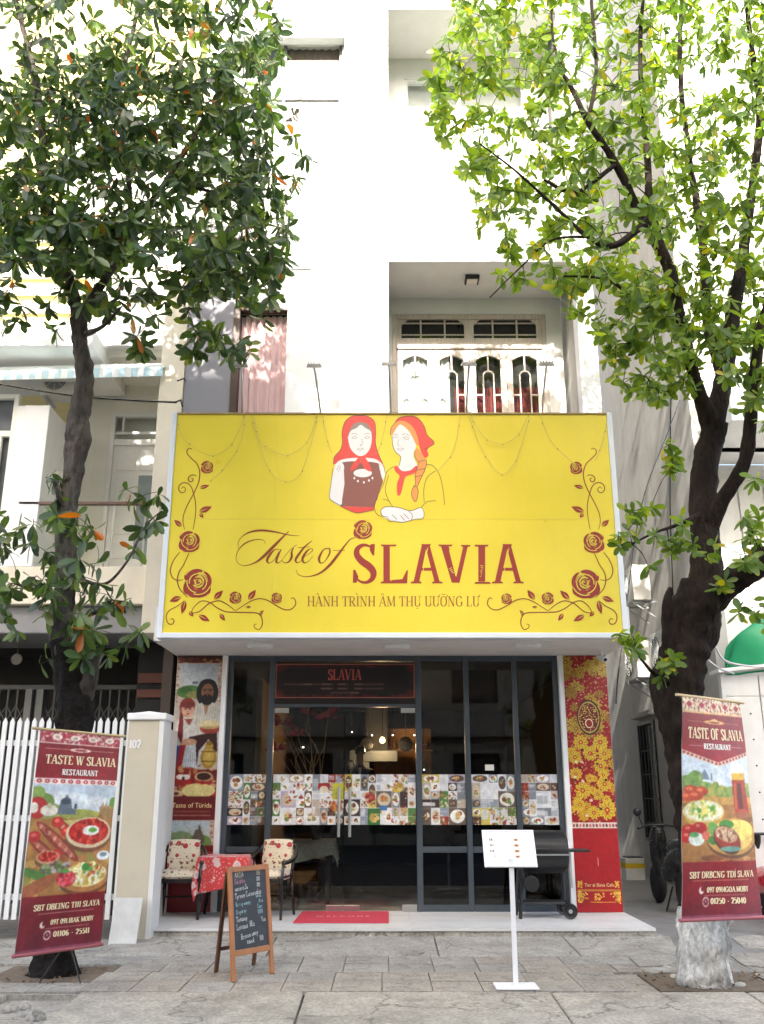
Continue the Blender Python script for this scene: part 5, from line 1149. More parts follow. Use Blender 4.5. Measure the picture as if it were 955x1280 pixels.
Lh = topc.length; MCH = {k: mat('chalk_' + k, c_, .95, .3, 90) for k, c_ in dict(white=(.62, .62, .60), pink=(.5, .22, .27), cyan=(.28, .46, .46), cream=(.55, .5, .36)).items()}
chalk([('ZAKCIA', .065, .895 * Lh, .042, .05), ('3012', .335, .905 * Lh, .040, .05)], MCH['cream'], 'chalk_writing')
chalk([('Salatka', .07, .84 * Lh, .042, .06)], MCH['pink'], 'chalk_writing')
chalk([('3810', .33, .85 * Lh, .036, .05), ('3810', .33, .795 * Lh, .036, .05), ('Quesera Sup', .065, .775 * Lh, .042, .08), ('Tyreve Cucoosgkai', .07, .705 * Lh, .045, .08), ('Tonauuy', .075, .50 * Lh, .043, .08), ('Lonaua  Ma', .075, .43 * Lh, .05, .08), ('Bcoouu umoy', .12, .345 * Lh, .045, .12), ('nauuk', .19, .30 * Lh, .042, .08), ('100', .34, .31 * Lh, .042, .05), ('Yoo', .37, .475 * Lh, .042, .05)], MCH['white'], 'chalk_writing')
chalk([('Bir vy waxey', .075, .635 * Lh, .037, .08), ('Uhuyaroy', .075, .57 * Lh, .036, .08), ('Coau', .32, .70 * Lh, .036, .05), ('Ara', .35, .65 * Lh, .036, .05), ('Caos', .33, .60 * Lh, .036, .05), ('0000', .335, .55 * Lh, .036, .05)], MCH['cyan'], 'chalk_writing')
# menu stand
ms = G(645, 1235, 0); mst = thing('menu_stand', 'white lectern menu stand on a thin pole in front of the grill', 'menu stand', tuple(ms))
M_sw = mat('white_powder_coat', (.80, .80, .80), .35, .02, 6)
MB().box(ms.x - .17, ms.x + .17, ms.y - .12, ms.y + .12, 0.004, .022).build('base_plate', M_sw, mst, bevel=.006)
MB().box(ms.x - .019, ms.x + .019, ms.y - .019, ms.y + .019, .0225, .97).build('pole', M_sw, mst, bevel=.004)
pb, pt = P(646, 1084, ms.y - .02), P(643, 1039, ms.y + .14); bt = (pt - pb); bh = bt.length; 
Mx = Matrix.Translation((ms.x - .005, pb.y, pb.z)) @ Matrix.Rotation(math.atan2(bt.z, bt.y), 4, 'X')
MB().box(-.215, .215, 0, bh, -.012, .006).xf(Mx).build('display_board', M_sw, mst, bevel=.004)
f = MB(); f.box(-.218, -.206, -.004, bh + .004, .0065, .013); f.box(.206, .218, -.004, bh + .004, .0065, .013); f.box(-.2055, .2055, bh - .008, bh + .004, .0065, .013); f.box(-.2055, .2055, -.004, .012, .0065, .02); f.xf(Mx).build('board_rim', M_sw, mst)
cv = Canvas(90, 64, '#f4f4f4', 21); cv.asp = .7
for k in range(4):
    v_ = .2 + k * .17
    for q in range(5): cv.rect(.1 + q * .024, v_, .118 + q * .024, v_ + .085, ['#8a7f76', '#c9b8a8', '#6d6258', '#d8cdc0', '#a39484'][(q + k) % 5] if k < 3 or q > 2 else '#f4f4f4')
    cv.rect(.6, v_, .71, v_ + .095, ['#e2c9a4', '#d9b88c', '#d3ad84', '#e2cdb0'][k]); cv.e(.655, v_ + .05, .04, .03, '#8a5a3c')
    for q in range(3): cv.rect(.26, v_ + q * .03, .42, v_ + q * .03 + .01, '#dcdcdc'); cv.rect(.74, v_ + q * .03, .9, v_ + q * .03 + .01, '#dcdcdc')
cv.rect(.1, .86, .25, .872, '#9a9a9a'); cv.rect(.46, .85, .51, .885, '#6a6a6a')
def msf(U, V):
    X = -.204 + .408 * U; Yy = (bh - .010) - (bh - .026) * V; o = np.stack([X, Yy, np.full_like(X, .0085), np.ones_like(X)], 0).reshape(4, -1)
    w = np.array(Mx) @ o; return [w[i].reshape(U.shape) for i in range(3)]
cv.sheet('menu_print', msf, M_paper, mst)
# barrel grill
gx0, gx1, gy, gz, gr = 1.60, 2.14, 11.42, .83, .235
gr_t = thing('barrel_grill', 'black barrel smoker grill on a wheeled frame behind the menu stand', 'grill', ((gx0 + gx1) / 2, gy, ZP))
MX = Matrix.Rotation(R(90), 3, 'Y')
b_ = MB(); b_.lathe((gx0, gy, gz), [(.02, 0), (gr - .02, 0), (gr, .02), (gr, gx1 - gx0 - .02), (gr - .02, gx1 - gx0), (.02, gx1 - gx0)], 36, MX); b_.build('barrel', M_blackm, gr_t, bevel=.004)
s_ = MB(); s_.box(gx0 - .006, gx1 + .006, gy - gr - .012, gy - gr + .02, gz - .03, gz - .012); s_.build('lid_seam', M_galv, gr_t)
MB().tube([(gx0 + .12, gy - gr + .01, gz + .03), (gx0 + .12, gy - gr - .05, gz + .04), (gx0 + .30, gy - gr - .05, gz + .04), (gx0 + .30, gy - gr + .01, gz + .03)], .011, 8).build('lid_handle', M_blackm, gr_t)
sh = MB(); sh.box(gx1 + .012, gx1 + .25, gy - .2, gy + .1, gz + .005, gz + .03); sh.build('side_shelf', M_blackm, gr_t, bevel=.006)
MB().bar((gx1 + .02, gy - .16, gz + .003), (gx1 + .02, gy - .17, gz - .38), .022, .012).build('shelf_bracket', M_galv, gr_t)
MB().cyl((gx0 + .1, gy - .1, gz - gr - .1), (gx0 + .1, gy - .2, gz - gr - .1), .085, n=24).build('ash_pot', M_blackm, gr_t, bevel=.01)
MB().cyl((gx0 + .1, gy, gz - gr + .02), (gx0 + .1, gy - .12, gz - gr - .1), .03, n=10).build('chute', M_blackm, gr_t)
for sx, s2 in ((gx0 - .04, 0), (gx1 - .03, 1)):
    for sy in (-.17, .17):
        zb = ZP + (.09 if s2 else .002); MB().bar((sx, gy + sy, zb), (sx + (.05 if not s2 else 0), gy + sy * .8, gz - .1), .028, .028).build('leg', M_blackm, gr_t)
MB().box(gx0 - .02, gx1 - .05, gy - .155, gy + .155, ZP + .15, ZP + .172).build('bottom_shelf', mat('grill_shelf', (.05, .052, .055), .4, .1, 9, metal=.4), gr_t, bevel=.003)
for sy in (-.2, .2):
    wv = MB(); wv.lathe((gx1 - .02, gy + sy - .02, ZP + .085), [(.015, 0), (.05, .0), (.055, .01), (.078, .0), (.083, .008), (.083, .032), (.078, .04), (.015, .04)], 24, Matrix.Rotation(R(-90), 3, 'X')); w_ = wv.build('wheel', M_blackm, gr_t)
    MB().cyl((gx1 - .02, gy + sy - .03, ZP + .085), (gx1 - .02, gy + sy - .021, ZP + .085), .022, n=14).build('hub', M_galv, w_)
MB().cyl((gx1 - .02, gy - .19, ZP + .085), (gx1 - .02, gy + .19, ZP + .085), .008, n=8).build('axle', M_galv, gr_t)
# ================================================================== things inside the dining room
def dtable(x, y, label):
    t = thing('dining_table', label, 'table', (x, y, ZP)); MB().box(x - .35, x + .35, y - .35, y + .35, .85, .875).build('tabletop', M_brown, t)
    for a in (-1, 1):
        for b in (-1, 1): MB().bar((x + a * .3, y + b * .3, ZP + .003), (x + a * .3, y + b * .3, .849), .05, .05).build('leg', M_brown, t)
    return t
dtable(-1.0, 13.0, 'dark dining table behind the left glass door')
dc = draped((-1.0, 13.0), .36, .36, .884, .24, R(12)).build('lace_tablecloth', mat('lace_cloth', (.34, .33, .26), .9, .3, 40, .2, 80), smooth=True); tag(dc, 'pale lace cloth on the table behind the left glass door', 'tablecloth')
# counter, hood and lit shelf
bar = thing('bar_counter', 'slate grey bar counter at the back of the dining room', 'counter', (.4, 15.9, ZP + .3))
MB().box(-.8, 1.6, 15.35, 15.8, ZP + .302, 1.55).build('counter_front', M_dark, bar); MB().box(-.85, 1.65, 15.3, 15.85, 1.552, 1.6).build('counter_top', M_slate, bar, bevel=.008)
hd = thing('kitchen_hood', 'grey blue panel hood above the bar pass', 'hood', (.1, 17.4, 2.2))
h0 = P(437, 938, 17); h1 = P(497, 952, 17); MB().box(h0.x, h1.x, 17, 17.5, h1.z, h0.z).build('hood_panel', M_slate, hd, bevel=.01); MB().box(h0.x, h0.x + .35, 17.02, 17.48, 1.5, h1.z - .002).build('hood_side', M_slate, hd)
MB().box(-.3, .1, 17.15, 17.35, h0.z + .002, ZS - .02).build('hood_duct', M_dark, hd)
M_lit = mat('lit_shelf_wood', (.5, .24, .07), .6, .2, 8)
s0, s1 = P(466, 937, 18), P(521, 928, 18)
shf = thing('bar_shelf', 'lit wooden shelf with jars behind the bar', 'shelf', (s0.x, 18, s0.z)); MB().box(s0.x, s1.x + .3, 17.9, 18.2, s0.z - .03, s0.z).build('shelf_board', M_lit, shf); MB().box(s0.x + .02, s1.x + .28, 18.21, 18.25, s0.z - .5, s0.z + .4).build('shelf_back', M_lit, shf)
MB().box(s0.x + .1, s1.x + .2, 17.92, 18.19, s0.z - .42, s0.z - .40).build('shelf_board', M_lit, shf)
for i in range(9):
    xx = s0.x + .08 + i * .11; jj = MB(); hh_ = rnd.uniform(.1, .2); jj.lathe((xx, 18.02, s0.z + .001), [(.03, 0), (.038, .02), (.038, hh_ * .6), (.015, hh_ * .8), (.015, hh_)], 10)
    o = jj.build('jar', [mat('amber_jar', (.4, .16, .03), .2), mat('pale_jar', (.6, .5, .35), .3), mat('red_jar', (.4, .06, .03), .3)][i % 3]); tag(o, 'small jar on the lit shelf behind the bar', 'jar', 'jars on the lit shelf')
pn = P(478, 925, 16.6); pend = thing('pendant_lamp', 'glowing pendant lamp hanging over the bar', 'lamp', tuple(pn))
MB().lathe((pn.x, pn.y, pn.z), [(.015, -.05), (.04, -.04), (.05, 0), (.03, .04), (.015, .05)], 16).build('shade', mat('glowing_shade', (.9, .6, .3), .5, emit=(1, .62, .25), estr=3), pend, smooth=True)
MB().cyl((pn.x, pn.y, pn.z + .08), (pn.x, pn.y, ZS - .02), .006, n=6).build('cord', M_black, pend)
pl = bpy.data.lights.new('pendant_light', 'POINT'); pl.energy = 12; pl.color = (1, .62, .3); pl.shadow_soft_size = .1
plo = bpy.data.objects.new('pendant_light', pl); C.objects.link(plo); plo.location = (0, 0, -.14); plo.parent = pend
M_spot = mat('spot_glow', (1, .9, .7), .5, emit=(1, .88, .7), estr=6)
for i, (px, py, Y) in enumerate(((440, 915, 17.5), (465, 919, 17.0), (491, 919, 17.0), (518, 919, 17.0), (530, 962, 13.2), (582, 912, 14), (643, 913, 14), (404, 892, 13.6), (379, 934, 13.2))):  # the low one by the mullion imitates a reflection in the glass
    p = P(px, py, Y); d = thing('spot_lamp', 'tiny lit spot indoors, ' + ('left of the grey bar hood|above the left hanging pan|straight above the glowing pendant|beside the right door edge|mirrored low beside the mullion right of the doors|in the first dark pane right of the doors|in the second dark pane right of the doors|high behind the left door|among the red silk flowers'.split('|')[i]), 'lamp', tuple(p), 'small lit spots indoors')
    MB().lathe(p, [(.003, -.008), (.008, -.006), (.010, 0), (.007, .006)], 10).build('bulb', M_spot, d); MB().cyl(p + Vector((0, 0, .01)), (p.x, p.y, ZS - .02), .004, n=6).build('stem', M_black, d)
# round wall discs
for i, (px, py) in enumerate(((459, 930), (507, 930))):
    p = P(px, py, 16.9); d = MB(); d.lathe(p, [(.03, -.02), (.11, -.02), (.13, 0), (.11, .02), (.03, .03)], 22, Matrix.Rotation(R(90), 3, 'X')); d.cyl((p.x, p.y, p.z + .12), (p.x, p.y, ZS - .02), .006, n=6)
    tag(d.build('hanging_pan', M_black), 'round black pan hanging %s of the glowing pendant lamp' % ('left', 'right')[i], 'pan')
# dry branches in a tall vase, with red silk flowers
vs_ = thing('branch_vase', 'tall vase of dry branches and red silk flowers behind the left door', 'vase', (-.98, 12.75, .886))
vz = P(395, 1000, 12.75); vz.z = .886; vx = vz.x
MB().lathe((vx - .0, 13.0, .886), [(.06, 0), (.09, .08), (.1, .2), (.05, .36), (.06, .4)], 18).build('vase', M_brown, vs_, smooth=True)
M_twig = mat('dry_branch', (.36, .22, .10), .8, .2, 20)
for pts in ([(386, 975), (392, 962), (372, 935)], [(386, 975), (395, 955), (407, 930)], [(388, 970), (389, 950), (390, 938)], [(388, 975), (376, 968), (369, 945)], [(392, 960), (396, 940), (394, 930)], [(380, 975), (370, 962), (362, 948)], [(388, 975), (365, 925), (362, 900), (366, 890)], [(370, 960), (374, 940)], [(400, 950), (384, 915), (385, 898)]):
    q = [P(a, b, 12.9 + .1 * rnd.random()) for a, b in pts]; q = [Vector((vx, 13.0, 1.2))] + q; MB().tube(catmull([tuple(p) for p in q], 4), [.010 - .007 * k / (4 * len(q)) for k in range(4 * (len(q) - 1) + 1)], 5).build('branch', M_twig, vs_)
M_silk = mat('red_silk', (.5, .02, .015), .6, .2, 8)
for cx, cy, r in ((345, 938, .16), (352, 905, .2), (372, 918, .14), (410, 896, .2), (385, 893, .15)):
    c = P(cx, cy, 12.7); fl = MB()
    for k in range(9):
        a = k * 2.4; ti = rnd.uniform(.2, 1.1); d = Vector((math.cos(a) * math.cos(ti), math.sin(a) * math.cos(ti) * .6 - .2, math.sin(ti) - .4)).normalized(); e = d.orthogonal().normalized()
        fl.add([c, c + d * r * .55 + e * r * .25, c + d * r, c + d * r * .55 - e * r * .25 + Vector((0, -.02, .02))], [(0, 1, 2, 3)])
    fl.build('silk_flower', M_silk, vs_)
fr_ = Vector((-1.15, 12.9, ZS - .02)); MB().tube([(vx, 13.0, 1.25), P(352, 905, 12.85)], .006, 5).build('branch', M_twig, vs_); MB().tube([(vx, 13.0, 1.25), P(410, 896, 12.8)], .006, 5).build('branch', M_twig, vs_); MB().tube([(vx, 13.0, 1.25), P(345, 938, 12.75)], .006, 5).build('branch', M_twig, vs_)
MB().tube([(vx, 13.0, 1.25), P(372, 918, 12.75)], .006, 5).build('branch', M_twig, vs_); MB().tube([(vx, 13.0, 1.25), P(385, 893, 12.75)], .006, 5).build('branch', M_twig, vs_)
# bent steel tap on the counter
ct = P(438, 985, 15.5); tp = MB(); q = [(ct.x, 15.5, 1.602), (ct.x, 15.5, 1.78), tuple(P(443, 955, 15.5)), tuple(P(440, 951, 15.5)), tuple(P(436, 953, 15.5)), tuple(P(435, 957, 15.5))]; tp.tube(catmull(q, 4), .013, 8)
tag(tp.build('steel_tap', M_steel, smooth=True), 'curved steel tap on the bar counter beside the standing person', 'tap')
# a person in black standing behind the counter
pp = P(450, 960, 16.0); pz = ZP + .303; px0 = pp.x
sk = [(0, 0, .95, .15, .11), (0, 0, 1.15, .135, .10), (0, 0, 1.36, .165, .11), (0, .0, 1.46, .09, .08), (0, -.01, 1.52, .055, .055), (0, -.02, 1.60, .07, .085), (0, -.02, 1.69, .078, .095), (0, -.01, 1.76, .055, .07)]
verts = [(x_, y_, z_) for x_, y_, z_, *_ in sk]; rad = [(a, b) for *_, a, b in sk]; ed = [(i, i + 1) for i in range(len(sk) - 1)]
def chain(start, pts):
    p = start
    for x_, y_, z_, r_ in pts: verts.append((x_, y_, z_)); rad.append((r_, r_)); ed.append((p, len(verts) - 1)); p = len(verts) - 1
for s_ in (-1, 1):
    chain(2, [(s_ * .19, 0, 1.39, .062), (s_ * .235, .02, 1.13, .045), (s_ * .20, -.17, 1.02, .036), (s_ * .17, -.25, 1.03, .03), (s_ * .155, -.31, 1.03, .022)])
    chain(0, [(s_ * .1, 0, .86, .088), (s_ * .11, -.01, .48, .06), (s_ * .11, .01, .09, .042), (s_ * .115, -.11, .04, .038), (s_ * .118, -.17, .03, .025)])
me = bpy.data.meshes.new('person'); me.from_pydata(verts, ed, [])
person = bpy.data.objects.new('person', me); C.objects.link(person); person.modifiers.new('skin', 'SKIN'); ss = person.modifiers.new('sub', 'SUBSURF'); ss.levels = 2; ss.render_levels = 2
for i, (a, b) in enumerate(rad): me.skin_vertices[0].data[i].radius = (a, b)
me.skin_vertices[0].data[0].use_root = True
person.location = (px0, 16.05, pz)
pm_ = mat('black_clothes_and_skin', (.012, .012, .013), .8)
nt = pm_.node_tree; n = nt.nodes; b = n['Principled BSDF']; tc = n.new('ShaderNodeTexCoord'); sx_ = n.new('ShaderNodeSeparateXYZ'); nt.links.new(tc.outputs['Object'], sx_.inputs[0]); gt = n.new('ShaderNodeMath'); gt.operation = 'GREATER_THAN'; gt.inputs[1].default_value = 1.5; nt.links.new(sx_.outputs[2], gt.inputs[0])
mx = n.new('ShaderNodeMix'); mx.data_type = 'RGBA'; mx.inputs[6].default_value = (.012, .012, .013, 1); mx.inputs[7].default_value = (.22, .10, .06, 1); nt.links.new(gt.outputs[0], mx.inputs[0]); nt.links.new(mx.outputs[2], b.inputs['Base Color'])
me.materials.append(pm_); tag(person, 'person in black clothes standing behind the bar counter', 'person')
hr = MB(); hr.lathe((0, .005, 1.70), [(.095, -.02), (.098, .03), (.085, .08), (.05, .11), (.01, .12)], 16, Matrix.Diagonal((.9, 1.05, 1))); hr.build('hair', M_black, person, local=True, smooth=True)
fc = MB(); fc.lathe((-.032, -.105, 1.685), [(.004, -.008), (.012, 0), (.004, .008)], 8); fc.lathe((.032, -.105, 1.685), [(.004, -.008), (.012, 0), (.004, .008)], 8); fc.build('eyes', M_black, person, local=True)
ns = MB(); ns.add([(-.014, -.10, 1.645), (.014, -.10, 1.645), (0, -.135, 1.645), (0, -.112, 1.685)], [(0, 1, 2), (0, 2, 3), (2, 1, 3)]); ns.box(-.024, .024, -.108, -.095, 1.612, 1.618); ns.build('nose_and_mouth', mat('brown_skin', (.19, .085, .05), .7), person, local=True)
sh_ = MB(); sh_.add([(-.03, -.115, 1.45), (.03, -.115, 1.45), (.0, -.125, 1.25)], [(0, 1, 2)]); sh_.build('shirt_front', M_offw, person, local=True)
# ================================================================== left neighbour: gate post, boundary wall, gate, house
gp = thing('gate_post', 'cream gate post with white cap and house number 102', 'gate post', (-2.42, 10.0, 0))
gpx0, gpx1 = at(146, 1100, 10.4)[0], at(186, 1100, 10.4)[0]
gpz = at(165, 900, 10.4)[1]; M_post = mat('post_cream', (.53, .48, .36), .85, .06, 3, .1, 60, stain=.2, stain_col=(.4, .37, .3))
MB().box(gpx0, gpx1, 10.4, 10.74, 0.0, gpz).build('post_shaft', M_post, gp, bevel=.006)
MB().box(gpx1 + .001, gpx1 + .055, 10.39, 10.75, 0.0, gpz).build('post_side_render', M_whiteold, gp, bevel=.004)
MB().box(gpx0 - .02, gpx1 + .075, 10.37, 10.78, gpz + .001, gpz + .075).build('cap', M_white, gp, bevel=.012)
mb = MB(); cxp = gpx1 - .05
mb.add([(gpx0 + .02, 10.42, gpz + .0755), (gpx1 + .04, 10.42, gpz + .0755), (gpx1 + .04, 10.74, gpz + .0755), (gpx0 + .02, 10.74, gpz + .0755), ((gpx0 + gpx1) / 2, 10.58, gpz + .11)], [(3, 2, 1, 0), (0, 1, 4), (1, 2, 4), (2, 3, 4), (3, 0, 4)]); mb.build('cap_top', M_white, gp)
nx0, nz0 = at(161, 935, 10.39); mb = MB(); lettering(mb, '102', lambda u, v: (nx0 + u * .085, nz0 + v * .085), 10.393, thick=.22, thin=.14, serif=.3)
mb.build('house_number', mat('number_white', (.8, .8, .8), .5), gp)
MB().box(*(at(137, 1150, 10.14)[0], at(172, 1150, 10.14)[0]), 10.14, 10.152, .01, .47).xf(Matrix.Translation((0, 10.15, 0)) @ Matrix.Rotation(R(-20), 4, 'X') @ Matrix.Translation((0, -10.15, 0))).build('leaning_panel', mat('grimy_white_board', (.50, .50, .47), .6, .12, 7, stain=.4, stain_col=(.3, .29, .26)), tag(empty('loose_board', (-2.6, 10.15, 0)), 'loose white board leaning on the foot of the gate post', 'board'), bevel=.003)
bw = MB(); x0 = gpx1 + .0; 
wl_ = MB().box(-2.68, -2.555, 10.76, 11.82, 0.0, 2.22).build('boundary_wall', M_whiteold, bevel=.01); tag(wl_, 'low white boundary wall running back from the gate post to the restaurant', 'wall')
p_ = P(190, 968, 10.1); st_ = MB(); [st_.box(-2.5545, -2.5525, 11.0 + .05 * k, 11.03 + .05 * k, 1.55 + .02 * (k % 2), 1.6 + .03 * (k % 3)) for k in range(3)]; st_.build('phone_stencil', M_blackm, wl_)
# white picket gate
gt_ = thing('picket_gate', 'tall white metal gate of pointed slats left of the gate post', 'gate', (-3.6, 10.6, 0))
M_gate = mat('white_gate_paint', (.68, .70, .70), .45, .05, 6, streak=.12, stain_col=(.4, .38, .34))
sx = gpx0 - .045; k = 0; zt = at(60, 897, 10.6)[1]
pm = MB(); pm.prism([(-.025, .2), (.025, .2), (.025, zt - .05), (0, zt), (-.025, zt - .05)], 0, .022); pme = bpy.data.meshes.new('picket'); pme.from_pydata(pm.v, [], pm.f); pme.materials.append(M_gate)
while sx > -6.6:
    o = link('picket', pme, gt_); o.location = (sx, 10.59 + rnd.uniform(-.002, .002), 0); sx -= .0825; k += 1
for zz in (.42, 1.22, 2.02): MB().box(-6.65, gpx0 - .01, 10.6145, 10.645, zz - .03, zz + .03).build('gate_rail', M_gate, gt_)
for xx in (-6.6, -4.7, gpx0 - .03): MB().box(xx - .02, xx + .02, 10.6455, 10.68, .16, 2.1).build('gate_stile', M_gate, gt_)
# the house itself
H = thing('left_house', 'cream neighbouring house with balcony above a dark grilled ground floor', 'house', (-5, 12, 0))
ze = lambda py, Y=11.6: at(100, py, Y)[1]
HX0, HX1 = -9.0, -2.68
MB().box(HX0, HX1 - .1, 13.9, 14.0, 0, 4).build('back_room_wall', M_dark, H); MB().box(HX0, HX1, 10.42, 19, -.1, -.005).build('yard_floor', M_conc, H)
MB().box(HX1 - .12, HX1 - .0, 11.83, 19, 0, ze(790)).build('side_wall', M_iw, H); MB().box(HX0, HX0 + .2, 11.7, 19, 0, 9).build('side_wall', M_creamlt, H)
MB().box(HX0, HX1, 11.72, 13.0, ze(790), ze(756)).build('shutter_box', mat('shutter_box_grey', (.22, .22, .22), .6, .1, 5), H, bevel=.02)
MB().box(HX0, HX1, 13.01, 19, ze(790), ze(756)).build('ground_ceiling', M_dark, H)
bz0, bz1 = ze(755), ze(708)
MB().box(HX0, HX1 + .0, 11.6, 13.3, bz0, bz1).build('balcony_slab', M_cream, H, bevel=.01)
# brown timber panels beside the opening
pz = lambda py: at(200, py, 12.5)[1]
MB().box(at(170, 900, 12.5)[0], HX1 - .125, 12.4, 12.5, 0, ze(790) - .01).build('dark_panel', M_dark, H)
for a, b in ((843, 855), (863, 873)): MB().box(at(172, 860, 12.39)[0], HX1 - .13, 12.37, 12.398, pz(b), pz(a)).build('brown_panel', mat('rust_brown_panel', (.10, .03, .018), .7, .2, 6), H)
# folding grille
M_gr = mat('grille_grey', (.045, .045, .043), .5, .1, 10, metal=.4); gy_ = 12.62; gtop = at(100, 862, gy_)[1]
for xx in np.arange(-6.3, -2.95, .125):
    MB().box(xx - .012, xx + .012, gy_ - .01, gy_ + .01, .0, gtop).build('grille_bar', M_gr, H)
for px in (33, 47): xx = at(px, 900, gy_ - .05)[0]; MB().box(xx - .045, xx + .045, gy_ - .07, gy_ - .02, 0, at(40, 862, gy_)[1]).build('grille_post', mat('grille_post_grey', (.10, .10, .092), .5), H)
dg_ = MB()
for lv in (gtop - .32, .9):
    for xx in np.arange(-6.3, -2.95, .125):
        dg_.bar((xx, gy_ - .014, lv - .11), (xx + .125, gy_ - .014, lv + .11), .006, .014); dg_.bar((xx, gy_ - .021, lv + .11), (xx + .125, gy_ - .021, lv - .11), .006, .014)
dg_.build('scissor_lattice', M_gr, H, kind='stuff')
MB().box(-6.5, -2.9, 12.6, 12.66, gtop + .001, gtop + .06).build('grille_track', M_gr, H)
# balcony: back wall, door, columns
YB = 12.9; dzx0, dzt = at(140, 516, YB); dzx1 = at(200, 600, YB)[0]; dzb = at(160, 704, YB)[1]
MB().wall(at(40, 600, 11.62)[0] - .0, HX1 - .0, bz1 + .001, 9.5, YB, YB + .2, [(dzx0, HX1 - .25, bz1 + .001, dzt)]).build('balcony_back_wall', M_creamlt, H)
d = MB(); d.box(dzx0, dzx0 + .07, YB - .02, YB + .08, bz1, dzt); d.box(dzx0 + .071, HX1 - .25, YB - .02, YB + .08, dzt - .07, dzt); ztb = at(170, 553, YB)[1]; d.box(dzx0 + .071, HX1 - .25, YB - .015, YB + .08, ztb - .05, ztb + .05); zm_ = at(170, 541, YB)[1]; d.box(dzx0 + .071, HX1 - .25, YB, YB + .07, zm_ - .02, zm_ + .02); d.box(dzx0 + .17, dzx0 + .2, YB + .002, YB + .068, zm_ + .021, dzt - .071)
DF = d.build('door_frame', M_pvc, H, bevel=.006)
MB().box(dzx0 + .07, HX1 - .25, YB + .04, YB + .046, ztb + .05, dzt - .07).build('pane', M_glassh, DF)
dl = MB(); a0 = dzx0 + .075; a1 = HX1 - .255; mid = dzx0 + .45
dl.box(a0, a1, YB + .02, YB + .05, bz1, ztb - .051); DL = dl.build('door_leaf', M_pvc, H)
zp_ = [at(160, p, YB)[1] for p in (700, 676, 668, 594, 588, 562)]
for x_0, x_1 in ((a0 + .07, mid - .03), (mid + .03, a1 - .06)):
    for z_0, z_1 in ((zp_[0] + .02, zp_[1]), (zp_[2], zp_[3]), (zp_[4], zp_[5])):
        if x_0 > mid and z_1 < zp_[4]: continue
        MB().box(x_0, x_1, YB + .006, YB + .0195, z_0, z_1).build('door_panel', M_pvc, DL, bevel=.008)
MB().box(mid + .03, a1 - .16, YB + .012, YB + .0195, zp_[0] + .02, zp_[3]).build('door_glass', mat('dim_door_glass', (.25, .3, .33), .1, .2, 6), DL)
MB().box(dzx0 - .05, HX1 - .2, YB + .21, YB + .22, bz1, dzt + .1).build('room_backing', M_offw, H)
MB().box(at(190, 600, 11.4)[0], HX1 + .0, 11.4, 12.89, bz1 - .9, 8.4).build('party_pilaster', M_cream, H, bevel=.01)
cx0, cx1 = at(20, 600, 11.6)[0], at(52, 600, 11.6)[0]
MB().box(cx0, cx1, 11.6, YB - .001, bz1 + .001, 6.55).build('column', M_white, H, bevel=.01)
MB().wall(HX0, cx0 - .002, bz1 + .001, 6.55, 11.62, 11.8, [(-6.2, at(16, 560, 11.62)[0], 4.5, at(8, 492, 11.62)[1])]).build('front_wall', M_white, H)
wfx = at(16, 560, 11.62)[0]; w_ = MB(); w_.box(wfx - .07, wfx - .002, 11.64, 11.72, 4.5, at(8, 492, 11.62)[1]); w_.box(-6.2, wfx - .071, 11.64, 11.72, at(8, 541, 11.62)[1] - .04, at(8, 541, 11.62)[1] + .04); w_.box(wfx - .22, wfx - .18, 11.65, 11.71, 4.5, at(8, 541, 11.62)[1] - .041); w_.box(-6.2, wfx - .071, 11.64, 11.72, at(8, 492, 11.62)[1] - .06, at(8, 492, 11.62)[1]); WF = w_.build('window_frame', M_creamlt, H, bevel=.004)
MB().box(-6.2, wfx - .05, 11.73, 11.74, 4.5, at(8, 492, 11.62)[1]).build('pane', mat('dim_window_glass', (.09, .1, .11), .08, .2, 4), WF)
# balcony guard
rz = at(100, 629, 11.62)[1]; MB().box(at(24, 628, 11.62)[0], at(187, 628, 11.62)[0], 11.6, 11.66, rz - .025, rz + .02).build('handrail', mat('rail_brown', (.10, .055, .035), .45), H, bevel=.006)
MB().box(at(26, 640, 11.62)[0], at(186, 640, 11.62)[0], 11.622, 11.63, bz1 + .02, rz - .026).build('guard_glass', glass_mat('guard_glass_mat', (.975, .985, .98), .6, 1.35), H)
for px in (40, 90, 140, 180): xx = at(px, 660, 11.62)[0]; MB().box(xx - .012, xx + .012, 11.632, 11.65, bz1 + .001, rz - .026).build('guard_post', M_steel, H)
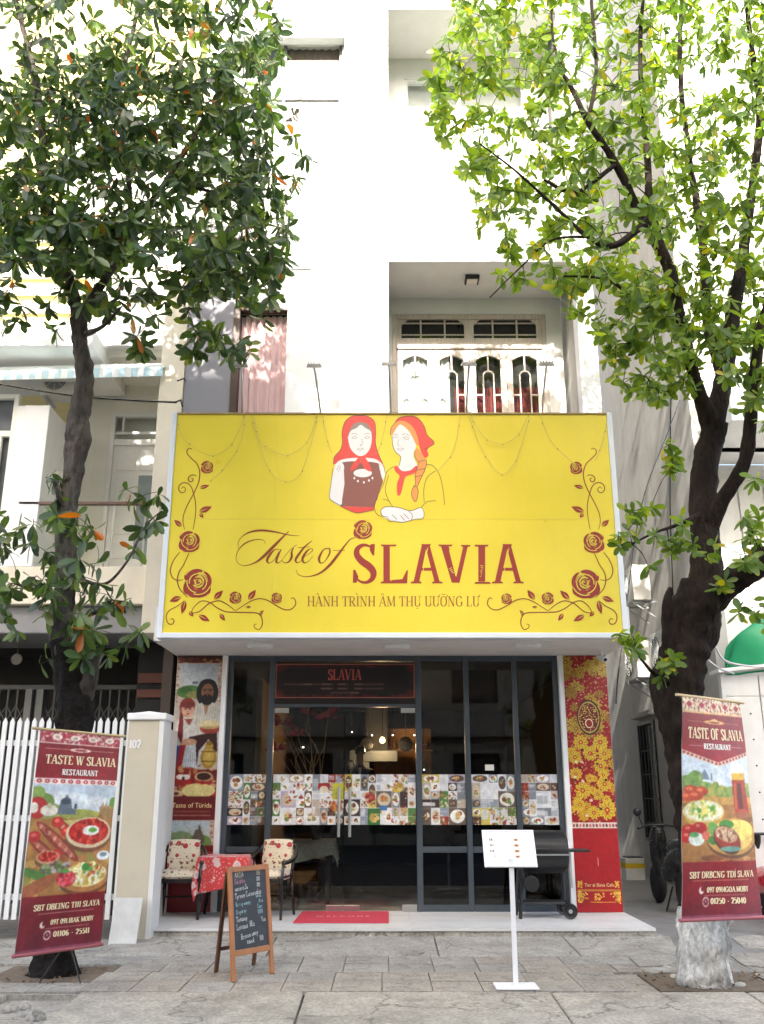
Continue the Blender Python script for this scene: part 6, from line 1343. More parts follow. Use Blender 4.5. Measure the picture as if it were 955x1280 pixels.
# upper floor slab, awning, upper walls
sz0 = at(160, 466, 11.9)[1]
MB().box(cx1 - .35, HX1 - .32, 11.9, YB - .001, sz0 + .25, sz0 + .5).build('upper_slab', M_creamlt, H)
MB().box(at(125, 440, 11.75)[0], at(205, 440, 11.75)[0], 11.75, 11.9, at(160, 428, 11.75)[1] - .05, at(160, 428, 11.75)[1] + .9).build('slab_edge', M_white, H, bevel=.01)
aw = thing('striped_awning', 'rolled blue and white striped awning under the neighbour balcony', 'awning', (-3.8, 11.3, 6.7))
az = at(100, 470, 11.3)[1]; ax0, ax1 = -5.6, at(196, 470, 11.3)[0]; stripe = [mat('awning_blue', (.42, .58, .62), .8, .05, 9), mat('awning_white', (.72, .74, .72), .8, .05, 9)]
xx = ax0; i = 0
while xx < ax1:
    w = .085; mb = MB(); sl_ = .07 * (xx - ax0) / (ax1 - ax0)
    mb.add([(xx, 11.3, az - .07 + sl_), (xx + w, 11.3, az - .07 + sl_), (xx + w, 11.31, az + .07 + sl_), (xx, 11.31, az + .07 + sl_), (xx, 11.55, az + .16 + sl_), (xx + w, 11.55, az + .16 + sl_)], [(0, 1, 2, 3), (3, 2, 5, 4)]); o = mb.build('awning_strip', stripe[i % 2], aw)
    sd = o.modifiers.new('t', 'SOLIDIFY'); sd.thickness = .004; xx += w + .0005; i += 1
MB().cyl((ax0, 11.56, az + .2), (ax1 + .05, 11.56, az + .27), .045, n=12).build('awning_roll', stripe[1], aw); MB().box(ax1 + .03, ax1 + .08, 11.45, 11.9, az + .15, az + .34).build('awning_bracket', M_blackm, aw)
for xx in (-5.2, -3.1): MB().bar((xx, 11.55, az + .2), (xx, 11.9, az + .3), .03, .03).build('awning_arm', M_galv, aw)
cz = at(100, 425, 11.0)[1]
MB().box(HX0, at(115, 430, 11.2)[0], 11.2, 12.85, at(60, 432, 11.2)[1], at(60, 410, 11.2)[1]).build('canopy_slab', M_white, H, bevel=.01)
MB().box(at(66, 360, YB)[0], HX1 - .003, YB + .001, YB + .2, 9.51, 12.6).build('upper_wall', M_white, H)
# air conditioner on its bracket under the awning
def aircon(name, label, cx, cy, cz, w, d, h, face, group='outdoor air conditioner units'):
    t = thing(name, label, 'air conditioner', (cx, cy, cz), group); Mx = Matrix.Translation((cx, cy, cz)) @ Matrix.Rotation(face, 4, 'Z')
    MB().box(-w / 2, w / 2, -d / 2, d / 2, 0, h).xf(Mx).build('casing', mat('aircon_casing', (.62, .61, .57), .5, .05, 6, streak=.15), t, bevel=.012)
    g = MB(); n_ = 26; c = (-w * .14, h * .5); r_ = min(w * .3, h * .42)
    ro = [(c[0] + r_ * math.cos(6.283 * k / n_), c[1] + r_ * math.sin(6.283 * k / n_)) for k in range(n_)]; g.prism(ro, -d / 2 - .004, -d / 2 - .001); g.xf(Mx); fan = g.build('fan_opening', mat('fan_dark', (.06, .06, .06), .6), t)
    gg = MB()
    for q in range(1, 6): 
        rr = r_ * q / 5.5; gg.tube([(c[0] + rr * math.cos(6.283 * k / 20), -d / 2 - .012, c[1] + rr * math.sin(6.283 * k / 20)) for k in range(21)], .004, 4, cap=False)
    for q in range(8): a = 6.283 * q / 8; gg.tube([(c[0], -d / 2 - .015, c[1]), (c[0] + r_ * math.cos(a), -d / 2 - .012, c[1] + r_ * math.sin(a))], .004, 4)
    gg.xf(Mx); gg.build('fan_grille', M_pvc, fan)
    for sx_ in (-.35, .35):
        b_ = MB(); b_.box(sx_ * w - .02, sx_ * w + .02, -d / 2, d / 2 + .12, -.035, -.002); b_.bar((sx_ * w, -d / 2 + .03, -.036), (sx_ * w, d / 2 + .11, -.3), .02, .02); b_.xf(Mx); b_.build('bracket', M_galv, t)
    return t
aircon('air_conditioner', 'outdoor air conditioner tucked under the striped awning on the left house', *(lambda p: (p.x, p.y + .2, p.z))(P(72, 492, 12.3)), .55, .3, .5, R(0))
# yellow banded house behind on the far left
ylw = thing('yellow_house', 'sunlit pale yellow house wall with white bands behind the left tree', 'house', (-7, 14, 8.4))
yx1 = at(72, 360, 14.2)[0]
MB().box(-14, yx1 + 2.2, 14.2, 19, 8.4, 24).build('wall', mat('pale_yellow_paint', (.70, .58, .26), .8, .05, 4), ylw)
z = at(20, 425, 14.2)[1]
for py in (410, 388, 366, 345, 322, 300, 270): zz = at(20, py, 14.2)[1]; MB().box(-14, yx1 + 2.2, 14.1, 14.198, zz - .07, zz + .07).build('wall_band', M_white, ylw, bevel=.01)
# round clock-like medallion inside the ground floor
md = P(21, 824, 12.3); o = MB().lathe(md, [(.02, -.01), (.06, -.012), (.075, 0), (.075, .012)], 20, Matrix.Rotation(R(90), 3, 'X')); o.cyl(md + Vector((0, 0, .06)), (md.x, md.y, ze(790) + .01), .005, n=5)
tag(o.build('hanging_medallion', mat('tarnished_metal', (.09, .085, .075), .5, .3, 60, metal=.5)), 'small round grey medallion hanging in the dark ground floor', 'ornament')
# power cable across
cbl = MB(); q = [P(-60, 470, 10.6), P(80, 493, 10.7), P(160, 500, 10.8), P(221, 503, 10.9)]; cbl.tube(catmull([tuple(p) for p in q], 8), .013, 6); c_ = cbl.build('power_cable', M_black, smooth=True); tag(c_, 'black power cable crossing in front of the left balcony', 'cable')
q = [P(218, 503, 10.9), P(226, 500, 11.1), P(228, 508, 11.36)]; hk = MB().tube([tuple(p) for p in q], .012, 6); hk.tube([tuple(P(222, 476, 11.0)), tuple(P(230, 473, 11.2)), tuple(P(232, 476, 11.37))], .012, 6); tag(hk.build('cable_hook', M_black), 'black cable hooks on the grey wall above the sign corner', 'hook')

# ================================================================== right side: alley wall, neighbour house, gate
XA = 4.85
N = thing('right_house', 'white neighbouring house with long alley wall right of the restaurant', 'house', (7, 14, 0))
aw_ = MB()
def awall(y0, y1, z0, z1): aw_.box(XA, XA + .2, y0, y1, z0, z1)
wy0, wy1 = 16.75, 17.85; wz0, wz1 = P(800, 1050, 17.9).z, P(800, 905, 17.9).z
awall(13.4, wy0, -.01, 21); awall(wy1, 22, -.01, 21); awall(wy0, wy1, -.01, wz0); awall(wy0, wy1, wz1, 21)
aw_.build('alley_wall', M_walld, N)
MB().box(2.9, XA + .2, 22.01, 22.2, 0, 9).build('alley_end_wall', M_walld, N)
MB().box(XA + .2, 14, 13.4, 13.6, -.01, 4.0).build('front_wall', M_whiteold, N); MB().box(XA + .21, 14, 13.41, 13.6, 6.62, 21).build('front_wall', M_white, N)
MB().wall(XA + .2, 14, 4.0, 6.62, 14.2, 14.35, []).build('balcony_back_wall', M_white, N)
MB().box(XA + .2, 14, 12.3, 14.19, 6.62, 6.95).build('balcony_roof', M_white, N, bevel=.01); MB().box(XA + .2, 14, 12.3, 12.42, 6.951, 8.2).build('parapet', M_white, N, bevel=.01)
for k in range(9): MB().box(XA + .5 + k * .42, XA + .89 + k * .42, 14.16, 14.198, 4.05, 6.4).build('shutter_panel', M_whiteold, N, bevel=.006)
fm = MB(); fm.box(XA - .03, XA + .05, wy0, wy0 + .06, wz0, wz1); fm.box(XA - .03, XA + .05, wy1 - .06, wy1, wz0, wz1); fm.box(XA - .03, XA + .05, wy0 + .061, wy1 - .061, wz0, wz0 + .05); fm.box(XA - .03, XA + .05, wy0 + .061, wy1 - .061, wz1 - .05, wz1)
WN = fm.build('window_frame', M_blackm, N); MB().box(XA + .06, XA + .1, wy0, wy1, wz0, wz1).build('pane', mat('dark_window', (.03, .03, .03), .1, .1), WN)
for k in range(5): yy = wy0 + .1 + k * .21; MB().box(XA - .02, XA - .005, yy, yy + .02, wz0 + .05, wz1 - .05).build('window_bar', M_blackm, WN)
for k in range(4): zz = wz0 + .3 + k * .42; MB().box(XA - .0045, XA + .01, wy0 + .06, wy1 - .06, zz, zz + .02).build('window_bar', M_blackm, WN)
MB().box(XA - .12, XA - .001, wy0 - .1, wy1 + .1, wz1 + .08, wz1 + .16).build('window_hood', M_walld, N)
aircon('air_conditioner', 'highest outdoor air conditioner on the alley wall beside the sign', XA - .38, 15.9, P(800, 755, 15.9).z, .75, .3, .62, R(-90))
aircon('air_conditioner', 'middle outdoor air conditioner on the alley wall behind the tree fork', XA - .38, 16.0, P(820, 850, 16.0).z, .8, .32, .62, R(-90))
aircon('air_conditioner', 'nearest outdoor air conditioner on the alley wall touching the tree trunk', XA - .38, 14.4, P(840, 838, 14.4).z, .8, .32, .6, R(-90))
pipe = MB(); pipe.tube([(2.98, 15.5, 0), (2.98, 15.5, 7)], .05, 10); tag(pipe.build('drain_pipe', mat('blue_grey_pipe', (.2, .25, .29), .5)), 'blue grey drain pipe running up the alley side of the restaurant', 'pipe')
cw = MB(); cw.tube(catmull([(XA - .06, 13.6, 9.0), (XA - .05, 14.6, 6.2), (XA - .05, 15.0, 4.3), (XA - .06, 15.6, 3.0)], 6), .012, 5); tag(cw.build('wall_cable', M_black), 'thin dark cable running down the sunlit alley wall', 'cable')
w2 = MB(); w2.tube(catmull([tuple(P(770, 880, 12.3)), tuple(P(772, 850, 12.3)), tuple(P(776, 820, 12.2)), tuple(P(800, 640, 12.6)), tuple(P(835, 540, 13)), tuple(P(850, 500, 13.4))], 6), .009, 5); tag(w2.build('corner_cable', M_black), 'thin cable climbing the corner right of the sign', 'cable')
cmr = thing('security_camera', 'small white security camera under the right corner of the soffit', 'camera', tuple(P(752, 822, 11.4)))
cp = P(752, 824, 11.5); MB().tube([cp + Vector((0, 0, .03)), cp + Vector((.0, 0, ZS - cp.z))], .02, 8).build('mount', M_pvc, cmr); MB().tube([cp + Vector((-.02, .08, .04)), cp + Vector((.02, -.1, -.02))], [.035, .035], 12).build('camera_body', M_pvc, cmr); MB().cyl(cp + Vector((.02, -.1, -.02)), cp + Vector((.023, -.112, -.024)), .022, n=12).build('lens', M_black, cmr)
# foam box with yellow band
fx = P(791, 1092, 17.6); fx.z = 0
fb = thing('foam_box', 'white foam box with a yellow band standing in the alley', 'box', (fx.x, 17.6, 0)); fw = .17
MB().box(fx.x - fw, fx.x + fw, 17.4, 17.75, -.01, .20).build('box_body', M_pvc, fb, bevel=.012); MB().box(fx.x - fw - .004, fx.x + fw + .004, 17.396, 17.754, .2, .28).build('yellow_band', mat('yellow_band', (.75, .55, .03), .6), fb); MB().box(fx.x - fw, fx.x + fw, 17.4, 17.75, .281, .37).build('box_top', M_pvc, fb, bevel=.012); MB().box(fx.x - fw + .02, fx.x + fw - .02, 17.42, 17.73, .3705, .39).build('dark_lid', M_blackm, fb)
# white gate of boards with bolts, on the right edge
RG = thing('board_gate', 'white weathered board gate with bolt heads and small roof at the right edge', 'gate', (5.6, 12.4, 0)); YG = 12.35
gx = at(905, 900, YG)[0]; gzt = at(930, 842, YG)[1]
M_brd = mat('white_board', (.60, .60, .57), .6, .06, 5, streak=.25, stain_col=(.38, .36, .31))
for k in range(6):
    a = gx + .06 + k * .46; MB().box(a, a + .445, YG, YG + .04, .12, gzt - .3).build('gate_board', M_brd, RG, bevel=.008); bm_ = MB()
    for j in range(7):
        for q in (.12, .3): zz = .5 + j * .33; bm_.cyl((a + q, YG - .006, zz), (a + q, YG + .001, zz), .012, n=7)
    bm_.build('bolt_heads', M_blackm, RG)
    MB().box(a, a + .445, YG, YG + .04, gzt - .295, gzt - .02).build('gate_board', M_brd, RG, bevel=.008)
MB().box(gx, gx + .055, YG - .03, YG + .07, -.01, gzt).build('gate_jamb', M_brd, RG, bevel=.006)
MB().box(gx - .06, gx + 3.2, YG - .16, YG + .2, gzt + .001, gzt + .05).xf(Matrix.Translation((gx, YG, gzt)) @ Matrix.Rotation(R(-6), 4, 'Y') @ Matrix.Translation((-gx, -YG, -gzt))).build('gate_roof', M_whiteold, RG, bevel=.006)
# green tarpaulin swelling above the gate
tp_ = MB(); n_ = 22; tc_ = P(948, 812, 13.0)
for i in range(n_ + 1):
    for j in range(n_ + 1):
        a, b = i / n_ * math.pi, j / n_ * math.pi * .5
        r_ = 1 + .03 * math.sin(7 * a) * math.sin(5 * b)
        tp_.v.append((tc_.x + .35 - .85 * r_ * math.cos(a), tc_.y - .45 * r_ * math.sin(a) * math.cos(b * .6), tc_.z - .45 + .85 * r_ * math.sin(a) ** .5 * math.sin(b + .12) if 0 < i < n_ else tc_.z - .45))
tp_.f = [(i * (n_ + 1) + j, (i + 1) * (n_ + 1) + j, (i + 1) * (n_ + 1) + j + 1, i * (n_ + 1) + j + 1) for i in range(n_) for j in range(n_)]
go = tp_.build('green_tarpaulin', mat('green_tarp', (.012, .27, .115), .45, .08, 4, .05, 20), smooth=True); tag(go, 'bright green tarpaulin bulging above the white board gate', 'tarpaulin')
sd = go.modifiers.new('t', 'SOLIDIFY'); sd.thickness = .01
cnd = MB(); cnd.tube(catmull([tuple(P(893, 805, 12.2)), tuple(P(905, 825, 12.2)), tuple(P(930, 832, 12.2)), tuple(P(960, 834, 12.2))], 6), .016, 8); cnd.tube(catmull([tuple(P(885, 825, 12.1)), tuple(P(900, 836, 12.1)), tuple(P(918, 842, 12.15))], 6), .012, 8); tag(cnd.build('hose', M_galv, smooth=True), 'pale hoses drooping over the board gate below the tarpaulin', 'hose')
# ================================================================== motor scooter behind the right banner
mz = Vector((3.90, 12.75, .006)); sc_ = thing('motor_scooter', 'white and black scooter parked behind the right banner', 'scooter', tuple(mz), None)
def Q(x_, y_, z_): return mz + Vector((x_, y_, z_))
M_tyre = mat('tyre_rubber', (.02, .02, .02), .8, .2, 30); M_sw2 = mat('scooter_white', (.5, .5, .5), .25, .02, 5, coat=.5)
for nm, yy in (('rear', 0), ('front', 1.2)):
    w = MB(); rr = [(.14, -.05), (.22, -.055), (.255, -.03), (.265, 0), (.255, .03), (.22, .055), (.14, .05)]
    w.lathe(Q(0, yy, .265), rr, 26, Matrix.Rotation(R(90), 3, 'Y')); wo = w.build('wheel', M_tyre, sc_, smooth=True); MB().cyl(Q(-.03, yy, .265), Q(.03, yy, .265), .135, n=18).build('rim', M_galv, wo)
bd = MB(); bd.tube(catmull([tuple(Q(0, -.28, .72)), tuple(Q(0, 0, .68)), tuple(Q(0, .35, .55)), tuple(Q(0, .6, .42))], 5), [.06] + [.12 + .04 * math.sin(k / 15 * 3.14) for k in range(14)] + [.1], 12); bd.build('rear_body', M_black, sc_, smooth=True)
MB().tube(catmull([tuple(Q(0, -.3, .80)), tuple(Q(0, 0, .82)), tuple(Q(0, .45, .76))], 5), [.05] + [.1] * 9 + [.06], 10).build('seat', M_black, sc_, smooth=True)
MB().box(*[Q(-.06, -.37, .66)[0], Q(.06, 0, 0)[0]], Q(0, -.36, 0)[1], Q(0, -.28, 0)[1], .66, .73).build('tail_light', mat('tail_red', (.5, .01, .01), .2), sc_, bevel=.015)
MB().box(Q(-.085, 0, 0)[0], Q(.085, 0, 0)[0], Q(0, -.345, 0)[1], Q(0, -.335, 0)[1], .40, .56).build('number_plate', M_pvc, sc_, bevel=.003)
MB().box(Q(-.1, 0, 0)[0], Q(.1, 0, 0)[0], Q(0, -.33, 0)[1], Q(0, -.2, 0)[1], .36, .64).build('rear_fender', M_blackm, sc_, bevel=.03)
MB().tube([Q(0, 1.2, .265), Q(0, 1.05, .6), Q(0, .95, .98)], .035, 10).build('steering_column', M_blackm, sc_, smooth=True)
MB().tube(catmull([tuple(Q(-.33, .82, 1.0)), tuple(Q(-.12, .95, 1.04)), tuple(Q(.12, .95, 1.04)), tuple(Q(.33, .82, 1.0))], 4), .016, 8).build('handlebar', M_blackm, sc_, smooth=True)
fs_ = MB(); fs_.tube(catmull([tuple(Q(0, 1.02, .35)), tuple(Q(0, 1.08, .65)), tuple(Q(0, 1.0, 1.02))], 4), [.06, .08, .1, .11, .115, .12, .12, .1, .07], 12); fs_.build('front_shield', M_black, sc_, smooth=True)
for s_ in (-1, 1):
    MB().tube([Q(s_ * .24, .88, 1.02), Q(s_ * .30, .86, 1.18)], .007, 6).build('mirror_stem', M_blackm, sc_); MB().lathe(Q(s_ * .31, .86, 1.22), [(.01, -.012), (.05, -.01), (.058, 0), (.05, .01), (.01, .012)], 14, Matrix.Rotation(R(90), 3, 'X')).build('mirror', M_blackm, sc_, smooth=True)
MB().tube([Q(.13, -.15, .3), Q(.14, .3, .3)], [.05, .035], 10).build('exhaust', M_galv, sc_); MB().tube([Q(-.08, .25, .3), Q(-.2, .2, 0.002)], .012, 6).build('kickstand', M_blackm, sc_)
r2 = thing('red_scooter', 'red scooter mostly hidden behind the right edge of the right banner', 'scooter', (5.0, 11.3, -.01))
m2 = Vector((4.75, 11.4, -.01))
for yy in (0, 1.15):
    w = MB(); w.lathe(m2 + Vector((0, yy, .265)), [(.14, -.05), (.22, -.055), (.265, 0), (.22, .055), (.14, .05)], 24, Matrix.Rotation(R(90), 3, 'Y')); w.build('wheel', M_tyre, r2, smooth=True)
MB().tube(catmull([tuple(m2 + Vector(p)) for p in ((0, -.28, .72), (0, .05, .66), (0, .45, .5), (0, .9, .45))], 5), [.07] + [.17] * 14 + [.12], 12).build('body', mat('scooter_red', (.55, .01, .02), .25, .02, 5, coat=.5), r2, smooth=True)
MB().tube([m2 + Vector((0, -.25, .84)), m2 + Vector((0, .45, .8))], [.1, .09], 10).build('seat', M_black, r2, smooth=True); MB().tube([m2 + Vector((0, 1.15, .265)), m2 + Vector((0, .95, 1.0))], .05, 10).build('steering_column', M_blackm, r2)
MB().tube([m2 + Vector((-.3, .85, 1.0)), m2 + Vector((.3, .85, 1.0))], .018, 8).build('handlebar', M_blackm, r2); MB().tube([m2 + Vector((-.1, .3, .4)), m2 + Vector((-.2, .3, .002))], .012, 6).build('kickstand', M_blackm, r2)
# ================================================================== roll banners on tripods
def banner(name, label, TL, TR, BL, BR, cv, tripod, texts, tripod_on=True, group='tall red restaurant banners'):
    TL, TR, BL, BR = map(Vector, (TL, TR, BL, BR))
    t = thing(name, label, 'banner', tuple(tripod), group)
    nn = (TR - TL).cross(BL - TL).normalized(); nn = nn if nn.y < 0 else -nn
    A = [np.array(p) for p in (TL, TR, BL, BR)]; Nn = np.array(nn)
    def surf(U, V, off=0.0):
        U = np.asarray(U, float); V = np.asarray(V, float)
        p = (A[0] * ((1 - U) * (1 - V))[..., None] + A[1] * (U * (1 - V))[..., None] + A[2] * ((1 - U) * V)[..., None] + A[3] * (U * V)[..., None])
        d = .022 * np.sin(V * math.pi) * np.sin(U * math.pi) + .006 * np.sin(U * 9 + 1.3) * V + .004 * np.sin(V * 17 + U * 4) + off
        return p + Nn * d[..., None]
    cv.sheet('banner_print', lambda U, V: [surf(U, V)[..., i] for i in range(3)], M_print, t)
    cv2 = MB(); g = 8
    uu, vv = np.meshgrid(np.arange(g + 1) / g, np.arange(17) / 16); bk = surf(uu, vv, -.006).reshape(-1, 3)
    cv2.add([tuple(p) for p in bk], [(i * (g + 1) + j, i * (g + 1) + j + 1, (i + 1) * (g + 1) + j + 1, (i + 1) * (g + 1) + j) for i in range(16) for j in range(g)]); cv2.build('banner_back', M_pvc, t, smooth=True)
    dx = (TR - TL).normalized(); MB().cyl(TL - dx * .09 + Vector((0, .004, .006)), TR + dx * .05 + Vector((0, .004, .006)), .012, n=10).build('top_rod', mat('banner_rod', (.5, .38, .2), .4, .1, 10, metal=.4), t)
    dx = (BR - BL).normalized(); MB().cyl(BL - dx * .02 - Vector((0, 0, .004)), BR + dx * .02 - Vector((0, 0, .004)), .014, n=10).build('bottom_rod', mat('bottom_rod_mat', (.33, .08, .09), .4), t)
    tp = (TL + TR) / 2; foot = Vector(tripod)
    hub = foot + Vector((0, 0, .32)); bp = tp - nn * .05
    if tripod_on: MB().tube([hub, Vector((bp.x, bp.y, hub.z + .1)) - nn * .02, bp], .008, 8).build('pole', M_blackm, t)
    else:
        for f_ in (.12, .45): q = TL.lerp(TR, f_); MB().tube([q, Vector((2.62, 8.22, q.z + .05))], .004, 5).build('tie_wire', M_galv, t)
    MB().tube([bp, tp + Vector((0, 0, .004))], .009, 6).build('pole_hook', M_galv, t)
    for k in range(3 if tripod_on else 0):
        a = math.radians(205 + 120 * k); MB().tube([hub, foot + Vector((math.cos(a) * .2, math.sin(a) * .2, .006))], .007, 6).build('tripod_leg', M_blackm, t)
    for txt, u0, u1, v, hgt, m, th in texts:
        mb = MB(); tw = text_width(txt, .82)
        W_ = (TR - TL).length * .5 + (BR - BL).length * .5; Hh = ((BL - TL).length + (BR - TR).length) / 2
        loc = []
        lettering(mb, txt, lambda a, b: (u0 + (u1 - u0) * a / tw, v - b * hgt), 0, thick=th, thin=th * .45, wscale=.82, gap=.04)
        q = np.array(mb.v); pts = surf(q[:, 0], q[:, 2], .0022) + Nn[None] * (-q[:, 1])[:, None]
        mb.v = [tuple(p) for p in pts]; fn_ = []
        mb.f = [f_[::-1] for f_ in mb.f]
        mb.build('lettering', m, t)
    return t, surf
M_crm = mat('cream_print', (.82, .66, .40), .5, .04, 20)
def maroon_base(seed, chev):
    cv = Canvas(150, 400, '#8a1720', seed); cv.asp = 2.0
    cv.grad(0, .0, 1, .3, '#7c1820', '#97141c'); cv.grad(0, .74, 1, 1, '#7c1820', '#6d1a2a')
    return cv
# left banner picture
cv = maroon_base(31, 0)
cv.rect(0, 0, 1, .055, '#b3434a')
for k in range(120): cv.e(cv.rs.rand(), .055 * cv.rs.rand(), .022, .004, ['#e3d0c0', '#8a1720', '#d8b0a4'][k % 3], .9, cv.rs.rand() * 3)
for k in range(4): cv.e(.2 + k * .22, .028, .06, .014, '#efe0cf'); cv.e(.2 + k * .22, .028, .03, .007, '#c9a08c')
cv.rect(0, .056, 1, .061, '#e3d0c0')
cv.rect(.07, .0835, .93, .0855, '#d8b8a4'); cv.e(.5, .085, .13, .009, '#efe0cf'); cv.e(.5, .085, .08, .005, '#a33a3e')
cv.rect(.07, .1915, .28, .1935, '#e3d0c0'); cv.rect(.75, .1915, .93, .1935, '#e3d0c0')
cv.rect(0, .222, 1, .25, '#e6d8cc')
for k in range(11): cv.e(.05 + k * .09, .236, .03, .009, '#b02a32'); cv.e(.05 + k * .09, .236, .012, .004, '#e6d8cc')
cv.grad(0, .25, 1, .76, '#b9c3cb', '#d6dadb')
for k in range(14): cv.e(cv.rs.rand(), .28 + .08 * cv.rs.rand(), .2, .012, '#e3e4e2', .5, 0, .8)
cv.e(.15, .385, .35, .06, '#8f9a52', 1, .3); cv.e(.55, .40, .3, .035, '#a3a650'); cv.e(.1, .33, .14, .04, '#6f8a3e'); cv.e(.05, .29, .08, .03, '#7f9a4a')
cv.poly([(.3, .35), (.32, .32), (.36, .31), (.38, .295), (.4, .31), (.43, .32), (.45, .36), (.5, .37), (.5, .39), (.28, .39)], '#5f6a74'); cv.e(.37, .33, .06, .014, '#3f4a55'); cv.e(.49, .352, .02, .014, '#4a545c')
cv.rect(.8, .35, 1, .42, '#9c7a4e'); 
for k in range(4): cv.poly([(.82 + .05 * k, .36), (.84 + .05 * k, .325), (.86 + .05 * k, .36)], '#b58f5c')
cv.e(.98, .33, .05, .025, '#5f8a3a')
cv.poly([(0, .41), (1, .41), (1, .76), (0, .76)], '#a8743c')
for k in range(40): cv.e(cv.rs.rand(), .43 + .3 * cv.rs.rand(), .1, .02, ['#b5823f', '#8a5a2c', '#c9a35c', '#7f8a3c', '#a35a30'][k % 5], .7, cv.rs.rand() * 3)
cv.e(.06, .36, .11, .05, '#b3241e'); cv.e(.02, .36, .05, .025, '#e8dcc8'); cv.e(.19, .372, .1, .026, '#e3d8c4'); cv.e(.19, .35, .03, .012, '#c0b090')
cv.poly([(.3, .42), (.6, .41), (.62, .5), (.5, .53)], '#d0bc6a')
for u, v, rr in ((.18, .47, -.0), (.28, .5, 0), (.36, .45, 0), (.1, .53, 0)):
    cv.e(u + .1, v + .03, .26, .026, '#8c3a2c', 1, .62); cv.e(u + .09, v + .025, .22, .014, '#b5604a', 1, .62)
    for k in range(5): cv.e(u - .06 + k * .07, v - .025 + k * .026, .018, .012, '#d9a080', .8, .62)
for u, v in ((.3, .425), (.42, .47), (.06, .49), (.33, .575)): cv.e(u, v, .07, .025, '#c0302a'); cv.e(u - .01, v - .006, .03, .008, '#e06a5a')
cv.e(.70, .49, .295, .078, '#7a4a30'); cv.e(.70, .475, .29, .073, '#dcc39a'); cv.e(.70, .47, .255, .06, '#b51a16')
cv.speck(.70, .47, .22, .05, ['#d83a24', '#8f100e', '#e8573a', '#c9281c'], 60, .025); cv.e(.72, .465, .11, .024, '#f0ece0'); cv.e(.74, .463, .055, .011, '#5fa33a')
cv.e(.24, .60, .14, .033, '#7a4a30'); cv.e(.24, .585, .135, .03, '#c99a70'); cv.e(.24, .582, .11, .022, '#b8201a'); cv.speck(.24, .582, .09, .016, ['#e05a40', '#8f120e'], 20, .018)
cv.speck(.35, .635, .2, .03, ['#6a4a6a', '#8a9a5a', '#b0a0a0', '#4f6a3a'], 60, .02); cv.e(.12, .66, .18, .02, '#4f7a34', 1, .3)
cv.e(.91, .585, .09, .022, '#dfe3e2'); cv.e(.91, .58, .05, .01, '#7a8a8a')
cv.e(.12, .72, .3, .03, '#9c5a34', 1, -.4); cv.e(.5, .725, .1, .015, '#7fa38a')
cv.e(.71, .695, .32, .075, '#7a4a2c'); cv.e(.71, .68, .315, .07, '#b57a44'); cv.e(.71, .672, .27, .055, '#e0cf8a')
cv.speck(.71, .668, .25, .048, ['#f0e4b0', '#d8c070', '#c9ae5a', '#f3ecd0', '#b8963f'], 130, .022); cv.e(.70, .635, .06, .018, '#3f8a34'); cv.speck(.75, .65, .15, .03, ['#5f9a4a', '#c05a30'], 14, .016)
cv.e(.47, .685, .11, .035, '#a3202c'); cv.speck(.47, .685, .09, .028, ['#d8404a', '#8a1420', '#e06a70'], 26, .02); cv.e(.45, .65, .05, .01, '#4f8a3a')
cv.rect(0, .76, 1, 1, '#741a22'); cv.grad(0, .755, 1, 1, '#7c161e', '#6b1c2b'); cv.rect(.2, .832, .86, .834, '#d8b8a4'); cv.rect(.3, .9, .82, .902, '#c9a08c'); cv.rect(0, .985, 1, 1, '#8c4a5c')
cv.e(.27, .883, .03, .016, '#efe6d8', 1, .6); cv.e(.285, .877, .02, .012, '#741a22', 1, .6); cv.e(.34, .93, .042, .021, '#efe6d8'); cv.e(.34, .93, .032, .016, '#6e1b28'); cv.rect(.335, .92, .342, .933, '#efe6d8'); cv.rect(.335, .93, .355, .933, '#efe6d8')
cv.soften(2, .08)
dL, dR = 7.85, 8.55
banner('banner_stand', 'red banner with borscht and sausages standing before the white picket gate', P(51, 912, dL), P(151, 921, dR), P(18, 1195, dL), P(126, 1180, dR), cv, G(68, 1229, 0) + Vector((.06, .08, 0)),
       [('TASTE W SLAVIA', .09, .95, .155, .042, M_crm, .17), ('RESTAURANT', .3, .73, .205, .027, M_offw, .2), ('SBT DBEING TIII SLAYA', .14, .92, .818, .026, M_crm, .19), ('09T 091.18AK MOBY', .36, .86, .885, .022, M_crm, .2), ('01106 - 25511', .41, .82, .94, .024, M_crm, .2)])
# right banner picture
cv = maroon_base(37, 1)
cv.rect(0, 0, 1, .065, '#dcc8a4')
for k in range(160): cv.e(cv.rs.rand(), .062 * cv.rs.rand(), .012, .004, ['#8a2a2a', '#b5685a', '#6d1a20'][k % 3], .9, .78)
for k in range(5): cv.poly([(.1 + k * .2, .01), (.17 + k * .2, .033), (.1 + k * .2, .056), (.03 + k * .2, .033)], '#e3d0b0'); cv.poly([(.1 + k * .2, .016), (.15 + k * .2, .033), (.1 + k * .2, .05), (.05 + k * .2, .033)], '#a3202a')
cv.rect(0, .066, 1, .075, '#d9b078'); cv.rect(.08, .113, .92, .115, '#c9965c'); cv.e(.5, .113, .17, .01, '#d9a860'); cv.e(.5, .108, .06, .012, '#e3bd78'); cv.e(.5, .113, .09, .004, '#7c1820')
cv.rect(.1, .228, .3, .23, '#e3cdbc'); cv.rect(.72, .228, .92, .23, '#e3cdbc')
sky_m = lambda: None
cv.poly([(0, .262), (.5, .318), (1, .262), (1, .76), (0, .76)], '#cdd8de')
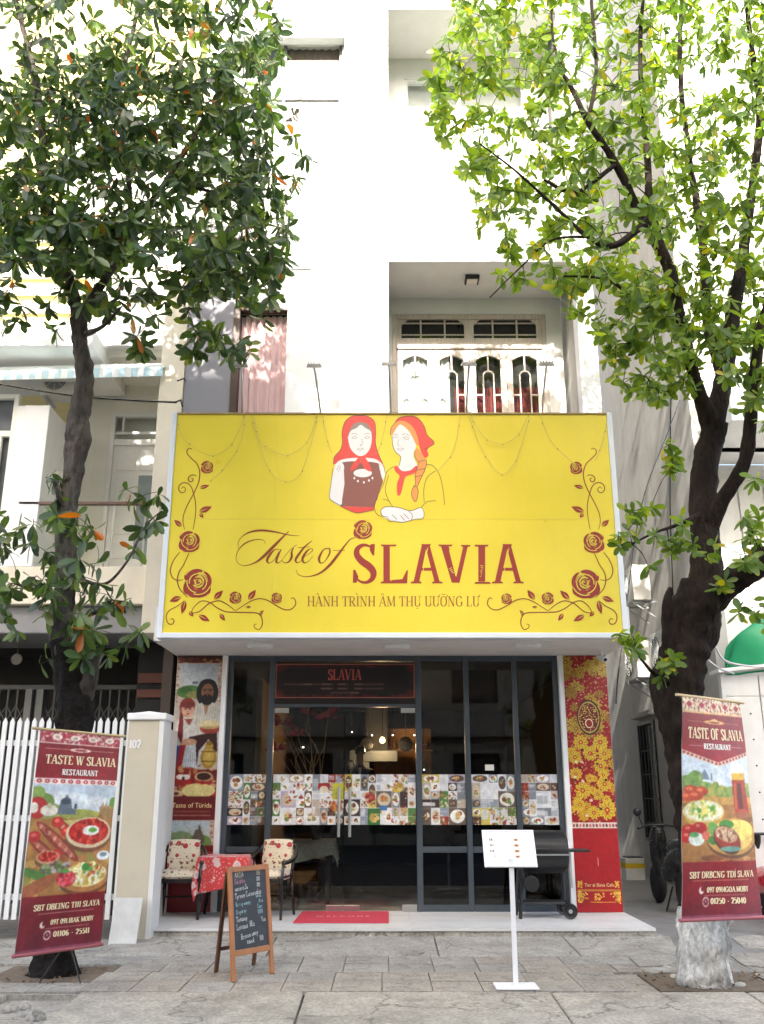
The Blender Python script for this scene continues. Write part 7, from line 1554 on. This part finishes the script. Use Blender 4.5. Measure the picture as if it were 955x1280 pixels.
for a, b in (((0, .262), (.5, .318)), ((.5, .318), (1, .262))):
    cv.poly([(a[0], a[1] - .014), (b[0], b[1] - .014), (b[0], b[1] + .006), (a[0], a[1] + .006)], '#dcc0a4')
    for k in range(9): t_ = (k + .5) / 9; cv.e(a[0] + (b[0] - a[0]) * t_, a[1] + (b[1] - a[1]) * t_ - .004, .018, .006, '#9c3a3c')
for k in range(10): cv.e(cv.rs.rand(), .34 + .06 * cv.rs.rand(), .25, .012, '#dfe6e8', .5, 0, .8)
cv.rect(0, .46, 1, .76, '#a8743c')
for u, v, r_, c in ((.1, .40, .16, '#7a9a4a'), (.28, .43, .16, '#8aa653'), (.5, .445, .16, '#b5a850'), (.7, .45, .15, '#9aa653'), (.9, .43, .15, '#8a9a5a'), (.17, .38, .1, '#6a8f42'), (.45, .43, .06, '#c98a3c')): cv.e(u, v, r_, .035, c); cv.speck(u, v, r_ * .8, .025, ['#5f8a3a', '#a3b060', '#7a9a4a'], 16, .025, .6)
cv.poly([(.26, .36), (.3, .335), (.34, .36), (.36, .385), (.26, .385)], '#7a8894'); cv.rect(.38, .355, .4, .39, '#8a96a0'); cv.rect(0, .465, 1, .50, '#c99a50')
for k in range(30): cv.e(cv.rs.rand(), .48 + .27 * cv.rs.rand(), .14, .012, ['#b5823f', '#8a5a2c', '#c9945c', '#7a4a28'][k % 4], .7)
for u, v in ((.1, .435), (.24, .44), (.06, .465), (.17, .46)): cv.e(u, v, .1, .022, '#b8482a'); cv.e(u - .02, v - .006, .05, .008, '#d8744a')
cv.poly([(.7, .375), (.93, .375), (.95, .53), (.72, .535)], '#a3321c'); cv.e(.83, .535, .115, .016, '#b5482c'); cv.rect(.73, .40, .77, .52, '#c95a38'); cv.rect(.79, .40, .86, .52, '#5c1f16'); cv.rect(.7, .345, .93, .385, '#d8ac3a'); cv.rect(.69, .315, .92, .352, '#eee6cf'); cv.e(.805, .318, .115, .01, '#f3eedd'); cv.e(.83, .548, .14, .014, '#9c5a38', .8)
cv.e(.28, .545, .28, .062, '#b5823f', half='b'); cv.e(.28, .55, .25, .055, '#caa04c', half='b'); cv.e(.28, .53, .28, .05, '#e0cf94'); cv.e(.28, .528, .25, .042, '#eee8cf')
cv.speck(.28, .525, .22, .035, ['#8ab04a', '#e8d878', '#f3efd8', '#5f9a3a', '#dccf7a'], 90, .022)
cv.e(.66, .655, .36, .088, '#6a4a34'); cv.e(.66, .645, .355, .083, '#c9964c'); cv.e(.66, .64, .31, .07, '#e3c068'); cv.e(.78, .615, .19, .045, '#e8cf6a'); cv.e(.58, .59, .1, .02, '#4f8f34'); cv.e(.42, .62, .1, .03, '#6aa04a', 1, .8); cv.e(.4, .66, .08, .02, '#4f7f34')
cv.e(.58, .66, .19, .06, '#5a3a30', 1, .35); cv.e(.58, .655, .18, .05, '#9c3a2c', 1, .35); cv.e(.57, .635, .15, .034, '#c9a078', 1, .2); cv.speck(.57, .635, .12, .026, ['#e3cfa8', '#8a4a38', '#d8b890', '#a36a50'], 60, .016); cv.e(.62, .70, .14, .012, '#6a9a8a')
for u, v in ((.09, .615), (.22, .605), (.07, .645)): cv.e(u, v, .095, .026, '#b5231e'); cv.e(u - .02, v - .01, .03, .008, '#e07a64')
cv.e(.18, .655, .1, .03, '#dfe6d4'); cv.e(.15, .635, .06, .012, '#5f9a5a'); cv.e(.3, .64, .05, .02, '#c96a50')
cv.grad(0, .755, 1, 1, '#8a141c', '#6d1726'); cv.e(.5, .86, .5, .1, '#8f1620', .4, 0, .8); cv.rect(.12, .835, .86, .837, '#d8b07a'); cv.rect(.28, .9, .78, .902, '#c9a08c'); cv.rect(0, .985, 1, 1, '#8c4a5c')
cv.e(.24, .878, .032, .016, '#efe6d8', 1, .6); cv.e(.255, .872, .022, .012, '#7c1620', 1, .6); cv.e(.3, .928, .042, .021, '#efe6d8'); cv.e(.3, .928, .032, .016, '#741724'); cv.rect(.296, .918, .303, .931, '#efe6d8'); cv.rect(.296, .928, .316, .931, '#efe6d8')
cv.soften(2, .08)
banner('banner_stand', 'red banner with beer glass and soup bowl standing before the right tree', P(853, 870, 7.55), P(926, 879, 8.2), P(852, 1150, 7.55), P(953, 1146, 7.9), cv, G(905, 1262, 0) + Vector((.0, .12, 0)),
       [('TASTE OF SLAVIA', .08, .94, .195, .052, M_crm, .19), ('RESTAURANT', .31, .72, .243, .026, M_offw, .22), ('SBT DRBCNG TDÍ SLAVA', .08, .92, .825, .028, M_crm, .2), ('09T 0914GOA.MOBY', .31, .83, .888, .023, M_crm, .22), ('01250 - 25040', .36, .78, .938, .025, M_crm, .22)], tripod_on=False)

# ================================================================== trees
def obovate(L_, W_, fold, curl):
    prof = [(0, 0), (.18, .22), (.42, .40), (.68, .5), (.86, .38), (1, 0)]
    mid = []; l = []; r = []
    for t, w in prof:
        zc = -curl * t * t * L_; mid.append((t * L_, 0, zc - fold * W_ * (w > 0))); l.append((t * L_, w * W_, zc)); r.append((t * L_, -w * W_, zc))
    v = [mid[0]]; f = []
    v += [l[1], mid[1], r[1]]; f += [(0, 2, 1), (0, 3, 2)]
    for k in range(2, 5):
        b = len(v); v += [l[k], mid[k], r[k]]; p = b - 3; f += [(p, p + 1, b + 1, b), (p + 1, p + 2, b + 2, b + 1)]
    b = len(v) - 3; v.append(mid[5]); t = len(v) - 1; f += [(b, b + 1, t), (b + 1, b + 2, t)]
    return v, f
def in_poly(x_, y_, poly):
    c = False; n_ = len(poly)
    for i in range(n_):
        (x0, y0), (x1, y1) = poly[i], poly[(i + 1) % n_]
        if (y0 > y_) != (y1 > y_) and x_ < (x1 - x0) * (y_ - y0) / (y1 - y0) + x0: c = not c
    return c
def make_tree(name, label, base, trunk, limbs, regions, lmat, bark, leafspec, seed, top_bark=None):
    rs = random.Random(seed); t = thing(name, label, 'tree', base, 'street trees in front of the restaurant')
    nodes = []
    def chainpts(ch, wsc=1.0):
        q = [(*P(a, b, d), w * wsc * d / 2 / 1130) for a, b, d, w in ch]; return catmull(q, 9)
    def grow(ch, nm, n_=12, m=bark, skip=2):
        q = chainpts(ch, 1.0 if n_ > 20 else .8); mb = MB(); mb.tube([p[:3] for p in q], [p[3] for p in q], n_, jit=.3 if n_ > 20 else .2); o = mb.build(nm, m, t, smooth=True)
        nodes.extend([(p[0], p[1], p[2], p[3]) for p in q]); return q
    for m, ch in trunk: grow(ch, 'trunk', 30, m)
    for ch in limbs: grow(ch, 'limb', 14)
    cl = []
    for poly, num, (d0, d1), minz in regions:
        xs_ = [p[0] for p in poly]; ys_ = [p[1] for p in poly]; k = 0
        while k < num:
            a, b = rs.uniform(min(xs_), max(xs_)), rs.uniform(min(ys_), max(ys_))
            if not in_poly(a, b, poly): continue
            p = P(a, b, rs.uniform(d0, d1)); k += 1; cl.append(p)
    N_ = np.array(nodes); order = sorted(cl, key=lambda p: float(np.min(np.sum((N_[:, :3] - np.array(p)) ** 2, 1))))
    tw = MB(); pos = [tuple(n_[:3]) for n_ in nodes]; rad_ = [n_[3] for n_ in nodes]; arr = np.array(pos); lv, lf = [], []; leaves_ = []
    arr = np.vstack([arr, np.zeros((len(order) * 4, 3))]); cnt = len(pos); rr = list(rad_)
    for p in order:
        pn = np.array(p); dd = np.sum((arr[:cnt] - pn) ** 2, 1) ; dd = dd + .25 * np.maximum(arr[:cnt, 2] - pn[2], 0) ** 2; i = int(np.argmin(dd)); s_ = Vector(arr[i]); L_ = (p - s_).length
        r0 = min(rr[i] * .55, .006 + .010 * L_); mid = (s_ + p) / 2 + Vector((rs.uniform(-.1, .1), rs.uniform(-.1, .1), .16)) * L_ * .6
        q = catmull([tuple(s_), tuple(mid), tuple(p)], 4); m_ = len(q); ra = [r0 + (.0035 - r0) * k / (m_ - 1) for k in range(m_)]
        tw.tube(q, ra, 5, cap=False)
        for k in (2, 4, 6, m_ - 1):
            arr[cnt] = q[min(k, m_ - 1)]; rr.append(max(ra[min(k, m_ - 1)], .006)); cnt += 1
        ax = (Vector(q[-1]) - Vector(q[-3])).normalized(); ax = (ax + Vector((0, 0, leafspec['up'])) + Vector((rs.uniform(-.3, .3), rs.uniform(-.3, .3), rs.uniform(-.3, .2)))).normalized()
        e1 = ax.orthogonal().normalized(); e2 = ax.cross(e1); nl = rs.randint(*leafspec['n']); ph = rs.random() * 6.28
        for k in range(nl):
            a = ph + k * 2.399; ti = rs.uniform(*leafspec['tilt']); d = (ax * math.sin(ti) + (e1 * math.cos(a) + e2 * math.sin(a)) * math.cos(ti)).normalized()
            d = (d + Vector((0, 0, -leafspec['droop'] * rs.uniform(.3, 1)))).normalized()
            nrm_ = (ax + Vector((0, 0, .7)) + Vector((rs.uniform(-.4, .4), rs.uniform(-.4, .4), 0))); nrm_ = (nrm_ - d * nrm_.dot(d))
            if nrm_.length < 1e-3: nrm_ = d.orthogonal()
            nrm_.normalize(); sd_ = nrm_.cross(d); L2 = leafspec['L'] * rs.uniform(.65, 1.2)
            leaves_.append((p - ax * rs.uniform(0, leafspec['sp']), d, sd_, nrm_, L2, rs.randrange(4)))
    tw.build('twig', bark, t, kind='stuff')
    shapes = [obovate(1.0, leafspec['W'] * k1, .10, k2) for k1, k2 in ((1, .12), (1.1, .3), (.9, -.08), (1, .5))]
    # the nearest leaves in view are objects of their own, the rest one crown mesh
    def score(l):
        u, v = proj(l[0]); ok = -5 < u < 960 and -5 < v < 1280; return (0 if ok else 1, l[0].length - l[4] * 6 + rs.random() * .3)
    leaves_.sort(key=score)
    mes = []
    for v, f in shapes:
        me = bpy.data.meshes.new('leaf'); me.from_pydata(v, [], f); me.materials.append(lmat); me.polygons.foreach_set('use_smooth', [True] * len(me.polygons)); mes.append(me)
    base_v = Vector(base)
    for p, d, s2, nn, L2, k in leaves_[:300]:
        o = bpy.data.objects.new('leaf', mes[k]); C.objects.link(o); o.parent = t; o.matrix_parent_inverse = Matrix.Translation(-base_v)
        Mx = Matrix((d, s2, nn)).transposed().to_4x4(); o.matrix_basis = Matrix.Translation(p) @ Mx @ Matrix.Diagonal((L2, L2, L2, 1))
    V = []; F = []
    for p, d, s2, nn, L2, k in leaves_[300:]:
        v, f = shapes[k]; o = len(V)
        V.extend([tuple(p + (d * a + s2 * b + nn * c) * L2) for a, b, c in v]); F.extend([tuple(i + o for i in q) for q in f])
    MB().add(V, F).build('crown', lmat, t, smooth=True, kind='stuff')
    print(name, 'leaves', len(leaves_))
    return t
LM1 = leaf_mat('dark_glossy_leaf', [(0, (.024, .048, .016)), (.35, (.036, .068, .022)), (.7, (.055, .105, .024)), (.93, (.10, .165, .03)), (.980, (.11, .15, .03)), (.986, (.36, .17, .025)), (1, (.42, .12, .015))], .32)
LM2 = leaf_mat('light_green_leaf', [(0, (.055, .105, .022)), (.4, (.09, .155, .028)), (.75, (.135, .21, .035)), (.96, (.19, .26, .04)), (1, (.36, .31, .04))], .5)
M_bark1 = mat('grey_bark', (.085, .074, .062), .9, .5, 16, 1.0, 20, stretch=(1.4, 1.4, .5), bdist=.04, stain=.75, stain_col=(.018, .015, .012), spec=.15)
M_bark2 = mat('dark_bark', (.024, .017, .013), .9, .5, 16, 1.0, 20, stretch=(1.4, 1.4, .4), bdist=.04, stain=.8, stain_col=(.012, .009, .007), spec=.15)
M_lime = mat('limewashed_bark', (.60, .58, .53), .9, .45, 14, 1.0, 30, stretch=(2.0, 2.0, .9), bdist=.015, stain=.95, stain_col=(.06, .05, .042), spec=.2)
M_burnt = mat('knotted_dark_bark', (.012, .010, .0085), .85, .5, 12, 1.0, 22, bdist=.04, spec=.15)
LB = G(70, 1214, 0)
make_tree('left_street_tree', 'dark leaved tree with forked trunk behind the borscht banner', (LB.x, LB.y, -.02),
    [(M_burnt, [(66, 1224, 8.72, 62), (68, 1195, 8.72, 46), (72, 1100, 8.75, 34), (82, 1000, 8.75, 35), (92, 930, 8.75, 40), (98, 890, 8.75, 44), (88, 855, 8.75, 33), (78, 800, 8.75, 28)]),
     (M_bark1, [(83, 830, 8.76, 29), (77, 780, 8.75, 27), (82, 720, 8.75, 25), (83, 660, 8.75, 24), (88, 610, 8.75, 24), (94, 575, 8.75, 27), (98, 548, 8.75, 30), (98, 520, 8.75, 26), (105, 480, 8.75, 23), (101, 430, 8.75, 21), (97, 400, 8.75, 24)])],
    [[(98, 880, 8.75, 34), (112, 850, 8.7, 24), (118, 815, 8.65, 16), (120, 790, 8.62, 8)],
     [(97, 402, 8.75, 24), (90, 360, 8.7, 18), (70, 300, 8.6, 17), (55, 230, 8.5, 15), (52, 150, 8.4, 14), (40, 80, 8.4, 11), (20, 0, 8.4, 9), (5, -90, 8.4, 6)],
     [(99, 404, 8.75, 22), (118, 370, 8.8, 16), (138, 338, 8.8, 15), (165, 288, 8.75, 12), (205, 230, 8.6, 10), (250, 160, 8.5, 8), (290, 90, 8.4, 6)],
     [(165, 288, 8.75, 10), (160, 220, 8.9, 10), (150, 120, 9.0, 9), (170, 20, 9.0, 8), (190, -90, 9.0, 5)],
     [(205, 230, 8.6, 8), (265, 240, 8.4, 6), (320, 270, 8.3, 4), (340, 330, 8.25, 3)],
     [(100, 420, 8.75, 12), (128, 408, 8.6, 7), (150, 385, 8.5, 5)],
     [(80, 640, 8.75, 14), (74, 620, 8.6, 11), (68, 600, 8.5, 5)],
     [(90, 720, 8.75, 8), (130, 730, 8.5, 5), (160, 700, 8.4, 4), (180, 660, 8.35, 3), (200, 640, 8.3, 2)],
     [(84, 760, 8.75, 9), (50, 740, 8.5, 6), (20, 730, 8.4, 4)], [(82, 780, 8.75, 9), (120, 765, 8.45, 6), (140, 750, 8.35, 4)]],
    [([(-160, -160), (345, -160), (352, 20), (362, 60), (335, 110), (370, 170), (398, 205), (372, 250), (368, 300), (340, 330), (300, 350), (180, 340), (110, 320), (-160, 330)], 900, (7.4, 10.2), 0),
     ([(10, 80), (330, 60), (350, 230), (300, 330), (120, 330), (0, 330)], 420, (7.5, 9.0), 0),
     ([(200, 320), (360, 310), (350, 370), (315, 440), (275, 475), (220, 465), (235, 400)], 55, (7.9, 8.9), 0),
     ([(-60, 300), (130, 300), (140, 390), (70, 420), (40, 400), (-60, 440)], 34, (8.0, 9.2), 0),
     ([(60, 330), (330, 320), (330, 400), (250, 420), (90, 380)], 26, (7.8, 9.3), 0),
     ([(110, 370), (200, 350), (195, 440), (150, 450)], 9, (8.2, 9.0), 0),
     ([(-40, 640), (120, 640), (150, 700), (180, 760), (185, 830), (100, 850), (20, 830), (-40, 790)], 66, (7.9, 9.1), 0),
     ([(140, 600), (205, 600), (205, 690), (150, 690)], 6, (8.2, 8.5), 0), ([(45, 590), (90, 590), (80, 650), (50, 640)], 4, (8.3, 8.7), 0)],
    LM1, M_bark1, dict(n=(6, 9), tilt=(-.45, .75), droop=.75, L=.178, W=.37, up=.05, sp=.10), 3)
RB = G(880, 1226, 0)
make_tree('right_street_tree', 'light leaved tree with whitewashed foot behind the beer banner', (RB.x, RB.y, -.02),
    [(M_lime, [(881, 1236, 8.3, 62), (881, 1218, 8.3, 58), (880, 1190, 8.3, 55), (880, 1150, 8.32, 54), (880, 1110, 8.34, 40)]),
     (M_bark2, [(880, 1136, 8.32, 55), (879, 1085, 8.34, 52), (876, 1040, 8.36, 50), (866, 980, 8.38, 50), (853, 910, 8.4, 52), (848, 860, 8.4, 56), (857, 815, 8.4, 56), (872, 770, 8.42, 56), (884, 735, 8.42, 54)])],
    [[(884, 740, 8.42, 58), (884, 690, 8.45, 48), (878, 640, 8.5, 44), (882, 580, 8.55, 42), (893, 530, 8.6, 42)],
     [(893, 540, 8.6, 36), (874, 492, 8.5, 24), (862, 445, 8.4, 19), (850, 395, 8.3, 18), (834, 330, 8.2, 20), (802, 272, 8.1, 18), (770, 205, 8.0, 14), (735, 152, 7.9, 11), (705, 95, 7.9, 8), (680, 88, 7.9, 6)],
     [(890, 545, 8.6, 36), (905, 470, 8.7, 30), (915, 400, 8.8, 26), (928, 320, 8.9, 20), (938, 250, 9.0, 16), (950, 150, 9.0, 14), (940, 60, 9.0, 10), (925, -60, 9, 7)],
     [(905, 475, 8.7, 22), (884, 400, 8.9, 17), (878, 300, 9.1, 14), (862, 200, 9.2, 12), (850, 80, 9.2, 9), (855, -60, 9.2, 6)],
     [(880, 670, 8.48, 36), (903, 625, 8.3, 25), (930, 578, 8.1, 22), (938, 530, 8.0, 20), (948, 430, 7.9, 20), (975, 330, 7.9, 17), (990, 200, 7.9, 12)],
     [(884, 750, 8.42, 56), (918, 722, 8.2, 44), (955, 700, 8.0, 40), (1010, 660, 7.8, 34), (1060, 560, 7.7, 26), (1080, 400, 7.7, 18)],
     [(850, 850, 8.4, 40), (838, 800, 8.3, 26), (834, 755, 8.2, 16), (838, 735, 8.2, 8)],
     [(835, 335, 8.2, 15), (815, 265, 8.4, 15), (808, 180, 8.6, 11), (800, 60, 8.6, 8), (810, -60, 8.6, 5)],
     [(815, 270, 8.1, 13), (770, 306, 7.9, 12), (735, 296, 7.8, 9), (690, 255, 7.7, 6), (640, 210, 7.6, 4), (600, 180, 7.6, 3)],
     [(770, 205, 8.0, 9), (720, 240, 7.8, 7), (680, 225, 7.7, 5)], [(735, 152, 7.9, 8), (745, 90, 7.9, 7), (740, 10, 7.9, 6), (735, -60, 7.9, 4)], [(705, 95, 7.9, 6), (690, 40, 7.9, 5), (692, -30, 7.9, 4)],
     [(850, 395, 8.3, 10), (800, 380, 7.9, 7), (760, 350, 7.8, 5), (700, 345, 7.8, 3)], [(735, 296, 7.8, 5), (690, 300, 7.8, 4), (655, 330, 7.8, 3), (612, 372, 7.8, 2)],
     [(880, 640, 8.5, 10), (850, 655, 8.0, 6), (820, 665, 7.9, 4), (790, 680, 7.85, 3)], [(840, 860, 8.4, 9), (815, 840, 8.1, 6), (795, 815, 8.0, 4)]],
    [([(600, -160), (1120, -160), (1120, 420), (900, 430), (800, 380), (720, 330), (640, 330), (600, 260), (545, 170), (530, 110), (560, 40)], 1750, (7.3, 9.9), 0),
     ([(680, 330), (830, 330), (880, 420), (860, 500), (800, 500), (765, 480), (745, 420), (700, 390)], 140, (7.5, 8.6), 0),
     ([(540, 40), (620, 0), (640, 120), (590, 190), (530, 150)], 30, (7.4, 8.2), 0), ([(590, 270), (690, 250), (680, 340), (620, 370)], 8, (7.6, 8.2), 0),
     ([(770, 640), (880, 620), (900, 680), (850, 720), (790, 710), (768, 690)], 17, (7.7, 8.2), 0), ([(870, 690), (915, 690), (905, 740), (870, 740)], 3, (7.8, 8.1), 0),
     ([(768, 780), (800, 800), (868, 820), (860, 846), (800, 850), (785, 830)], 9, (7.8, 8.2), 0),
     ([(880, 420), (1000, 400), (1000, 560), (930, 520)], 55, (7.3, 8.4), 0), ([(925, 590), (1010, 560), (1010, 800), (950, 790), (920, 770)], 48, (7.3, 8.2), 0), ([(800, 560), (870, 540), (860, 600)], 4, (7.9, 8.3), 0)],
    LM2, M_bark2, dict(n=(6, 9), tilt=(-.35, .55), droop=.55, L=.128, W=.44, up=.25, sp=.05), 5)
# litter at the tree feet: dry leaves and stones, each its own thing
M_dry = mat('dry_leaf', (.17, .105, .055), .85, .3, 12); dm = bpy.data.meshes.new('dry_leaf'); v_, f_ = obovate(1, .4, .2, -.3); dm.from_pydata(v_, [], f_); dm.materials.append(M_dry)
for side, (x0, x1, y0, y1), cnt, wh in (('left', (-3.25, -2.4, 8.3, 9.0), 46, 'on the soil round the left tree'), ('right', (2.2, 3.2, 8.0, 8.75), 40, 'on the soil round the whitewashed tree')):
    for k in range(cnt):
        o = bpy.data.objects.new('dry_leaf', dm); C.objects.link(o); s_ = rnd.uniform(.04, .075)
        o.location = (rnd.uniform(x0, x1), rnd.uniform(y0, y1), -.0 + rnd.random() * .014); o.rotation_euler = (rnd.uniform(-.3, .3), rnd.uniform(-.3, .3), rnd.uniform(0, 6.28)); o.scale = (s_, s_, s_)
        tag(o, 'dry brown leaf lying ' + wh, 'leaf', 'dry leaves ' + wh)
M_stone = mat('pale_rubble', (.36, .345, .30), .9, .12, 9, .4, 40)
for k, (px, py, s_, wh) in enumerate(((823, 1216, .09, 'largest pale stone left of the whitewashed trunk'), (843, 1222, .06, 'small pale stone close to the whitewashed trunk'), (855, 1226, .045, 'smallest pale stone in front of the whitewashed trunk'), (925, 1233, .07, 'pale stone right of the whitewashed trunk'), (832, 1210, .05, 'flat pale stone at the left edge of the tree pit'))):
    p = G(px, py, -.01); mb = MB(); mb.lathe(p, [(s_ * .8, -.01), (s_, .01), (s_ * .8, s_ * .4), (s_ * .35, s_ * .55)], 8, Matrix.Rotation(k * 1.3, 3, 'Z') @ Matrix.Diagonal((1.2, .7, .8)))
    mb.v = [(a + rnd.uniform(-.01, .01), b + rnd.uniform(-.01, .01), c) for a, b, c in mb.v]; tag(mb.build('stone', M_stone, bevel=.006, seg=1), wh, 'stone', 'stones by the right tree')
